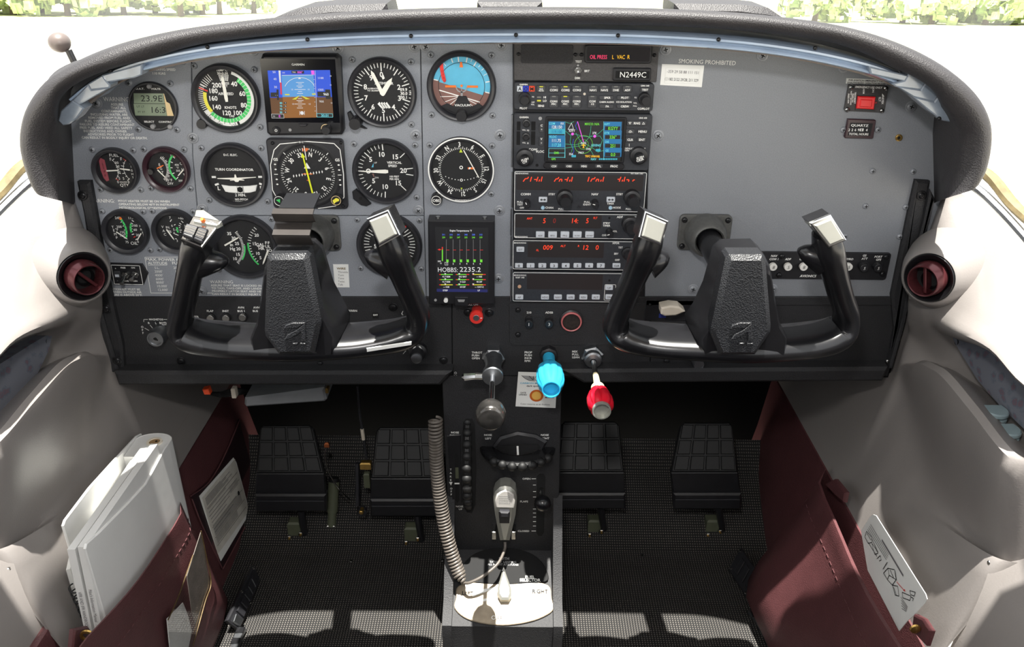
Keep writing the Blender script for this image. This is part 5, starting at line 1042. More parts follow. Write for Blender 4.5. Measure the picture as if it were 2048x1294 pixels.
for x, y in ((936, 624), (978.5, 625)): screw(x, y, panel, SCR_KB)
for x, t in ((1057.8, '1'), (1098.3, '3')):
    o = thing('circuit_breaker', 'black push breaker marked %s under the %s lettering' % (t, '210' if t == '1' else 'ADSB'), 'breaker', at(x, 640), 'breakers beside the socket')
    b = MB(); b.K(x, 640, 8, .001, .004, M_blk, 20, .6); b.K(x, 649, 8.4, .004, .013, M_blk, 24, .8); u, v = uv(x, 649, .0132); b.text(t, u, v, 6.5*sc(x, 649), .0132, M_white, 'c', 0, 0); obj('button', b, o)
o = thing('power_socket', 'round socket with a pinkish red rim under the radios', 'socket', at(1143, 645))
b = MB(); u, v = uv(1143, 645, .007); k = sc(1143, 645, .007); b.lathe([(24*k, .001), (24*k, .003), (21*k, .004)], u, v, M_blk, 36); obj('collar', b, o)
b = MB(); b.lathe([(21*k, .003), (20.8*k, .0065), (19.5*k, .0072), (17.8*k, .0065), (17.5*k, .0035)], u, v, pm('pink_rim', (196, 108, 108), .4), 40); obj('rim', b, o)
b = MB(); b.lathe([(17.6*k, .0064), (17.2*k, .0024), (1e-5, .0022)], u, v, pm('socket_brown', (44, 34, 30), .8, 0, .5, 300), 32); obj('well', b, o)  # mottled dark brown well
o = thing('flap_handle', 'wedge of off white plastic lever behind the yoke bar', 'lever', at(1345, 625))
b = MB(); b.B(1290, 601, 1386, 642, 0, .002, M_blk, 2, .0006); obj('plate', b, o)
b = MB(); w_ = .030; P_ = [uv(x, y, w_) for x, y in ((1322, 616), (1341, 612), (1359, 614), (1371, 624), (1352, 632), (1330, 633), (1322, 629))]; b.prism(P_, .012, w_, M_off, .002); obj('grip', b, o)
b = MB(); b.B(1318, 628, 1332, 636, .002, .004, pm('blue_band', (28, 40, 110), .5), 0, .0003); obj('arrow_tape', b, o); u, v = uv(1345, 624, .012); b = MB(); b.cyl(u, v, .003, .002, .0125, M_blk, 12); obj('stem', b, o)
for x, y in ((1300, 609), (1354, 609)): screw(x, y, o, SCR_T, .002)

# right hand panel
def quad_thing(name, label, cat, pts, w1, m, part, ch=.0004):
    cx = sum(p[0] for p in pts)/len(pts); cy = sum(p[1] for p in pts)/len(pts); o = thing(name, label, cat, at(cx, cy)); b = MB(); b.PP(pts, 0, w1, m, ch); obj(part, b, o); return o
o = quad_thing('paper_note', 'white paper note with handwritten numbers below SMOKING PROHIBITED', 'note', [(1324, 128), (1408.5, 131), (1403.5, 174.5), (1320, 170)], .0006, M_paper, 'sheet', .0001)
b = MB(); b.W('-359 29 58 88 111 151', 1334, 1399, 143, 5.5, M_greyink, .0009, 0, -2); b.W('182 2122 29/28, 211 329', 1337, 1397, 158.5, 5.5, M_blackink, .0009, 0, -2); b.K(1333, 158, 4, .0006, .0008, pm('note_grey', (212, 212, 208)), 14); b.F(1330, 136, 1399, 167, .5, .0008, MATS['note_grey'], 1); obj('handwriting', b, o)
o = quad_thing('warning_sticker', 'thin white warning sticker above the red emergency switch', 'sticker', [(1693, 156.5), (1783, 159.5), (1782, 169.5), (1692, 167)], .0005, M_paper, 'strip', .0001)
b = MB(); b.W('FOR AVIATION EMERGENCY USE ONLY', 1697, 1780, 160.5, 3.4, M_blackink, .0008, 1, -1.5); b.W('UNAUTHORIZED OPERATION PROHIBITED', 1694, 1780, 165.5, 3.4, M_blackink, .0008, 1, -1.5); obj('lettering', b, o)
o = quad_thing('emergency_beacon_switch', 'black emergency plate with a big red rocker switch', 'switch plate', [(1697.5, 169), (1775, 171.5), (1777, 174), (1769.5, 223), (1767, 225.5), (1690.5, 222), (1688.7, 219)], .0025, M_annun, 'plate', .0005)
b = MB(); b.PP([(1714.5, 190), (1753.5, 191.5), (1749.5, 222), (1710.5, 220)], .0025, .0035, M_blk); obj('switch_well', b, o)
b = MB(); b.PP([(1717.5, 193), (1752, 194.3), (1748.4, 219.3), (1713.8, 217.5)], .0035, .0075, M_elt, .001); b.PP([(1722, 199), (1745, 200), (1743, 215), (1720, 214)], .0075, .0088, M_elt, .0008); obj('rocker', b, o)
b = MB(); W = .0027; b.W('EMERGENCY USE ONLY', 1710.5, 1764.5, 174, 3.8, M_white, W, 1, -1.2)
for t, x, y, s_ in (('ARM', 1727.5, 182.5, 3.6), ('ON', 1746.5, 181, 3.6), ('TEST/RESET', 1710, 196, 3.2), ('PRESS ON', 1705.5, 196, 2.8), ('WAIT 1 SECOND', 1702, 196, 2.6), ('PRESS ARM', 1697, 197, 2.8), ('ELT', 1759.5, 198.5, 4), ('ARTEX', 1765.5, 200, 3.8)): b.T(t, x, y, s_, M_white, W, bold=1, rot=-82)
b.P([(1764.5, 187), (1769, 193), (1764, 192)], W, M_white); obj('lettering', b, o)
b = MB(); b.K(1752, 205.5, 2.6, .0025, .0045, pm('dark_red_lens', (120, 12, 20), .2), 14, .4); obj('lamp', b, o)
for x, y in ((1702.3, 174.5), (1771.5, 176.5), (1694, 219), (1763.5, 221)): screw(x, y, o, SCR_C, .0026)
o = quad_thing('hour_meter', 'small maroon rimmed hour meter reading QUARTZ TOTAL HOURS', 'meter', [(1696.5, 238), (1751, 240), (1752.5, 242), (1747, 276), (1744.5, 278), (1690.5, 276.5), (1689.3, 274)], .004, M_maroonbez, 'case', .0008)
b = MB(); b.PP([(1701, 245.5), (1746, 247), (1740.5, 272), (1696, 271)], .004, .0042, M_blk2); b.W('QUARTZ', 1702, 1737, 250.5, 4.6, M_white, .0045, 1, -1.2); b.W('TOTAL HOURS', 1698, 1737, 268, 4.2, M_white, .0045, 1, -.5)
for k, t in enumerate('2269'): b.T(t, 1698.5+6.2*k, 259.7, 5, M_white, .0045, bold=1)
b.Q(1719.5, 257, 1727, 262.5, .0045, M_white); b.T('8', 1723, 259.8, 4.4, M_blackink, .0047, bold=1); b.T('4', 1733.5, 260, 5, M_white, .0045, bold=1); obj('window', b, o)
for x in (1686.5, 1755.5): screw(x, 259.5, o, SCR_S)
o = thing('audio_jack', 'small brass ringed jack socket on the empty grey panel', 'jack', at(1798.5, 276)); b = MB(); u, v = uv(1798.5, 276, .002); k = sc(1798, 276)
b.lathe([(7*k, 0), (6.8*k, .0018), (5*k, .0022), (3*k, .0020), (2.8*k, .0005)], u, v, M_brass, 24); obj('ring', b, o); b = MB(); b.cyl(u, v, 2.9*k, .0001, .0008, M_hole, 16); obj('hole', b, o)

# avionics breaker strip
o = thing('breaker_strip', 'black strip of numbered white breakers marked AVIONICS', 'breaker panel', at(1650, 531))
b = MB(); b.B(1488, 505, 1778, 559, 0, .003, M_blk, 6, .0006); obj('plate', b, o)
b = MB(); W = .0032
for t, x, y in (('NAV', 1548, 511.8), ('COM 1', 1548, 518.3), ('ADF', 1576, 518.3), ('COM 2', 1608, 518.3), ('XPDR', 1638, 518.3), ('DME', 1668, 518.3), ('GYRO', 1698, 518.3), ('GS', 1729, 511), ('ATT', 1729, 517.3), ('PORT', 1756.5, 513.5), ('GPS', 1757, 519.3), ('NAV', 1518, 512)): b.T(t, x, y, 4.3, M_white, W, bold=1, sh=.15)
b.T('AVIONICS', 1616, 552, 5, M_white, W, bold=1, sh=.15); obj('lettering', b, o)
for x, t, pulled in ((1517, '5', 0), (1547, '8', 0), (1577, '5', 0), (1608, '8', 0), (1638, '5', 0), (1668, '5', 0), (1698, '5', 0), (1729, '5', 1), (1757, '5', 1)):
    b = MB(); y = 535; b.K(x, y-2, 9.8, .003, .0055, M_blk, 22, .6)
    if pulled: b.K(x, y+2, 8.2, .0055, .014, M_blk, 22, .8); b.T(t, x, y+2, 6, M_white, .0142, sh=.15)
    else: b.K(x, y, 7.8, .0055, .0105, pm('breaker_white', (226, 224, 218), .4) if 'breaker_white' not in MATS else MATS['breaker_white'], 22, .8); b.T(t, x, y, 6.5, M_blackink, .0107, sh=.15)
    obj('breaker', b, o)
for x, y in ((1563.5, 512.6), (1558, 550), (1772, 514), (1765, 548)): screw(x, y, o, SCR_K, .003)

# WIRE card
o = quad_thing('reminder_card', 'small white reminder card headed WIRE between the yoke and tachometer', 'card', [(666, 529), (696.5, 529), (699, 575), (669.5, 575)], .0008, M_paper, 'sheet', .0002)
b = MB(); b.T('WIRE', 682.5, 537, 4.4, pm('wire_ink', (120, 98, 60)), .0011, bold=1, sx=1.2)
for k, t in enumerate(('Throttle', 'Turn', 'Time', 'Twist', 'Talk')): b.T(t, 676, 544+6.3*k, 4, M_greyink, .0011, al='l')
obj('lettering', b, o)

# ------------------------------------------------------------------ throttle, propeller and mixture
o = thing('throttle_control', 'chrome throttle plunger with a dark ball knob', 'lever', at(987, 706))
u, v = uv(987.5, 708, 0); b = MB(); b.prism(circ(u, v, .0150, 6, R(0)), 0, .016, M_alu, .002); obj('hex_nut', b, o)
b = MB(); b.lathe([(.0125, .014), (.0105, .030), (.0105, .046), (.0130, .050), (.0135, .060), (.0125, .0615), (1e-5, .0615)], u, v, M_alu, 32); obj('barrel', b, o)
b = MB(); b.cyl(u, v, .0036, .06, .135, M_chrome, 16); obj('rod', b, o)
b = MB(); b.lathe([(.004, .128), (.010, .131), (.0155, .139), (.0178, .148), (.0172, .156), (.0145, .161), (.0125, .162), (1e-5, .1605)], u, v, pm('dark_chrome', (84, 82, 80), .18, .75, .5, 70, .2, 60), 36); obj('knob', b, o, ang=40)
b = MB(); u2, v2 = uv(925, 759, .056); b.sweep([(u-.012, -.056, v-.002), (u-.022, -.056, v-.002)], .0045, .0045, M_steel, (0, 1, 0), 8); b.sweep([(u-.022, -.056, v-.002), (u-.036, -.056, v-.0035), (u-.039, -.056, v-.004)], [.0042, .005, .002], [.0042, .005, .002], M_chrome, (0, 1, 0), 8); obj('friction_lever', b, o)
o = thing('propeller_control', 'bright blue fluted propeller knob', 'lever', at(1097, 704))
u, v = uv(1097, 706, 0); b = MB(); b.prism(circ(u, v, .0120, 8), 0, .012, M_blk, .002); obj('base', b, o)
b = MB(); b.lathe([(.0078, .010), (.0078, .040), (.0085, .044)], u, v, M_blue, 28); obj('shaft', b, o)
def fluted(b, u, v, prof, m, lobes, amp, seg=72):
    vs = []; fs = []; n = len(prof)
    for i in range(seg):
        a = 2*math.pi*i/seg
        for r, w_, f in prof:
            q = r*(1+f*amp*(abs(math.cos(lobes*a/2))**.5-.6)); vs.append((u+q*math.cos(a), v+q*math.sin(a), w_))
    for i in range(seg):
        j = (i+1) % seg
        for k in range(n-1): fs.append((i*n+k, j*n+k, j*n+k+1, i*n+k+1))
    b.add(vs, fs, m)
b = MB(); fluted(b, u, v, [(.008, .040, 0), (.013, .042, .4), (.0162, .050, 1), (.0168, .060, 1), (.0168, .072, 1), (.0155, .082, 1), (.0125, .090, .2), (.0112, .096, 0), (.0100, .096, 0), (.0094, .088, 0), (1e-5, .088, 0)], M_blue, 10, .12); obj('knob', b, o, ang=50)
o = thing('mixture_control', 'red lobed mixture knob on an ivory shaft', 'lever', at(1184, 706))
u, v = uv(1184, 708, 0); b = MB(); b.prism(circ(u, v, .0148, 6, R(15)), 0, .010, M_alu, .002); b.lathe([(.0115, .010), (.0115, .018), (.0095, .020), (.0042, .021)], u, v, M_alu, 28); obj('hex_nut', b, o)
b = MB(); b.cyl(u, v, .0034, .02, .062, M_steel, 16); obj('rod', b, o)
b = MB(); b.lathe([(.0036, .055), (.0042, .075), (.0046, .086), (.0085, .088), (.0088, .106)], u, v, M_pivory, 24); obj('shaft', b, o)
b = MB(); fluted(b, u, v, [(.0088, .098, 0), (.0118, .102, .5), (.0145, .114, 1), (.0148, .124, 1), (.0140, .132, 1), (.0115, .136, .3), (.0110, .138, 0)], M_mixred, 6, .20); obj('knob', b, o, ang=50)
b = MB(); b.lathe([(.0110, .134), (.0110, .143), (.0096, .143), (.0092, .136), (1e-5, .1355)], u, v, M_silver, 28); obj('insert', b, o)

# carbon monoxide card
o = thing('detector_card', 'white carbon monoxide card with an orange spot', 'card', (uv(1073, 780)[0], -.0064, uv(1073, 780)[1]))
b = MB(); P_ = [uv(x, y, .0070) for x, y in ((1036.6, 744), (1115, 746), (1111, 816), (1031, 812.7))]; b.prism(P_, .0064, .0072, M_paper, .0001); obj('sheet', b, o)
b = MB(); W = .0074; b.K(1073, 791.5, 13.8, W, W+.0001, pm('spot_rim', (190, 92, 24), .6), 28); b.K(1073, 791.5, 9.6, W+.0001, W+.0002, pm('spot_core', (222, 172, 84), .7), 24)
b.W('CARBON MONOXIDE', 1040, 1105, 766.5, 3.6, pm('card_cyan', (80, 170, 200)), W, 1); b.W('dark spot = danger', 1053, 1102, 772, 3.6, M_blackink, W, 1); b.W('DATE', 1041, 1052, 785.5, 3.2, M_blackink, W, 1); b.W('OPENED', 1037.5, 1054, 789.5, 3.2, M_blackink, W, 1); b.W('AFTER', 1091, 1106, 790, 3.2, M_blackink, W, 1); b.W('MONTHS', 1090, 1108, 795, 3.2, M_blackink, W, 1); b.W('Color restores as air freshens', 1041, 1100, 808, 3.4, M_blackink, W, 0, -1)
b.P([(1043, 751), (1056, 751.5), (1068, 753), (1070, 761), (1058, 761), (1050, 757)], W, M_grey); b.lines([(1043, 751), (1050, 757), (1058, 761), (1070, 762)], .9, W+.0001, M_blackink); b.lines([(1058, 752), (1066, 760), (1068, 752)], 1.2, W+.0001, M_blackink); b.K(1077, 757, 7.5, W+.0001, W+.0002, M_blackink, 20); b.K(1077, 757, 6.5, W+.0002, W+.0003, M_paper, 20); b.P([(1111, 751), (1098, 751.5), (1085, 753), (1083, 761), (1096, 761), (1104, 757)], W, M_grey); obj('print', b, o)
# ================================================================== control yokes
def slab(b, quad, th, m, ch=0, mtop=None):        # quad of world points facing the pilot, thickened forward
    P = [Vector(p) for p in quad]; c = sum(P, Vector())/len(P); n = Vector()
    for i in range(len(P)): n += (P[i]-c).cross(P[(i+1) % len(P)]-c)
    n.normalize()
    if n.dot(CAM-c) < 0: n = -n
    t = (P[1]-P[0]).normalized(); s_ = n.cross(t); pts = [((p-c).dot(t), (p-c).dot(s_)) for p in P]
    old = b.X; b.X = lambda u, v, w: tuple(c+t*u+s_*v+n*w); b.prism(pts, -th, 0, m, ch, mtop); b.X = old; return n
def pq(pts): return [onY(x, y, Y) for x, y, Y in pts]
def yoke(name, label, path, hub, pad, caps, lumps, flange, emblem, hubY=-.165):
    c = onY(sum(p[0] for p in pad)/len(pad), 600, -.17); y = thing(name, label, 'control yoke', c)
    P = cr_spline([onY(*p) for p in path], 5); n = len(P)
    rb = ipl([.0125, .0150, .0130, .0125, .0125, .0128, .0155, .0150, .0138, .0140, .0145, .0140, .0138, .0150, .0155, .0128, .0125, .0125, .0130, .0150, .0125], n)
    ra = ipl([.015, .019, .018, .0175, .018, .0205, .025, .029, .032, .032, .032, .032, .032, .029, .025, .0205, .018, .0175, .018, .019, .015], n)
    b = MB(); b.sweep(P, ra, rb, M_plast, (0, 1, 0), 20, 2.5)
    for x0, y0, x1, y1 in lumps:
        a, e = onY(x0, y0, -.168), onY(x1, y1, -.166); L = [a, a.lerp(e, .45), a.lerp(e, .8), e]; b.sweep(cr_spline(L, 4), ipl([.014, .0135, .010, .004], 13), ipl([.017, .0125, .008, .003], 13), M_plast, (0, 1, 0), 14, 2)
    # column block rising out of the bar
    O0 = [onY(x, yy, -.172) for x, yy in hub]; cc = sum(O0, Vector())/len(O0)
    rings = []
    for k, Y in ((1.0, -.120), (1.0, -.150), (.97, -.172), (.93, -.182), (.86, -.188)):
        dz = (Y+.120); rings.append([tuple(Vector((cc.x+(p.x-cc.x)*k, Y, cc.z+(p.z-cc.z)*k))+Vector((0, 0, 0))) for p in O0])
    b.loft(rings, M_plast, closed=True, cap=True); obj('yoke_body', b, y, ang=50)
    b = MB(); w_ = .2; b.PP([(x, yy) for x, yy in pad], .176, w_, M_pad, .005); pd = obj('centre_pad', b, y, ang=28)
    b = MB(); ex, ey = emblem
    E = lambda pts: b.PP([(ex+(x-283)/3.4, ey+(yy-960)/3.4) for x, yy in pts], .1995, .2022, M_pad, .0007)
    E([(205, 925), (218, 903), (265, 885), (350, 885), (300, 922)]); E([(210, 998), (232, 965), (290, 935), (350, 888), (357, 1010), (325, 1010), (322, 950), (265, 985), (225, 1002)]); E([(262, 1036), (266, 1022), (300, 1022), (298, 1036)]); E([(316, 1036), (318, 1022), (357, 1022), (359, 1036)])
    obj('embossed_emblem', b, pd)
    # shaft and its cast flange on the panel
    fx, fy = flange; u, v = uv(fx, fy, .004); k = sc(fx, fy)
    b = MB(); b.prism(rrect(u-52*k, v-36*k, u+52*k, v+38*k, 10*k, 4), .0003, .006, M_cast, .0015); b.lathe([(42*k, .006), (41*k, .014), (37*k, .026), (33*k, .034), (29*k, .036), (26*k, .034), (25.5*k, .01)], u, v, M_cast, 40); fl = obj('cast_flange', b, y, ang=40)
    for sx_, sy_ in ((-43, 28), (43, 28), (-43, -27), (43, -27)): piece('screw', SCR_K, fl, (u+sx_*k, -.006, v+sy_*k))
    b = MB(); hc = Vector((cc.x, -.125, cc.z+.012)); b.sweep([(u, .002, v), (u, -.03, v), tuple(Vector((u, -.03, v)).lerp(hc, .6)), tuple(hc)], .0145, .0145, M_plast, (1, 0, 0), 24); obj('control_shaft', b, y)
    for kind, rim, top in caps:
        b = MB(); q = pq(rim); nn = slab(b, q, .030, M_plast, .004); obj('grip_head', b, y)
        cq = sum(q, Vector())/4; b = MB(); slab(b, [p+nn*.0012 for p in q], .0035, M_chrome, .001); rim_o = obj('chrome_rim', b, y)
        if kind == 'cap':
            b = MB(); slab(b, [cq+(p-cq)*.80+nn*.0042 for p in q], .0035, M_silver, .0012); obj('silver_cap', b, y)
        if top: b = MB(); slab(b, pq(top), .004, M_silver, .0006); obj('silver_facet', b, y)
    return y
LP = [(404, 455, -.172), (392, 500, -.170), (379, 550, -.163), (369, 600, -.156), (361, 640, -.150), (366, 660, -.146), (394, 672, -.146), (440, 677, -.148), (500, 682, -.155), (586, 685, -.16), (660, 683, -.155), (730, 678, -.149), (790, 671, -.146), (828, 658, -.145), (837, 632, -.148), (825, 595, -.155), (806, 550, -.163), (788, 505, -.170), (770, 460, -.172)]
Y1 = yoke('control_yoke', 'black control yoke with trim switch and metal clip before the flight gauges', LP,
    [(542, 512), (610, 511), (626, 526), (648, 600), (672, 645), (684, 668), (680, 706), (630, 713), (552, 713), (506, 706), (500, 672), (513, 640), (520, 600), (529, 526)],
    [(532, 518), (540, 511), (610, 510), (617, 517), (640, 640), (641, 650), (627, 711), (556, 712), (529, 676), (527, 665)],
    [('cap', [(733, 437, -.192), (758, 494, -.196), (801, 470, -.196), (777, 419, -.192)], [(731, 434, -.18), (737, 436, -.184), (776, 420, -.184), (772, 412, -.16)] and None),
     ('switch', [(386, 432, -.180), (361, 478, -.200), (404, 497, -.200), (443, 440, -.180)], [(386, 444.5, -.188), (401, 448, -.188), (434, 441, -.186), (445, 436, -.176), (408, 422, -.155), (392, 428, -.160)])],
    [(398, 525, 457, 521), (785, 530, 730, 508)], (628, 467), (590, 668))
def rocker(b, pts): slab(b, pq(pts), .008, M_bez, .001)
for pts in ([(373, 446, -.2005), (365, 469, -.2095), (385, 477, -.2095), (397, 452, -.2005)], [(398.5, 452, -.2005), (386.5, 477.5, -.2095), (404, 485, -.2095), (416, 458, -.2005)]):
    b = MB(); rocker(b, pts); q = pq(pts); nn = (q[1]-q[0]).cross(q[2]-q[0]).normalized(); nn = nn if nn.y < 0 else -nn
    for k in range(7):
        t = .18+.09*k; a = q[0].lerp(q[1], t); e = q[3].lerp(q[2], t); b.sweep([a.lerp(e, .04)+nn*.0002, a.lerp(e, .96)+nn*.0002], .0009, .0005, (MATS.get('rib_grey') or pm('rib_grey', (92, 86, 80))) if k % 2 else M_bez, (0, 1, 0), 6)
    obj('trim_rocker', b, Y1)
b = MB(); q = onY(406.5, 441.5, -.187); b.add([], [], M_brass); b.sweep([q, q+Vector((0, -.0035, .003))], [.0024, .0016], [.0024, .0016], M_org, (1, 0, 0), 12); obj('push_button', b, Y1)
b = MB(); b.T('ON', 425, 445.5, 5, M_white, .1905, bold=1, rot=-25); obj('lettering', b, Y1)
# strap and chart clip on the first yoke
b = MB(); xs0, xs1 = onY(556, 430, -.16).x, onY(631, 430, -.16).x
def strap(pts, x0, x1, m, name, th=.0022):
    b = MB(); n = len(pts); V = []
    for x in (x0, x1):
        for y_, z_ in pts: V.append((x, y_, z_))
        for y_, z_ in reversed(pts): V.append((x, y_+th, z_-th*.6))
    fs = [tuple(range(2*n))[::-1], tuple(range(2*n, 4*n))]
    for i in range(2*n): fs.append((i, (i+1) % (2*n), 2*n+(i+1) % (2*n), 2*n+i))
    b.add(V, fs, m, True); return obj(name, b, Y1, ang=20)
yz = lambda py, Y: (Y, onY(590, py, Y).z)
strap([yz(489, -.176), yz(476, -.186), yz(470, -.189), yz(444, -.172)], xs0+.000, xs1-.001, pm('brown_black_metal', (64, 60, 58), .32, .4, .1, 60), 'lower_strap')
strap([yz(443, -.176), yz(432, -.182), yz(428, -.184), yz(417, -.176)], xs0+.0005, xs1+.003, MATS['brown_black_metal'], 'clip_bar')
strap([yz(416, -.176), yz(400, -.158), yz(386, -.140)], xs0+.006, xs1+.0025, pm('navy_black', (8, 9, 13), .5), 'clip_plate', .004)
# white tape across the bar
b = MB(); slab(b, pq([(733, 697, -.1835), (734, 704, -.1825), (823, 690, -.1785), (823, 684, -.1795)]), .0012, M_paper, .0002); obj('white_tape', b, Y1)
RP = [(1304, 460, -.172), (1291, 500, -.170), (1272, 545, -.163), (1252, 590, -.156), (1236, 627, -.150), (1231, 652, -.146), (1252, 669, -.146), (1300, 678, -.148), (1380, 684, -.155), (1480, 688, -.16), (1560, 685, -.155), (1620, 679, -.149), (1660, 671, -.146), (1687, 655, -.145), (1692, 626, -.148), (1681, 590, -.155), (1670, 550, -.163), (1658, 505, -.170), (1650, 465, -.172)]
Y2 = yoke('control_yoke', 'plain black control yoke without clip before the empty grey panel', RP,
    [(1462, 513), (1525, 512), (1540, 526), (1552, 600), (1560, 645), (1575, 670), (1572, 706), (1516, 714), (1438, 714), (1392, 706), (1386, 672), (1404, 645), (1425, 600), (1446, 527)],
    [(1453, 519), (1460, 512), (1527, 512), (1533, 519), (1544, 655), (1543, 668), (1512, 713), (1440, 713), (1423, 672), (1424, 658)],
    [('cap', [(1290, 422, -.192), (1277, 474, -.196), (1323, 492, -.196), (1337, 442, -.192)], None), ('cap', [(1619, 446, -.192), (1657, 495, -.196), (1693, 480, -.196), (1661, 429, -.192)], [(1618, 445, -.191), (1661, 430, -.191), (1642, 424.5, -.160), (1608, 439, -.160)])],
    [(1298, 528, 1337, 511), (1650, 520, 1597, 500)], (1409, 466), (1484, 668))

# ================================================================== centre pedestal
CY = -.006
ped = thing('centre_pedestal', 'black centre pedestal under the radios with trim wheels and fuel selector', 'pedestal', (0, .03, 0))
def face(px, py): p = onY(px, py, CY); return p
zT = onY(1000, 752, CY).z; zB = onY(1000, 1100, CY).z; PF = Vector((0, -.114, zB-.045)); PBK = Vector((0, CY, zB)); PN = Vector((0, -(PBK.z-PF.z), (PBK.y-PF.y))).normalized(); PN = PN if PN.z > 0 else -PN
xl = lambda py: onY(883 + (py-752)*.045, py, CY).x
xr = lambda py: onY(1124 - (py-752)*.022, py, CY).x
b = MB(); rings = []
for py in (752, 850, 950, 1040, 1100):
    z = onY(1000, py, CY).z; a, c = xl(py), xr(py); rings.append([(a, .32, z), (a, CY+.004, z), (a+.001, CY+.001, z), (a+.004, CY, z), (c-.004, CY, z), (c-.001, CY+.001, z), (c, CY+.004, z), (c, .32, z)])
b.loft(rings, M_black); a, c = xl(1100), xr(1100)
b.loft([[(a, .3, -.01), (a, CY, -.01), (a, -.112, -.01), (c, -.112, -.01), (c, CY, -.01), (c, .3, -.01)], [(a, .3, PF.z), (a, CY, PF.z), (a, -.112, PF.z), (c, -.112, PF.z), (c, CY, PF.z), (c, .3, PF.z)], [(a, .3, zB), (a, CY, zB), (a, -.112, PF.z), (c, -.112, PF.z), (c, CY, zB), (c, .3, zB)]], M_black); b.add([(a, CY, zB), (a, -.112, PF.z), (c, -.112, PF.z), (c, CY, zB)], [(0, 1, 2, 3)], M_black, True)
obj('pedestal_body', b, ped, ang=35)
# side wings beside the selector plate
for x0, x1 in ((a-.003, a+.010), (c-.010, c+.003)):
    b = MB(); prof = [(CY+.002, zB+.10), (-.012, zB+.085), (-.045, zB+.030), (-.085, PF.z+.024), (-.119, PF.z+.008), (-.121, PF.z-.010), (-.110, -.005), (CY+.002, -.005)]
    b.loft([[(x0, y, z) for y, z in prof], [(x1, y, z) for y, z in prof]], M_black, closed=True, cap=True); obj('side_wing', b, ped)
def sm(pts):
    q = [Vector((x, y, 0)) for x, y in pts]; n = len(q); c = cr_spline(q[-2:]+q+q[:2], 4); return [(p.x, p.y) for p in c[8:8+4*n]]
# selector plate
pp = lambda px, py, d=0: onP(px, py, PF+PN*d, PN)
M_plate = pm('selector_plate', (164, 150, 130), .4, .2, .25, 60)
def on_plate(b, pts, d0, d1, m, ch=0): q = [pp(x, y, d1) for x, y in pts]; slab(b, q, d1-d0, m, ch)
b = MB(); on_plate(b, sm([(916, 1172), (960, 1160), (1005, 1158), (1050, 1160), (1096, 1170), (1103, 1195), (1107, 1218), (1085, 1234), (1050, 1245), (1005, 1250), (960, 1245), (928, 1234), (909, 1215), (912, 1195)]), .0005, .003, M_plate, .001); sp = obj('selector_plate', b, ped)
b = MB(); on_plate(b, sm([(917, 1160), (926, 1130), (948, 1108), (975, 1098), (1005, 1095), (1035, 1098), (1065, 1108), (1088, 1130), (1096, 1160), (1060, 1165), (1005, 1168), (950, 1165)]), .001, .0042, pm('shaded_dome_black', (13, 13, 14), .7, spec=.25), .0006); obj('black_dome', b, ped)  # black upper dome, coloured darker still for the shade over it
def plate_text(b, t, px, py, h, m, rot=0, sx=1.):
    c0 = pp(px, py, .0046); ex = Vector((1, 0, 0)); ey = ex.cross(PN); ey = -ey if ey.y < 0 else ey; old = b.X; b.X = lambda u, v, w: tuple(c0+ex*u+ey*v); b.text(t, 0, 0, h, 0, m, 'c', rot, 1, sx); b.X = old
b = MB()
for t, x, y, h_, m in (('FUEL', 1060, 1154, .0045, M_white), ('SELECTOR', 1060, 1160, .0045, M_white), ('BOTH', 1008, 1117, .004, M_grey), ('TAKEOFF  LANDING', 1006, 1124, .003, M_grey), ('ALL FLIGHT ATTITUDES', 1006, 1129, .003, M_grey), ('LEFT', 935, 1186, .0055, M_blackink), ('RIGHT', 1080, 1182, .0055, M_blackink), ('OFF', 993, 1235, .006, M_white)): plate_text(b, t, x, y, h_, m)
obj('lettering', b, ped)
for pts in ([(945, 1182), (990, 1174), (990, 1177), (945, 1193)], [(1028, 1174), (1088, 1182), (1075, 1186), (1028, 1178)], [(1030, 1192), (1090, 1202), (1088, 1206), (1030, 1198)], [(945, 1200), (990, 1195), (990, 1199), (950, 1205)]):
    b = MB(); on_plate(b, pts, .003, .0034, M_paper); obj('printed_arrow', b, ped)
b = MB(); on_plate(b, [(1043, 1155), (1076, 1156), (1078, 1177), (1044, 1176)], .003, .0034, M_blk); obj('black_label', b, ped)
sh_ = MB(); on_plate(sh_, [(1007, 1131), (1003, 1146), (995, 1175), (996, 1188), (1002, 1198), (1018, 1198), (1023, 1188), (1022, 1174), (1012, 1146)], .003, .016, M_silver, .003); hd = obj('selector_handle', sh_, ped)
b = MB(); on_plate(b, circ(1008, 1166, 4, 14, 0, 3), .016, .017, M_steel); obj('screw', b, hd)
b = MB(); on_plate(b, [(1006, 1135), (1010, 1142), (1003, 1142)], .016, .0163, M_blackink); obj('pointer_mark', b, hd)
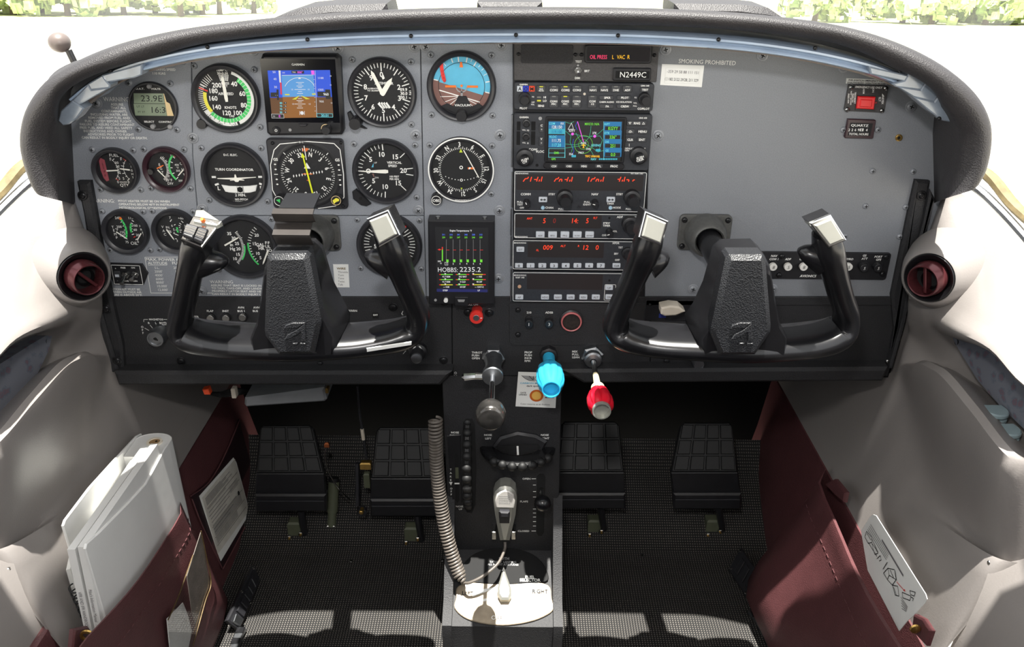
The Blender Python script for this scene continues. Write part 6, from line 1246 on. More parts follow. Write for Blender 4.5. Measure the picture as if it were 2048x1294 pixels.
# pitch trim wheel
cw = face(937, 932); Rw = .085
b = MB(); b.PP([(926, 846), (932, 838), (944, 838), (950, 850), (953, 935), (951, 1010), (944, 1026), (934, 1025), (926, 1010), (924, 930)], .006, .0068, M_hole); b.v = [(x, y, z) for x, y, z in b.v]; obj('wheel_slot', b, ped)
b = MB(); old = b.X; b.X = lambda u, v, w: (cw.x-.0005+w, .040-u, cw.z+v)
b.lathe([(Rw-.02, -.0050), (Rw-.003, -.0052), (Rw, -.0025), (Rw, .0025), (Rw-.003, .0052), (Rw-.02, .0050)], 0, 0, M_rubber, 64); b.X = old; tw = obj('pitch_wheel', b, ped)
bump = MB(); bump.lathe([(.0062, -.004), (.0066, -.001), (.0058, .002), (.003, .0040), (1e-5, .0044)], 0, 0, M_rubber, 12); BUMP = mesh_of('grip_bump', bump, 50)
for k in range(-5, 6):
    a_ = R(k*11+4); o = bpy.data.objects.new('grip_bump', BUMP); C.objects.link(o); o.parent = tw; o.location = Vector((cw.x-.0005, .040-Rw*math.cos(a_), cw.z+Rw*math.sin(a_)))-ped.location; o.rotation_euler = (-a_, 0, 0)
b = MB(); b.PP([(894, 872), (921, 870), (924, 1015), (916, 1020), (905, 1005)], .006, .0075, M_blk, .0005); obj('trim_scale', b, ped)
b = MB(); b.PP([(909, 912), (912, 908), (916, 912), (919, 1000), (915, 1006), (911, 1000)], .0075, .0078, M_hole); b.PP([(909, 966), (919, 966), (919, 968.5), (909, 968.5)], .0078, .0082, M_white); b.PP([(910.5, 935), (917, 935), (917.5, 957), (911, 957)], .0078, .0080, M_olive); obj('trim_pointer', b, ped)
b = MB(); W = .0082
for k, t in enumerate('TAKE'): b.T(t, 901.5, 939+7*k, 4.4, M_white, W, bold=1)
b.P([(898, 964), (905, 964), (902, 971)], W, M_white)
for k, t in enumerate('OFF'): b.T(t, 902.5, 977+6*k, 4.2, M_white, W, bold=1)
W = .0066
for t, x, y in (('NOSE', 910, 865), ('DOWN', 910, 871), ('NOSE', 976, 870), ('LEFT', 976.5, 877), ('NOSE', 1089.5, 870), ('RIGHT', 1089.5, 876.5), ('OPEN', 1053, 957.5), ('FLAPS', 1048, 1003), ('CLOSED', 1047, 1062)): b.T(t, x, y, 4.4, M_white, W, bold=1)
b.T('NOSE', 919, 1013, 4, M_white, .0085); b.T('UP', 921, 1018.5, 4, M_white, .0085)
for y in (957.5, 970, 983, 994, 1018, 1026, 1034, 1043, 1052, 1062): b.L(1063 if y in (957.5, 1062) else 1066, y, 1072, y, 1.4, W, M_white)
b.L(955, 1050, 955, 1050.1, .1, W, M_white); obj('lettering', b, ped)
# rudder trim wheel
cz = face(1035, 905); b = MB(); b.PP([(985, 895), (1000, 876), (1035, 866), (1072, 872), (1095, 885), (1085, 905), (1035, 915), (995, 908)], .006, .012, M_blk, .003); obj('wheel_hood', b, ped)
b = MB(); b.PP([(990, 893), (1030, 888), (1076, 889), (1082, 896), (1060, 906), (1030, 908), (1000, 904)], .012, .0124, M_hole)
for k in range(5): b.L(997, 893+3*k, 1075, 892+3*k, .8, .0126, M_bez)
b.P([(1033, 892), (1037, 892), (1038, 910), (1034, 910)], .0128, M_white); obj('scale_window', b, ped)
zr = face(1035, 899).z; Rr = .054; b = MB(); b.X = lambda u, v, w: (cz.x+u, .006+v, zr+w)
b.lathe([(Rr-.02, -.0045), (Rr-.003, -.005), (Rr, -.0025), (Rr, .0025), (Rr-.003, .005), (Rr-.02, .0045)], 0, 0, M_plast, 64); rw = obj('rudder_wheel', b, ped)
for k in range(-3, 4):
    a_ = R(-90+k*15+7); o = bpy.data.objects.new('grip_bump', BUMP); C.objects.link(o); o.parent = rw; o.location = Vector((cz.x+Rr*math.cos(a_), .006+Rr*math.sin(a_), zr))-ped.location; o.rotation_euler = (0, 0, a_+math.pi/2)
# cowl flap lever
b = MB(); b.PP([(1074, 953), (1079, 948), (1087, 948), (1091, 954), (1088, 1065), (1083, 1072), (1076, 1071), (1072, 1064)], .006, .0066, M_hole); obj('lever_slot', b, ped)
b = MB(); q = onY(1085, 1007, -.036); b.X = lambda u, v, w: (q.x+u, q.y-w, q.z+v); r = 17*sc(1085, 1007, .036); b.lathe([(r*math.sin(math.pi*k/12)+1e-6, -r*math.cos(math.pi*k/12)) for k in range(13)], 0, 0, M_plast, 28); obj('lever_ball', b, ped, ang=80)
b = MB(); b.sweep([(q.x-.001, -.0, q.z+.004), tuple(q)], .003, .003, M_steel, (1, 0, 0), 10); obj('lever_rod', b, ped)
# hand microphone
mic = thing('hand_microphone', 'silver hand microphone hung on the pedestal with black push switch', 'microphone', onY(1008, 1030, -.02))
b = MB(); b.PP([(986, 1000), (990, 988), (1000, 979), (1010, 977), (1021, 979), (1031, 988), (1034, 1003), (1031, 1035), (1019, 1086), (1000, 1086), (990, 1035)], .016, .042, M_silver, .006); obj('body', b, mic)
b = MB(); b.PP([(990, 1002), (994, 990), (1003, 983), (1010, 981), (1018, 983), (1027, 990), (1030, 1003), (1028, 1017), (992, 1016)], .042, .0445, pm('mic_white', (214, 210, 204), .3, .2), .0015); mc = obj('speaker_cap', b, mic)
b = MB()
for i in range(7):
    for j in range(5): b.K(999+3.3*i, 992+3.6*j, 1, .0445, .0447, M_grey, 6)
obj('speaker_holes', b, mc)
b = MB(); b.PP([(997, 1023), (1020, 1024), (1019, 1047), (999, 1047)], .0415, .044, M_blk, .0005); b.PP([(999, 1024), (1019, 1025), (1018, 1036), (1000, 1036)], .044, .051, M_bez, .002); obj('push_switch', b, mic)
for x in (988, 1027):
    b = MB(); b.B(x-5, 1064, x+5, 1080, .006, .024, M_steel, 2, .001); obj('hang_clip', b, mic)
cord = cr_spline([onY(1010, 1084, -.03), onY(1009, 1100, -.038), onY(995, 1128, -.06), onY(966, 1152, -.075), onY(940, 1165, -.08), onY(928, 1166, -.075)], 8)
M_cord = pm('cord_grey', (92, 86, 80), .45, 0, .1, 80); b = MB(); b.sweep(cord, .0022, .0022, M_cord, (1, 0, 0), 8)
hp = cr_spline([cord[-1], onY(915, 1140, -.064), onY(900, 1095, -.052), onY(887, 1040, -.040), onY(878, 980, -.032), onY(873, 920, -.030), onY(871, 870, -.030), onY(871, 838, -.026)], 40)
hel = []; L_ = 0
for i, p in enumerate(hp):
    if i: L_ += (p-hp[i-1]).length
    t = (hp[min(i+1, len(hp)-1)]-hp[max(i-1, 0)]).normalized(); n1 = Vector((1, 0, 0)); n1 = (n1-t*n1.dot(t)).normalized(); n2 = t.cross(n1)
    hel.append((p, n1, n2, L_))
pts = []; N_ = 1000; tot = hel[-1][3]; j = 0
for i in range(N_):
    s_ = tot*i/(N_-1)
    while j < len(hel)-2 and hel[j+1][3] < s_: j += 1
    f_ = (s_-hel[j][3])/max(1e-9, hel[j+1][3]-hel[j][3]); p = hel[j][0].lerp(hel[j+1][0], f_); n1, n2 = hel[j][1], hel[j][2]; th = 2*math.pi*s_/.0049; rr = .0082*min(1, .15+s_/.015)
    pts.append(p+n1*rr*math.cos(th)+n2*rr*math.sin(th))
b.sweep(pts, .0020, .0020, M_cord, (0, .3, 1), 6); obj('coiled_cord', b, mic, ang=60)

# ================================================================== rudder pedals
def pedal(label, xt0, xt1, yt, xm0, xm1, ym, xb0, xb1, yb):
    o = thing('rudder_pedal', label, 'pedal', onY((xb0+xb1)/2, yb, .13), 'rudder pedals')
    A, B_, C_, D_ = onY(xt0, yt, .20), onY(xt1, yt, .20), onY(xm1, ym, .150), onY(xm0, ym, .150)
    b = MB(); slab(b, [A.lerp(B_, .06), A.lerp(B_, .94), B_.lerp(C_, .08), C_, D_, A.lerp(D_, .08)], .010, M_rubber, .002); pd = obj('pedal_pad', b, o)
    n = (B_-A).cross(D_-A).normalized(); n = n if n.y < 0 else -n; q = lambda s_, t: A.lerp(B_, s_).lerp(D_.lerp(C_, s_), t)+n*.0032
    for i in range(4):
        for j in range(3):
            s0, s1, t0, t1 = .035+.24*i, .245+.24*i, .05+.315*j, .33+.315*j; b = MB(); slab(b, [q(s0, t0), q(s1, t0), q(s1, t1), q(s0, t1)], .0035, M_rubber, .001); obj('tread_block', b, pd)
    E, F_ = onY(xb1, ym+45, .150), onY(xb0, ym+45, .150); b = MB(); slab(b, [D_+Vector((0, -.001, -.001)), C_+Vector((0, -.001, -.001)), E, F_], .012, M_blk, .001); obj('heel_plate', b, o)
    G_, H_ = onY(xb1+1, yb, .142), onY(xb0-1, yb, .142); I, J = onY(xb1+1, ym+44, .142), onY(xb0-1, ym+44, .142); b = MB(); slab(b, [J, I, G_, H_], .014, M_blk, .003); hb = obj('heel_bar', b, o)
    for f_ in (.33,): b = MB(); b.sweep([J.lerp(H_, f_)+Vector((.003, -.001, 0)), I.lerp(G_, f_)+Vector((-.003, -.001, 0))], .0015, .0012, M_bez, (0, 1, 0), 8); obj('bar_rib', b, hb)
    # pivot below
    x = (xb0+xb1)/2+22; a, e = onY(x, yb-4, .155), onZ(x+8, yb+44, .01); b = MB(); b.sweep([a, a.lerp(e, .5)+Vector((0, -.004, 0)), e], .006, .008, M_blk, (1, 0, 0), 10); obj('pivot_arm', b, o)
    b = MB(); c_ = a.lerp(e, .72)+Vector((-.016, .004, -.002)); b.bx(c_, (.022, .02, .030), M_olive, ch=.003); obj('pivot_bracket', b, o)
    for dx, dz in ((.000, -.004), (-.020, -.012)):
        b = MB(); u, v, w_ = c_.x+dx+.012, c_.z+dz, -c_.y+.012; b.prism(circ(u, v, .0045, 6), w_, w_+.004, M_steel, .0008); b.cyl(u, v, .002, w_+.004, w_+.006, M_brass, 10); obj('bolt', b, o)
pedal('black rubber rudder pedal nearest the paper form and the binder', 520, 625, 850, 512, 648, 946, 510, 651, 1024)
pedal('black rudder pedal just beside the coiled cord', 753, 868, 854, 742, 884, 956, 741, 886, 1034)
pedal('black rudder pedal right behind the red mixture knob', 1122, 1238, 843, 1112, 1248, 944, 1108, 1250, 1019)
pedal('black rudder pedal nearest the burgundy pocket with the card', 1362, 1465, 845, 1342, 1475, 944, 1348, 1482, 1019)
# ================================================================== air vents in the side walls
def vent(px, py, label, par, sg, va, az=46):
    c = onY(px, py, -.088); n = Vector((sg*math.sin(R(az)), -math.cos(R(az)), .10)).normalized(); ux = Vector((math.cos(R(az)), sg*math.sin(R(az)), 0)).normalized(); uy = n.cross(ux)
    if uy.z < 0: uy = -uy
    X_ = lambda u, v, w: tuple(c+ux*u+uy*v+n*w); o = thing('air_vent', label, 'air vent', c, 'eyeball air vents')
    b = MB(X_); b.lathe([(.052, -.060), (.045, -.035), (.038, -.016), (.0335, -.005), (.0308, .0000), (.0292, .0010), (.0280, -.001)], 0, 0, M_trim, 48); obj('vent_housing', b, par, ang=60)
    b = MB(X_); b.lathe([(.0286, -.006), (.0284, .0005), (.0272, .0020), (.0225, -.001), (.0190, -.008), (1e-5, -.010)], 0, 0, M_plast, 48); obj('socket_ring', b, o, ang=40)
    m2 = (n+Vector((sg*.16, .0, -.14))).normalized(); a1 = (ux-m2*ux.dot(m2)).normalized(); a2 = m2.cross(a1); a2 = a2 if a2.z > 0 else -a2; c2 = c+ux*(.004*sg*0); Z_ = lambda u, v, w: tuple(c2+a1*u+a2*v+m2*w)
    b = MB(Z_); b.lathe([(.0195, -.006), (.0205, .000), (.0200, .006), (.0190, .0085), (.0187, .0135), (.0178, .0150), (.0166, .0145), (.0158, -.004)], 0, 0, M_maroon, 48); b.lathe([(.0160, -.003), (1e-5, -.003)], 0, 0, M_hole, 32); ey = obj('eyeball', b, o, ang=40)
    b = MB(Z_); t = R(va); d = Vector((math.cos(t), math.sin(t))); e = Vector((-d.y, d.x)); q = lambda a, s_: tuple(d*a+e*s_)
    b.prism([q(-.0157, -.0018), q(.0157, -.0018), q(.0157, .0018), q(-.0157, .0018)], -.002, .010, M_maroon, .0008); obj('vane', b, ey)
    b = MB(Z_); b.lathe([(.0100, -.0028), (.0105, .002), (.0095, .003), (.0085, -.0025)], .002, -.001, M_plast, 28); obj('inner_ring', b, ey)
vent(166, 553, 'maroon eyeball air vent beside the flight gauges', wallL, 1, -52)
vent(1858, 556, 'maroon eyeball air vent beside the empty grey panel', wallR, -1, -78)

# fabric insets and headset jacks in the armrests
def fabric():
    m = bpy.data.materials.new('tapestry_fabric'); m.use_nodes = True; N = m.node_tree.nodes; L = m.node_tree.links; b = N['Principled BSDF']
    tc = N.new('ShaderNodeTexCoord'); vo = N.new('ShaderNodeTexVoronoi'); vo.inputs['Scale'].default_value = 75; L.new(tc.outputs['Object'], vo.inputs[0])
    nz = N.new('ShaderNodeTexNoise'); nz.inputs['Scale'].default_value = 130; nz.inputs['Detail'].default_value = 5; nz.inputs['Distortion'].default_value = 2; L.new(tc.outputs['Object'], nz.inputs[0])
    mx = N.new('ShaderNodeMath'); mx.operation = 'MULTIPLY_ADD'; mx.inputs[1].default_value = .5; L.new(nz.outputs['Fac'], mx.inputs[0]); L.new(vo.outputs['Distance'], mx.inputs[2])
    cr = N.new('ShaderNodeValToRGB'); e = cr.color_ramp.elements; e[0].position = .25; e[0].color = lin((74, 80, 92)); e[1].position = .72; e[1].color = lin((98, 100, 108)); k = e.new(.45); k.color = lin((98, 78, 86)); k = e.new(.58); k.color = lin((82, 90, 100))
    L.new(mx.outputs[0], cr.inputs[0]); L.new(cr.outputs[0], b.inputs['Base Color']); b.inputs['Roughness'].default_value = .9; return m
M_fab = fabric()
def inset_patch(pts, X0, sg, par, thick):
    b = MB(); q = [onX(x, y, X0-sg*.020*max(0, 1-((2048-x if sg > 0 else x)*-1+150)/110) if 0 else X0-sg*.014*max(0, 1-abs(x-(1900 if sg > 0 else 105))/60)) for x, y in pts]
    c = sum(q, Vector())/len(q); n = Vector((-sg, 0, 0)); k = len(q); b.add([tuple(p) for p in q]+[tuple(p-n*thick) for p in q], [tuple(range(k))]+[(i_, (i_+1) % k, k+(i_+1) % k, k+i_) for i_ in range(k)], M_fab, True)
    o = obj('fabric_inset', b, par, ang=20); return o
fi = inset_patch([(1902, 668), (1916, 668), (1960, 684), (2048, 727), (2140, 770), (2140, 930), (2048, 858), (2000, 812), (1955, 760), (1912, 690)], .536, 1, wallR, .030)
piece('screw', SCR_K, fi, onX(1912, 684, .5245)).rotation_euler = (0, 0, math.pi/2)
fi = inset_patch([(104, 672), (92, 671), (60, 690), (0, 728), (-90, 770), (-90, 960), (0, 848), (40, 800), (70, 758), (98, 700)], -.554, -1, wallL, .030)
piece('screw', SCR_K, fi, onX(96, 682, -.5425)).rotation_euler = (0, 0, -math.pi/2)
def jack(px, py, X, label, z=.487):
    p = onX(px, py, X); sg = 1 if X > 0 else -1; o = thing('jack_cap', label, 'cap', p, 'headset jack caps')
    b = MB(); b.X = lambda u, v, w: (p.x+u, p.y+v, p.z-.006+w); b.prism(circ(0, 0, .0138, 24), 0, .004, M_cap, .0015); b.prism([(-.004, .009), (.004, .009), (.005, .0155), (-.005, .0155)], 0, .004, M_cap, .001); obj('base_ring', b, o)
    b = MB(); b.X = lambda u, v, w: (p.x+u, p.y-.001+v, p.z+w); b.prism(circ(0, 0, .0150, 28)[:19]+[(-.0145, .0), (-.0150, .012), (.0150, .012), (.0145, .0)] if 0 else [(.0134*math.cos(R(a)), .0134*math.sin(R(a))) for a in range(-190, 11, 10)]+[(.0115, .0100), (-.0115, .0100)], .001, .0055, M_cap, .0015); obj('flip_lid', b, o)
    b = MB(); b.X = lambda u, v, w: (p.x+u, p.y+v, p.z+w); b.cyl(0, 0, .009, -.003, .0015, M_brass, 20); obj('jack_bushing', b, o)
jack(1988, 826, .521, 'round blue grey jack cap nearest the fabric tip on the copilot armrest'); jack(2012, 864, .521, 'round blue grey jack cap farther from the panel on the copilot armrest')
jack(26, 846, -.541, 'round blue grey jack cap near the fabric on the pilot armrest'); jack(6, 884, -.541, 'round blue grey jack cap cut by the picture edge on the pilot armrest')
b = MB(); 
for px, py, X, par in ((1978, 1125, .502, wallR), (17, 1140, -.52, wallL)):
    p = onX(px, py, X); b = MB(); b.lathe([(.0035, 0), (.003, .0015), (.0012, .0022), (1e-5, .0022)], 0, 0, M_steel, 12); sg = -1 if X > 0 else 1; b.v = [(p.x+sg*(-y), p.y+x, p.z+z) for x, y, z in b.v]; obj('screw', b, par)

# ================================================================== map pockets on the kick walls
def pocket(sg, label, xk, Yl, Yb, zt, bulge, xo, k0, rise=0.):
    o = thing('map_pocket', label, 'pocket', (sg*xk, (Yl+Yb)/2-.1, .0)); rings = []; N_ = 14
    Ys = [Yl-(Yl+.46)*t/N_ for t in range(N_+1)]
    for i, Y0 in enumerate(Ys):
        t = i/N_; f = min(1, t/.10)**.5; r = []
        for zf in (0, .03, .10, .25, .45, .65, .82, .92, .97, 1.0, 1.0, .96, .7):
            pass
        for q, (zf, d) in enumerate(((0.0, .6), (.03, 1.5), (.12, 1.9), (.30, 1.75), (.50, 1.45), (.68, 1.15), (.84, .92), (.93, .86), (.975, .84), (1.0, .78), (1.0, .66), (.97, .60), (.6, .5))):
            z = zf*(zt+rise*max(0, min(1.2, (Yl-Y0)/.25))) + .006*math.sin(7*t+2)*zf; lead = (Yb-Yl)*(1-zf)*(1-t)
            base = xk + (xo-xk)*zf
            X = base - (k0 if q < 10 else k0) - bulge*d*f*(1+.12*math.sin(9*t+3*zf)) + (0 if f >= 1 else (1-f)*k0)
            r.append((sg*X, Y0+lead, max(z, .003)))
        rings.append(r)
    b = MB(); b.loft(rings, M_burg); obj('pocket_front', b, o, ang=55)
    st_ = MB()
    for i in range(0, 36):
        t0 = i/36*N_; a, e = int(t0), min(N_, int(t0)+1); f = t0-a; P = Vector(rings[a][6]).lerp(Vector(rings[e][6]), f); t1 = t0+.55*N_/36; a, e = int(t1), min(N_, int(t1)+1); Q = Vector(rings[a][6]).lerp(Vector(rings[e][6]), t1-a); off = Vector((-sg*.0006, 0, 0)); st_.sweep([P+off, Q+off], .0005, .0005, pm('thread', (96, 62, 64)) if 'thread' not in MATS else MATS['thread'], (0, 0, 1), 5)
    s_ = obj('stitching', st_, o); s_['kind'] = 'stuff'
    return o, rings
pkR, rR = pocket(1, 'burgundy map pocket holding a folded safety card', .437, .035, .085, .245, .034, .462, .002)
pkL, rL = pocket(-1, 'burgundy map pocket holding a white ring binder and manuals', .458, -.055, .03, .240, .014, .452, .004, .045)
def rivet(par, p, r=.006, m=None, name='snap_rivet'):
    b = MB(); b.X = lambda u, v, w: (p.x+u, p.y-w, p.z+v); b.lathe([(r, 0), (r*.9, .002), (r*.5, .0032), (1e-5, .0034)], 0, 0, m or M_brass, 18); obj(name, b, par)
rivet(pkR, onX(1830, 1257, .440))
# small strap tabs at the pocket corners
for par, X, pts in ((pkR, .448, [(1648, 968), (1668, 958), (1690, 985), (1686, 1005), (1668, 990)]), (pkR, .446, [(1826, 1228), (1845, 1238), (1860, 1262), (1850, 1292), (1822, 1262)]), (pkL, -.468, [(150, 1258), (178, 1252), (190, 1268), (172, 1300), (146, 1300)])):
    b = MB(); slab(b, [onX(x, y, X) for x, y in pts], .006, M_burg, .002); obj('strap_tab', b, par)
b = MB(); p = onX(176, 1271, -.458); b.X = lambda u, v, w: (p.x+u, p.y-w, p.z+v); b.lathe([(.0085, 0), (.0080, .002), (.0055, .0025), (.005, .0)], 0, 0, M_brass, 24); obj('brass_eyelet', b, pkL)
# clear document window with a brass zip on the pocket of the binder
X = -.428; pane = [(336, 1240), (355, 1195), (372, 1150), (388, 1108), (402, 1062), (421, 1165), (405, 1215), (386, 1292), (378, 1320), (342, 1320)]
b = MB(); slab(b, [onX(x, y, X+.001) for x, y in [(334, 1238), (366, 1205), (376, 1230), (384, 1262), (372, 1320), (342, 1320)]], .0008, M_paper); pf = obj('folded_paper', b, pkL)
b = MB(); slab(b, [onX(x, y, X+.0005) for x, y in [(374, 1152), (402, 1064), (420, 1164), (392, 1250), (384, 1225)]], .0008, pm('dull_vinyl', (128, 120, 114), .3, 0, .2, 60)); obj('inner_sheet', b, pkL)
b = MB(); slab(b, [onX(x, y, X+.003) for x, y in pane], .0004, M_vinyl); obj('clear_window', b, pkL)
for pts in ([(336, 1240), (356, 1195), (372, 1150), (386, 1110)], [(402, 1062), (412, 1110), (422, 1165), (410, 1205), (386, 1292)]):
    b = MB(); b.sweep(cr_spline([onX(x, y, X+.0042) for x, y in pts], 6), .0009, .0007, pm('dull_brass', (88, 72, 46), .5, .5, .3, 300) if 'dull_brass' not in MATS else MATS['dull_brass'], (1, 0, 0), 8); obj('zip_edge', b, pkL)
b = MB()
def wall_text(b, t, p0, ex, ey, h, m, al='l', bold=0, sx=1.):
    old = b.X; b.X = lambda u, v, w: tuple(p0+ex*u+ey*v); b.text(t, 0, 0, h, 0, m, al, 0, bold, sx); b.X = old
# strap loops: pinkish gusset between binder and form
b = MB(); slab(b, [onX(x, y, -.446) for x, y in ((384, 1058), (392, 1062), (420, 1120), (440, 1195), (436, 1205), (424, 1168))], .004, M_burg, .001); obj('gusset', b, pkL)

# ------------------------------------------------------------------ aircraft form on the pilot's kick wall
KN = Vector((.272, 0, .042)).normalized(); KP = Vector((-.4565, 0, 0))+KN*.0015
kk = lambda x, y, d=0: onP(x, y, KP+KN*d, KN)
fo = thing('document_holder', 'dark burgundy vinyl holder stitched on the kick wall, framing a printed form', 'holder', kk(450, 1030))
b = MB(); slab(b, [kk(x, y, .001) for x, y in ((382, 992), (420, 960), (452, 905), (478, 838), (505, 940), (512, 1010), (445, 1140), (400, 1040))], .001, pm('dark_burgundy', (42, 26, 30), .35)); obj('backing', b, fo)
for pts in ([(382, 992), (420, 962), (452, 905), (480, 838)], [(384, 998), (404, 1050), (444, 1136)], [(446, 1138), (512, 1012)]):
    b = MB(); b.sweep(cr_spline([kk(x, y, .002) for x, y in pts], 4), .0012, .0008, MATS['thread'], (1, 0, 0), 6); obj('stitched_edge', b, fo)
fm = thing('printed_form', 'white printed registration form in the dark holder beside the pedals', 'paper', kk(450, 1030, .003))
b = MB(); slab(b, [kk(x, y, .0024) for x, y in ((399, 992), (467, 915), (473, 925), (500, 1025), (442, 1122), (433, 1098))], .0006, M_paper); obj('lower_sheet', b, fm)
b = MB(); F_ = [(404, 996), (470, 918), (498, 1022), (436, 1108)]; slab(b, [kk(x, y, .0032) for x, y in F_], .0004, pm('form_paper', (206, 202, 192), .7)); obj('upper_sheet', b, fm)
b = MB(); q = [kk(x, y, .0036) for x, y in F_]; fp = lambda s_, t: q[0].lerp(q[1], s_).lerp(q[3].lerp(q[2], s_), t)
def fline(s0, t0, s1, t1, th, m): A, B_ = fp(s0, t0), fp(s1, t1); d_ = (q[3]-q[0]).normalized()*th; b.add([A, B_, B_+d_, A+d_], [(0, 1, 2, 3)], m, True)
for i in range(14): fline(.06, .06+.022*i if i < 6 else .12+.06*(i-4), (.5+.4*((i*37) % 10)/10), .06+.022*i if i < 6 else .12+.06*(i-4), .0010, M_greyink)
for t in (.22, .36, .56, .74, .88): fline(.04, t, .96, t, .0007, M_blackink)
for i in range(9): fline(.06, .58+.017*i, .9, .58+.017*i, .0007, M_greyink)
for i in range(6): fline(.06, .76+.018*i, .7, .76+.018*i, .0007, M_greyink); fline(.66, .30+.02*i, .92, .30+.02*i, .0006, M_greyink)
c_ = fp(.86, .55); e1 = (q[1]-q[0]).normalized(); e2 = (q[3]-q[0]).normalized(); b.add([c_+e1*.004*math.cos(R(30*k))+e2*.004*math.sin(R(30*k)) for k in range(12)], [tuple(range(12))], M_blackink, True); po = obj('print', b, fm)

# ------------------------------------------------------------------ binder, manuals and notebook in the pilot's pocket
Xi, Xo = -.452, -.500
bi = thing('ring_binder', 'thick white ring binder standing in the burgundy pocket', 'binder', (-.476, -.16, .03))
def upright(b, X, corners, th, m, z0=.03, ch=.001):       # a board in the plane X, top corners from the picture, standing in the pocket
    P = [onX(x, y, X) for x, y in corners]; a, e = P[0], P[-1]
    P = [Vector((X, a.y+.010, z0))]+P+[Vector((X, e.y+.012, z0))]; slab(b, P, th, m, ch)
b = MB(); upright(b, Xi, [(171, 1098), (174, 1087), (200, 1064), (260, 1003), (292, 968), (330, 897), (338, 887)], .0025, M_binder); obj('front_cover', b, bi)
b = MB(); P = [onX(x, y, Xo) for x, y in ((127, 1052), (131, 1040), (180, 975), (225, 925), (274, 872), (284, 867))]; P = [Vector((Xo, P[0].y+.01, .03))]+P+[Vector((Xo, P[-1].y+.012, .03))]; slab(b, P, .0025, M_binder, .001); obj('back_cover', b, bi)
sp1, sp0 = onX(338, 887, Xi), onX(284, 867, Xo)
b = MB(); rings = []
for z in (.03, .12, .25, sp1.z-.004, sp1.z, sp1.z-.0006):
    k = 1 if z < sp1.z else .9; f = (sp1.z-z)*.035; r = []
    for i in range(13):
        a_ = R(180*i/12); ctr = Vector(((Xi+Xo)/2, (sp1.y+sp0.y)/2+f-.006, z)); r.append(tuple(ctr+Vector(((Xi-Xo)/2*math.cos(a_), .017*math.sin(a_)*k, 0))))
    r += [(Xo+.0003, (sp1.y+sp0.y)/2+f-.045, z), (Xi-.0003, (sp1.y+sp0.y)/2+f-.045, z)]; rings.append(r)
b.loft(rings, M_binder, closed=True, cap=True); spn = obj('spine', b, bi, ang=40)
c_ = Vector(((Xi+Xo)/2+.004, (sp1.y+sp0.y)/2-.012, sp1.z)); b = MB(); b.X = lambda u, v, w: (c_.x+u, c_.y+v, c_.z+w); b.lathe([(.0105, -.001), (.0100, .0015), (.0072, .0016), (.0070, -.001)], 0, 0, pm('yellowed_plastic', (224, 216, 200), .4), 24); b.cyl(0, 0, .0071, -.001, .0004, pm('hole_tan', (150, 120, 84), .6), 20); b.cyl(.002, .001, .0016, .0004, .0012, M_steel, 10); obj('finger_hole', b, spn)
pw = (Xi-Xo-.008)/7
for i in range(7):
    x = Xo+.004+pw*(i+.5); b = MB(); zt = .345-.004*abs(i-3)+.003*((i*5) % 3); y0 = -.262+.008*((i*3) % 4); ye = (sp1.y+sp0.y)/2-.03
    b.loft([[(x-pw*.46, y0, .04), (x-pw*.46, ye, .04), (x-pw*.46, ye, zt-.006), (x-pw*.46, y0+.012, zt-.012), (x-pw*.46, y0, zt-.022)], [(x+pw*.46, y0, .04), (x+pw*.46, ye, .04), (x+pw*.46, ye, zt-.004), (x+pw*.46, y0+.012, zt-.009), (x+pw*.46, y0, zt-.02)]], M_paper, closed=True, cap=True); obj('page_stack', b, bi)
def manual(label, X, w_, top, yb, text, dark):
    P = onX(top[0], top[1], X); o = thing('manual', label, 'book', (X, P.y-.02, .03)); b = MB(); h_ = P.z
    f = .028
    b.loft([[(X-w_/2, P.y-f, .03), (X-w_/2, yb, .03), (X-w_/2, yb, h_-.004), (X-w_/2, P.y, h_)], [(X+w_/2, P.y-f, .03), (X+w_/2, yb, .03), (X+w_/2, yb, h_-.004), (X+w_/2, P.y, h_)]], M_binder, closed=True, cap=True); obj('cover', b, o)
    b = MB(); d_ = Vector((0, -f, .03-h_)).normalized(); p0 = Vector((X, P.y, h_))+d_*.055+Vector((0, -.0008, 0)); wall_text(b, text, p0, d_, Vector((1, 0, 0)), w_*.42, dark, 'l', 0, .8); obj('spine_lettering', b, o)
manual('thin white manual with grey spine lettering against the binder', -.4585, .0085, (163, 1094), -.08, "Pilot's Information Manual   Flight Manual 172", M_greyink)
manual('thin white handbook with spine lettering beside the spiral notebook', -.4700, .0085, (142, 1099), -.08, 'VFR AND IFR HANDBOOK 1910', M_greyink)
nb = thing('spiral_notebook', 'spiral bound notebook with black rings behind the manuals', 'notebook', (-.488, -.27, .03)); P = onX(148, 1152, -.49)
b = MB(); b.loft([[(-.495, P.y-.018, .03), (-.495, -.1, .03), (-.495, -.1, P.z-.002), (-.495, P.y+.004, P.z)], [(-.490, P.y-.018, .03), (-.490, -.1, .03), (-.490, -.1, P.z-.002), (-.490, P.y+.004, P.z)]], M_paper, closed=True, cap=True); obj('cover', b, nb)
b = MB(); tr = thing('paper_divider', 'small white divider corner poking up by the spiral rings', 'paper', (-.497, -.28, .03)); slab(b, [onX(x, y, -.495) for x, y in ((146, 1230), (158, 1210), (172, 1190), (190, 1230), (190, 1262), (160, 1262))], .0006, M_paper); obj('sheet', b, tr)
for k in range(9):
    c_ = onX(153+4.6*k, 1172+10.6*k, -.481); b = MB(); b.sweep([c_+Vector((.007*math.cos(R(t)), .004*math.sin(R(t))-.003, .0035*math.sin(R(t)))) for t in range(120, 420, 20)], .0009, .0009, M_blackink, (0, 0, 1), 6); obj('spiral_ring', b, nb)

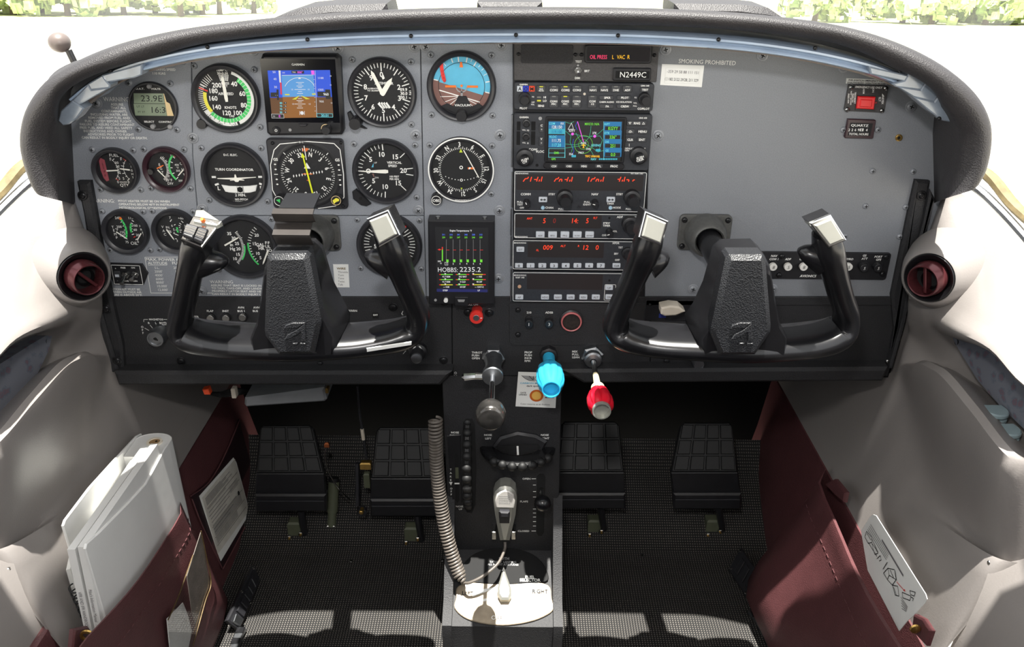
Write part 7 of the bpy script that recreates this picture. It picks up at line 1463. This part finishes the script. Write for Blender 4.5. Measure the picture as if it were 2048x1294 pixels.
# ------------------------------------------------------------------ safety card in the copilot's pocket
X = .451; sc_ = thing('safety_card', 'white safety card with black drawings tucked in the pocket', 'card', onX(1790, 1150, X))
cp = [(1722, 1062), (1741, 1032), (1746, 1029), (1752, 1031), (1851, 1188), (1854, 1198), (1850, 1206), (1830, 1228), (1815, 1241), (1798, 1262), (1735, 1140)]
b = MB(); slab(b, [onX(x, y, X) for x, y in cp], .0008, M_paper); obj('sheet', b, sc_)
b = MB(); cx = lambda x, y: onX(1690+x/4.555, 1010+y/4.555, X-.0008)
def cl(pts, th=.0005, m=M_blackink):
    for a, e in zip(pts, pts[1:]):
        A, B_ = cx(*a), cx(*e); d_ = (B_-A).normalized(); n_ = Vector((1, 0, 0)).cross(d_)*th; b.add([A-n_, B_-n_, B_+n_, A+n_], [(0, 1, 2, 3)], m, True)
for k in range(4): cl([(232-9*k, 176+15*k), (398-7*k, 455+15*k)] , .00045, M_greyink)
cl([(335, 318), (530, 645)], .0014, M_greyink); cl([(385, 520), (345, 585)], .0005)
for pts in ([(195, 240), (240, 290), (245, 340), (210, 350), (180, 290), (195, 240)], [(200, 260), (235, 320)], [(245, 350), (280, 400), (300, 440), (270, 450), (255, 400), (245, 350)], [(290, 490), (320, 460), (330, 500), (310, 510)], [(240, 300), (300, 430)], [(210, 340), (260, 420), (290, 470)],
            [(350, 620), (390, 575), (450, 590), (465, 680), (430, 730), (385, 680), (350, 620)], [(390, 575), (400, 640), (465, 680)], [(400, 640), (385, 680)], [(430, 730), (480, 740), (490, 830), (455, 820), (430, 730)], [(410, 590), (440, 660)], [(455, 600), (470, 690)], [(440, 745), (470, 830)],
            [(520, 795), (600, 830), (590, 870), (525, 845), (520, 795)], [(590, 780), (640, 795), (630, 830), (595, 815), (590, 780)], [(600, 840), (622, 850), (615, 875)]): cl(pts, .00045)
cl([(470, 700), (540, 780)], .0004, M_red); b.add([cx(548, 790), cx(530, 778), cx(543, 765)], [(0, 1, 2)], M_red, True)
for k in range(5): cl([(505+16*k, 830+22*k), (575-8*k, 935+8*k)] if 0 else [(508+2*k, 838+26*k), (570-3*k, 930+10*k)], .0004, M_greyink)
obj('print', b, sc_)

# ================================================================== footwell fittings
def foot_vent(label, quad, z0, z1):
    o = thing('foot_vent', label, 'vent', onZ(sum(p[0] for p in quad)/4, sum(p[1] for p in quad)/4, .01)); Q = [onZ(x, y, z) for (x, y), z in zip(quad, (z1, z1, z0, z0))]
    b = MB(); slab(b, Q, .006, M_blk, .002); obj('frame', b, o); n = (Q[1]-Q[0]).cross(Q[3]-Q[0]).normalized(); n = n if n.z > 0 else -n
    f = lambda s_, t: Q[0].lerp(Q[1], s_).lerp(Q[3].lerp(Q[2], s_), t)
    for k in range(5):
        s0 = .14+.145*k; b = MB(); slab(b, [f(s0, .22)+n*.0035, f(s0+.09, .22)+n*.0035, f(s0+.09, .80)+n*.0035, f(s0, .80)+n*.0035], .0035, M_blk, .001); obj('slat', b, o)
    b = MB(); slab(b, [f(.86, .25)+n*.003, f(.985, .3)+n*.003, f(.985, .8)+n*.003, f(.86, .85)+n*.003], .003, M_alu, .0008); obj('metal_tip', b, o)
    for s_, t in ((.05, .12), (.05, .88), (.5, .08), (.5, .92)): b = MB(); p = f(s_, t); b.X = lambda u, v, w: (p.x+u, p.y+v, p.z+w); b.lathe([(.0025, 0), (.002, .0015), (1e-5, .002)], 0, 0, M_steel, 10); obj('rivet', b, o)
foot_vent('black slatted foot vent beside the burgundy card pocket', [(1481, 1092), (1553, 1196), (1524, 1246), (1456, 1138)], .008, .03)
foot_vent('black slatted foot vent beside the binder pocket', [(508, 1128), (455, 1240), (483, 1258), (520, 1160)], .008, .03)
def rail(label, pts):
    o = thing('seat_rail', label, 'rail', onZ(pts[0][0], pts[0][1], .006)); b = MB(); P = cr_spline([onZ(x, y, .006) for x, y in pts], 4); b.sweep(P, .004, .006, M_alu, (0, 0, 1), 8, 4); obj('rail_bar', b, o)
    for k in (2, 6): b = MB(); b.bx(P[k]+Vector((0, 0, .005)), (.012, .010, .004), M_dscrew, ch=.001); obj('rail_clip', b, o)
rail('slim metal rail on the mat next to the card pocket foot vent', [(1502, 1222), (1522, 1250), (1545, 1294), (1560, 1330)])
rail('slim metal rail on the mat next to the binder pocket foot vent', [(486, 1258), (476, 1275), (468, 1300), (460, 1330)])
# under the panel
o = thing('hanging_box', 'flat grey plastic box hanging under the panel above a pedal', 'box', onY(570, 795, .03)); b = MB(); slab(b, pq([(489, 797, .02), (648, 776, .02), (653, 800, .02), (648, 804, .02), (492, 815, .02), (488, 810, .02)]), .05, pm('dark_grey_plastic', (112, 114, 116), .5), .003); obj('lid', b, o)
b = MB(); q = onY(655, 779, .02); b.bx(q, (.004, .01, .008), M_brass, ch=.001); obj('latch', b, o)
o = thing('wire_bundle', 'loose black wires with an orange connector under the panel edge', 'wires', onY(415, 785, .03))
b = MB(); slab(b, pq([(404, 780, .02), (416, 778, .02), (420, 790, .02), (408, 790, .02)]), .01, pm('connector_orange', (226, 80, 40), .4), .001); obj('connector', b, o)
for k in range(4): b = MB(); b.sweep(cr_spline([onY(416, 784+k, .03), onY(440, 786+2*k, .05), onY(470, 778+4*k, .04), onY(500, 782, .06)], 5), .002, .002, M_rubber, (0, 1, 0), 6); obj('wire', b, o)
b = MB(); b.bx(onY(469, 784, .035), (.006, .01, .016), M_off, ch=.001); obj('cable_clamp', b, o)
o = thing('control_cable', 'thin grey control cable with white sleeve dropping between two pedals', 'cable', onY(727, 850, .17)); b = MB(); b.sweep(cr_spline([onY(715, 772, .17), onY(720, 830, .17), onY(726, 868, .17), onY(733, 918, .17)], 4), .0022, .0022, M_bez, (1, 0, 0), 8); obj('sheath', b, o); b = MB(); b.sweep([onY(724, 858, .169), onY(727, 879, .169)], .003, .003, M_off, (1, 0, 0), 8); obj('white_sleeve', b, o)
b = MB(); c_ = onY(732, 930, .17); b.bx(c_, (.018, .012, .014), M_brass, ch=.002); b.bx(c_+Vector((0, 0, -.03)), (.010, .010, .030), M_olive, ch=.002); obj('end_fitting', b, o)
o = thing('control_cable', 'thin bare cable drooping from a copper clip to the mat', 'cable', onY(655, 890, .16)); b = MB(); b.sweep(cr_spline([onY(653, 893, .165), onY(650, 915, .16), onY(660, 950, .155), onY(680, 980, .15), onY(700, 1000, .16)], 5), .0011, .0011, M_steel, (1, 0, 0), 6); obj('wire', b, o); b = MB(); b.bx(onY(654, 890, .165), (.008, .006, .010), pm('copper', (190, 110, 70), .3, .9), ch=.002); obj('clip', b, o)
o = thing('brake_cylinder', 'olive metal brake cylinder standing beside a pedal', 'cylinder', onY(667, 1060, .17)); b = MB(); a, e = onY(668, 955, .20), onY(663, 1052, .17); b.sweep([a, a.lerp(e, .08)], .009, .009, M_rubber, (1, 0, 0), 16); b.sweep([a.lerp(e, .08), a.lerp(e, .7)], .0095, .0095, M_olive, (1, 0, 0), 18); b.sweep([a.lerp(e, .7), e], .0075, .0075, M_olive, (1, 0, 0), 18); obj('tube', b, o); b = MB(); b.bx(e, (.014, .012, .010), M_steel, ch=.002); obj('foot', b, o)
o = thing('pedal_bracket', 'dark upright steel bracket between pedal and cable', 'bracket', onY(714, 1010, .15)); b = MB(); slab(b, pq([(710, 928, .17), (717, 928, .17), (718, 1012, .15), (711, 1014, .15)]), .01, M_bez, .001); obj('arm', b, o); b = MB(); b.X = MB().X; u, v = uv(725, 1023, -.15); b.prism(circ(u, v, .008, 16), -.155, -.145, M_bez, .001); b.prism(circ(u, v+.006, .004, 6), -.15, -.138, M_brass, .001); obj('roller', b, o)
# ================================================================== outside: sunlit apron, field and trees
GS = R(4.4)
def gz(x, y): return -1.05 - math.tan(GS)*(y+1)
M_ground = pm('pale_apron', (206, 202, 190), .9, 0, .06, .3); M_field = pm('pale_grass_field', (196, 198, 150), .95, 0, .15, .2)  # pale tones for apron and grass in full sun
b = MB(); b.loft([[(x, y, gz(x, y)) for x in (-90, -30, 0, 30, 90)] for y in (-60, -6, 0, 6, 30)], M_ground); b.loft([[(x, y, gz(x, y)) for x in (-220, -60, 0, 60, 220)] for y in (30, 45, 70, 140, 300)], M_field); obj('ground', b, kind='structure')
M_leaf = [pm('leaf_%s' % n, c, .7, 0, .25, 3) for n, c in (('bright', (205, 216, 160)), ('mid', (186, 202, 146)), ('dark', (164, 184, 134)))]; M_trunk = pm('bark', (110, 96, 80), .9, 0, .2, 6)
rnd = random.Random(3)
def tree(px, dist, h_, w_, label):
    d = ray(px, 30); d = d/d.y; x = d.x*dist; g0 = gz(x, dist); o = thing('tree', label, 'tree', (x, dist, g0), 'trees along the far field edge')
    b = MB(); b.sweep([(x, dist, g0-.1), (x+.1, dist, g0+h_*.35), (x-.1, dist, g0+h_*.7)], [.22, .16, .08], [.22, .16, .08], M_trunk, (1, 0, 0), 8); obj('trunk', b, o)
    b = MB(); cl_ = [(rnd.uniform(-.5, .5)*w_, rnd.uniform(-.4, .4)*w_, h_*rnd.uniform(.22, .86), w_*rnd.uniform(.16, .30)) for _ in range(16)]
    for cx_, cy_, cz_, r_ in cl_:
        sh_ = 1-max(0, cz_/h_-.5)*1.0
        for _ in range(46):
            th, ph = rnd.uniform(0, 6.283), math.acos(rnd.uniform(-1, 1)); rr = r_*rnd.uniform(.75, 1.05); p = Vector((x+cx_*sh_+rr*math.sin(ph)*math.cos(th), dist+cy_*sh_+rr*math.sin(ph)*math.sin(th), g0+cz_+rr*math.cos(ph)*.8))
            n_ = (p-Vector((x+cx_*sh_, dist+cy_*sh_, g0+cz_))).normalized()+Vector((rnd.uniform(-.6, .6), rnd.uniform(-.6, .6), rnd.uniform(-.3, .6))); t = n_.orthogonal().normalized(); s_ = n_.cross(t).normalized(); q = rnd.uniform(.20, .42)*r_
            b.add([p+t*q, p+s_*q, p-t*q, p-s_*q*1.1], [(0, 1, 2, 3)], M_leaf[rnd.choice((0, 0, 1, 1, 2))], True)
    obj('crown', b, o)
TREES = ((-60, 62, 5.2, 7), (10, 58, 4.6, 5), (70, 63, 5.0, 6), (120, 57, 4.2, 4.5), (180, 62, 4.8, 6), (235, 60, 3.6, 4.4), (300, 64, 4.4, 5), (350, 58, 3.4, 4), (395, 62, 3.2, 3.6), (430, 63, 3.0, 3.4), (500, 66, 2.4, 3),
        (1640, 60, 3.0, 3.4), (1690, 62, 3.2, 4), (1760, 66, 2.6, 3), (1820, 60, 3.2, 3.4), (1880, 58, 3.8, 3.8), (1930, 62, 3.4, 4.6), (1990, 58, 3.2, 4), (2050, 60, 3.8, 5), (2120, 62, 4.6, 6))
ORD = ['outermost', 'second', 'third', 'fourth', 'fifth', 'sixth', 'seventh', 'eighth', 'ninth', 'tenth', 'eleventh', 'twelfth']; NT = len(TREES)
for i, (px, dist, h_, w_) in enumerate(TREES):
    tree(px, dist, h_, w_, 'pale leafy tree beyond the field, %s from the picture edge above the %s' % (ORD[i if px < 1000 else NT-1-i], 'ball knob' if px < 1000 else 'red switch'))
# wall added behind the camera, up to the window line, blocking low light
b = MB(); b.bx((0, -1.52, .33), (1.2, .04, .70), M_trim); obj('wall_back', b, kind='structure')

for sx in (-1, 1):  # unseen seats, added to block light from the footwell
    o = thing('front_seat', 'unseen grey cloth front seat %s the camera, added to shade the footwell' % ('left of' if sx < 0 else 'right of'), 'seat', (sx*.29, -.8, 0))
    M_seat = MATS.get('seat_cloth') or pm('seat_cloth', (70, 66, 70), .9, 0, .2, 200)
    b = MB(); b.bx((sx*.29, -.80, .26), (.42, .50, .14), M_seat, ch=.04); obj('cushion', b, o)
    b = MB(); b.bx((sx*.29, -1.10, .58), (.42, .12, .60), M_seat, Matrix.Rotation(R(12), 3, 'X'), ch=.04); obj('backrest', b, o)
    b = MB(); b.bx((sx*.29, -.80, .10), (.34, .40, .19), M_blk, ch=.01); obj('seat_base', b, o)
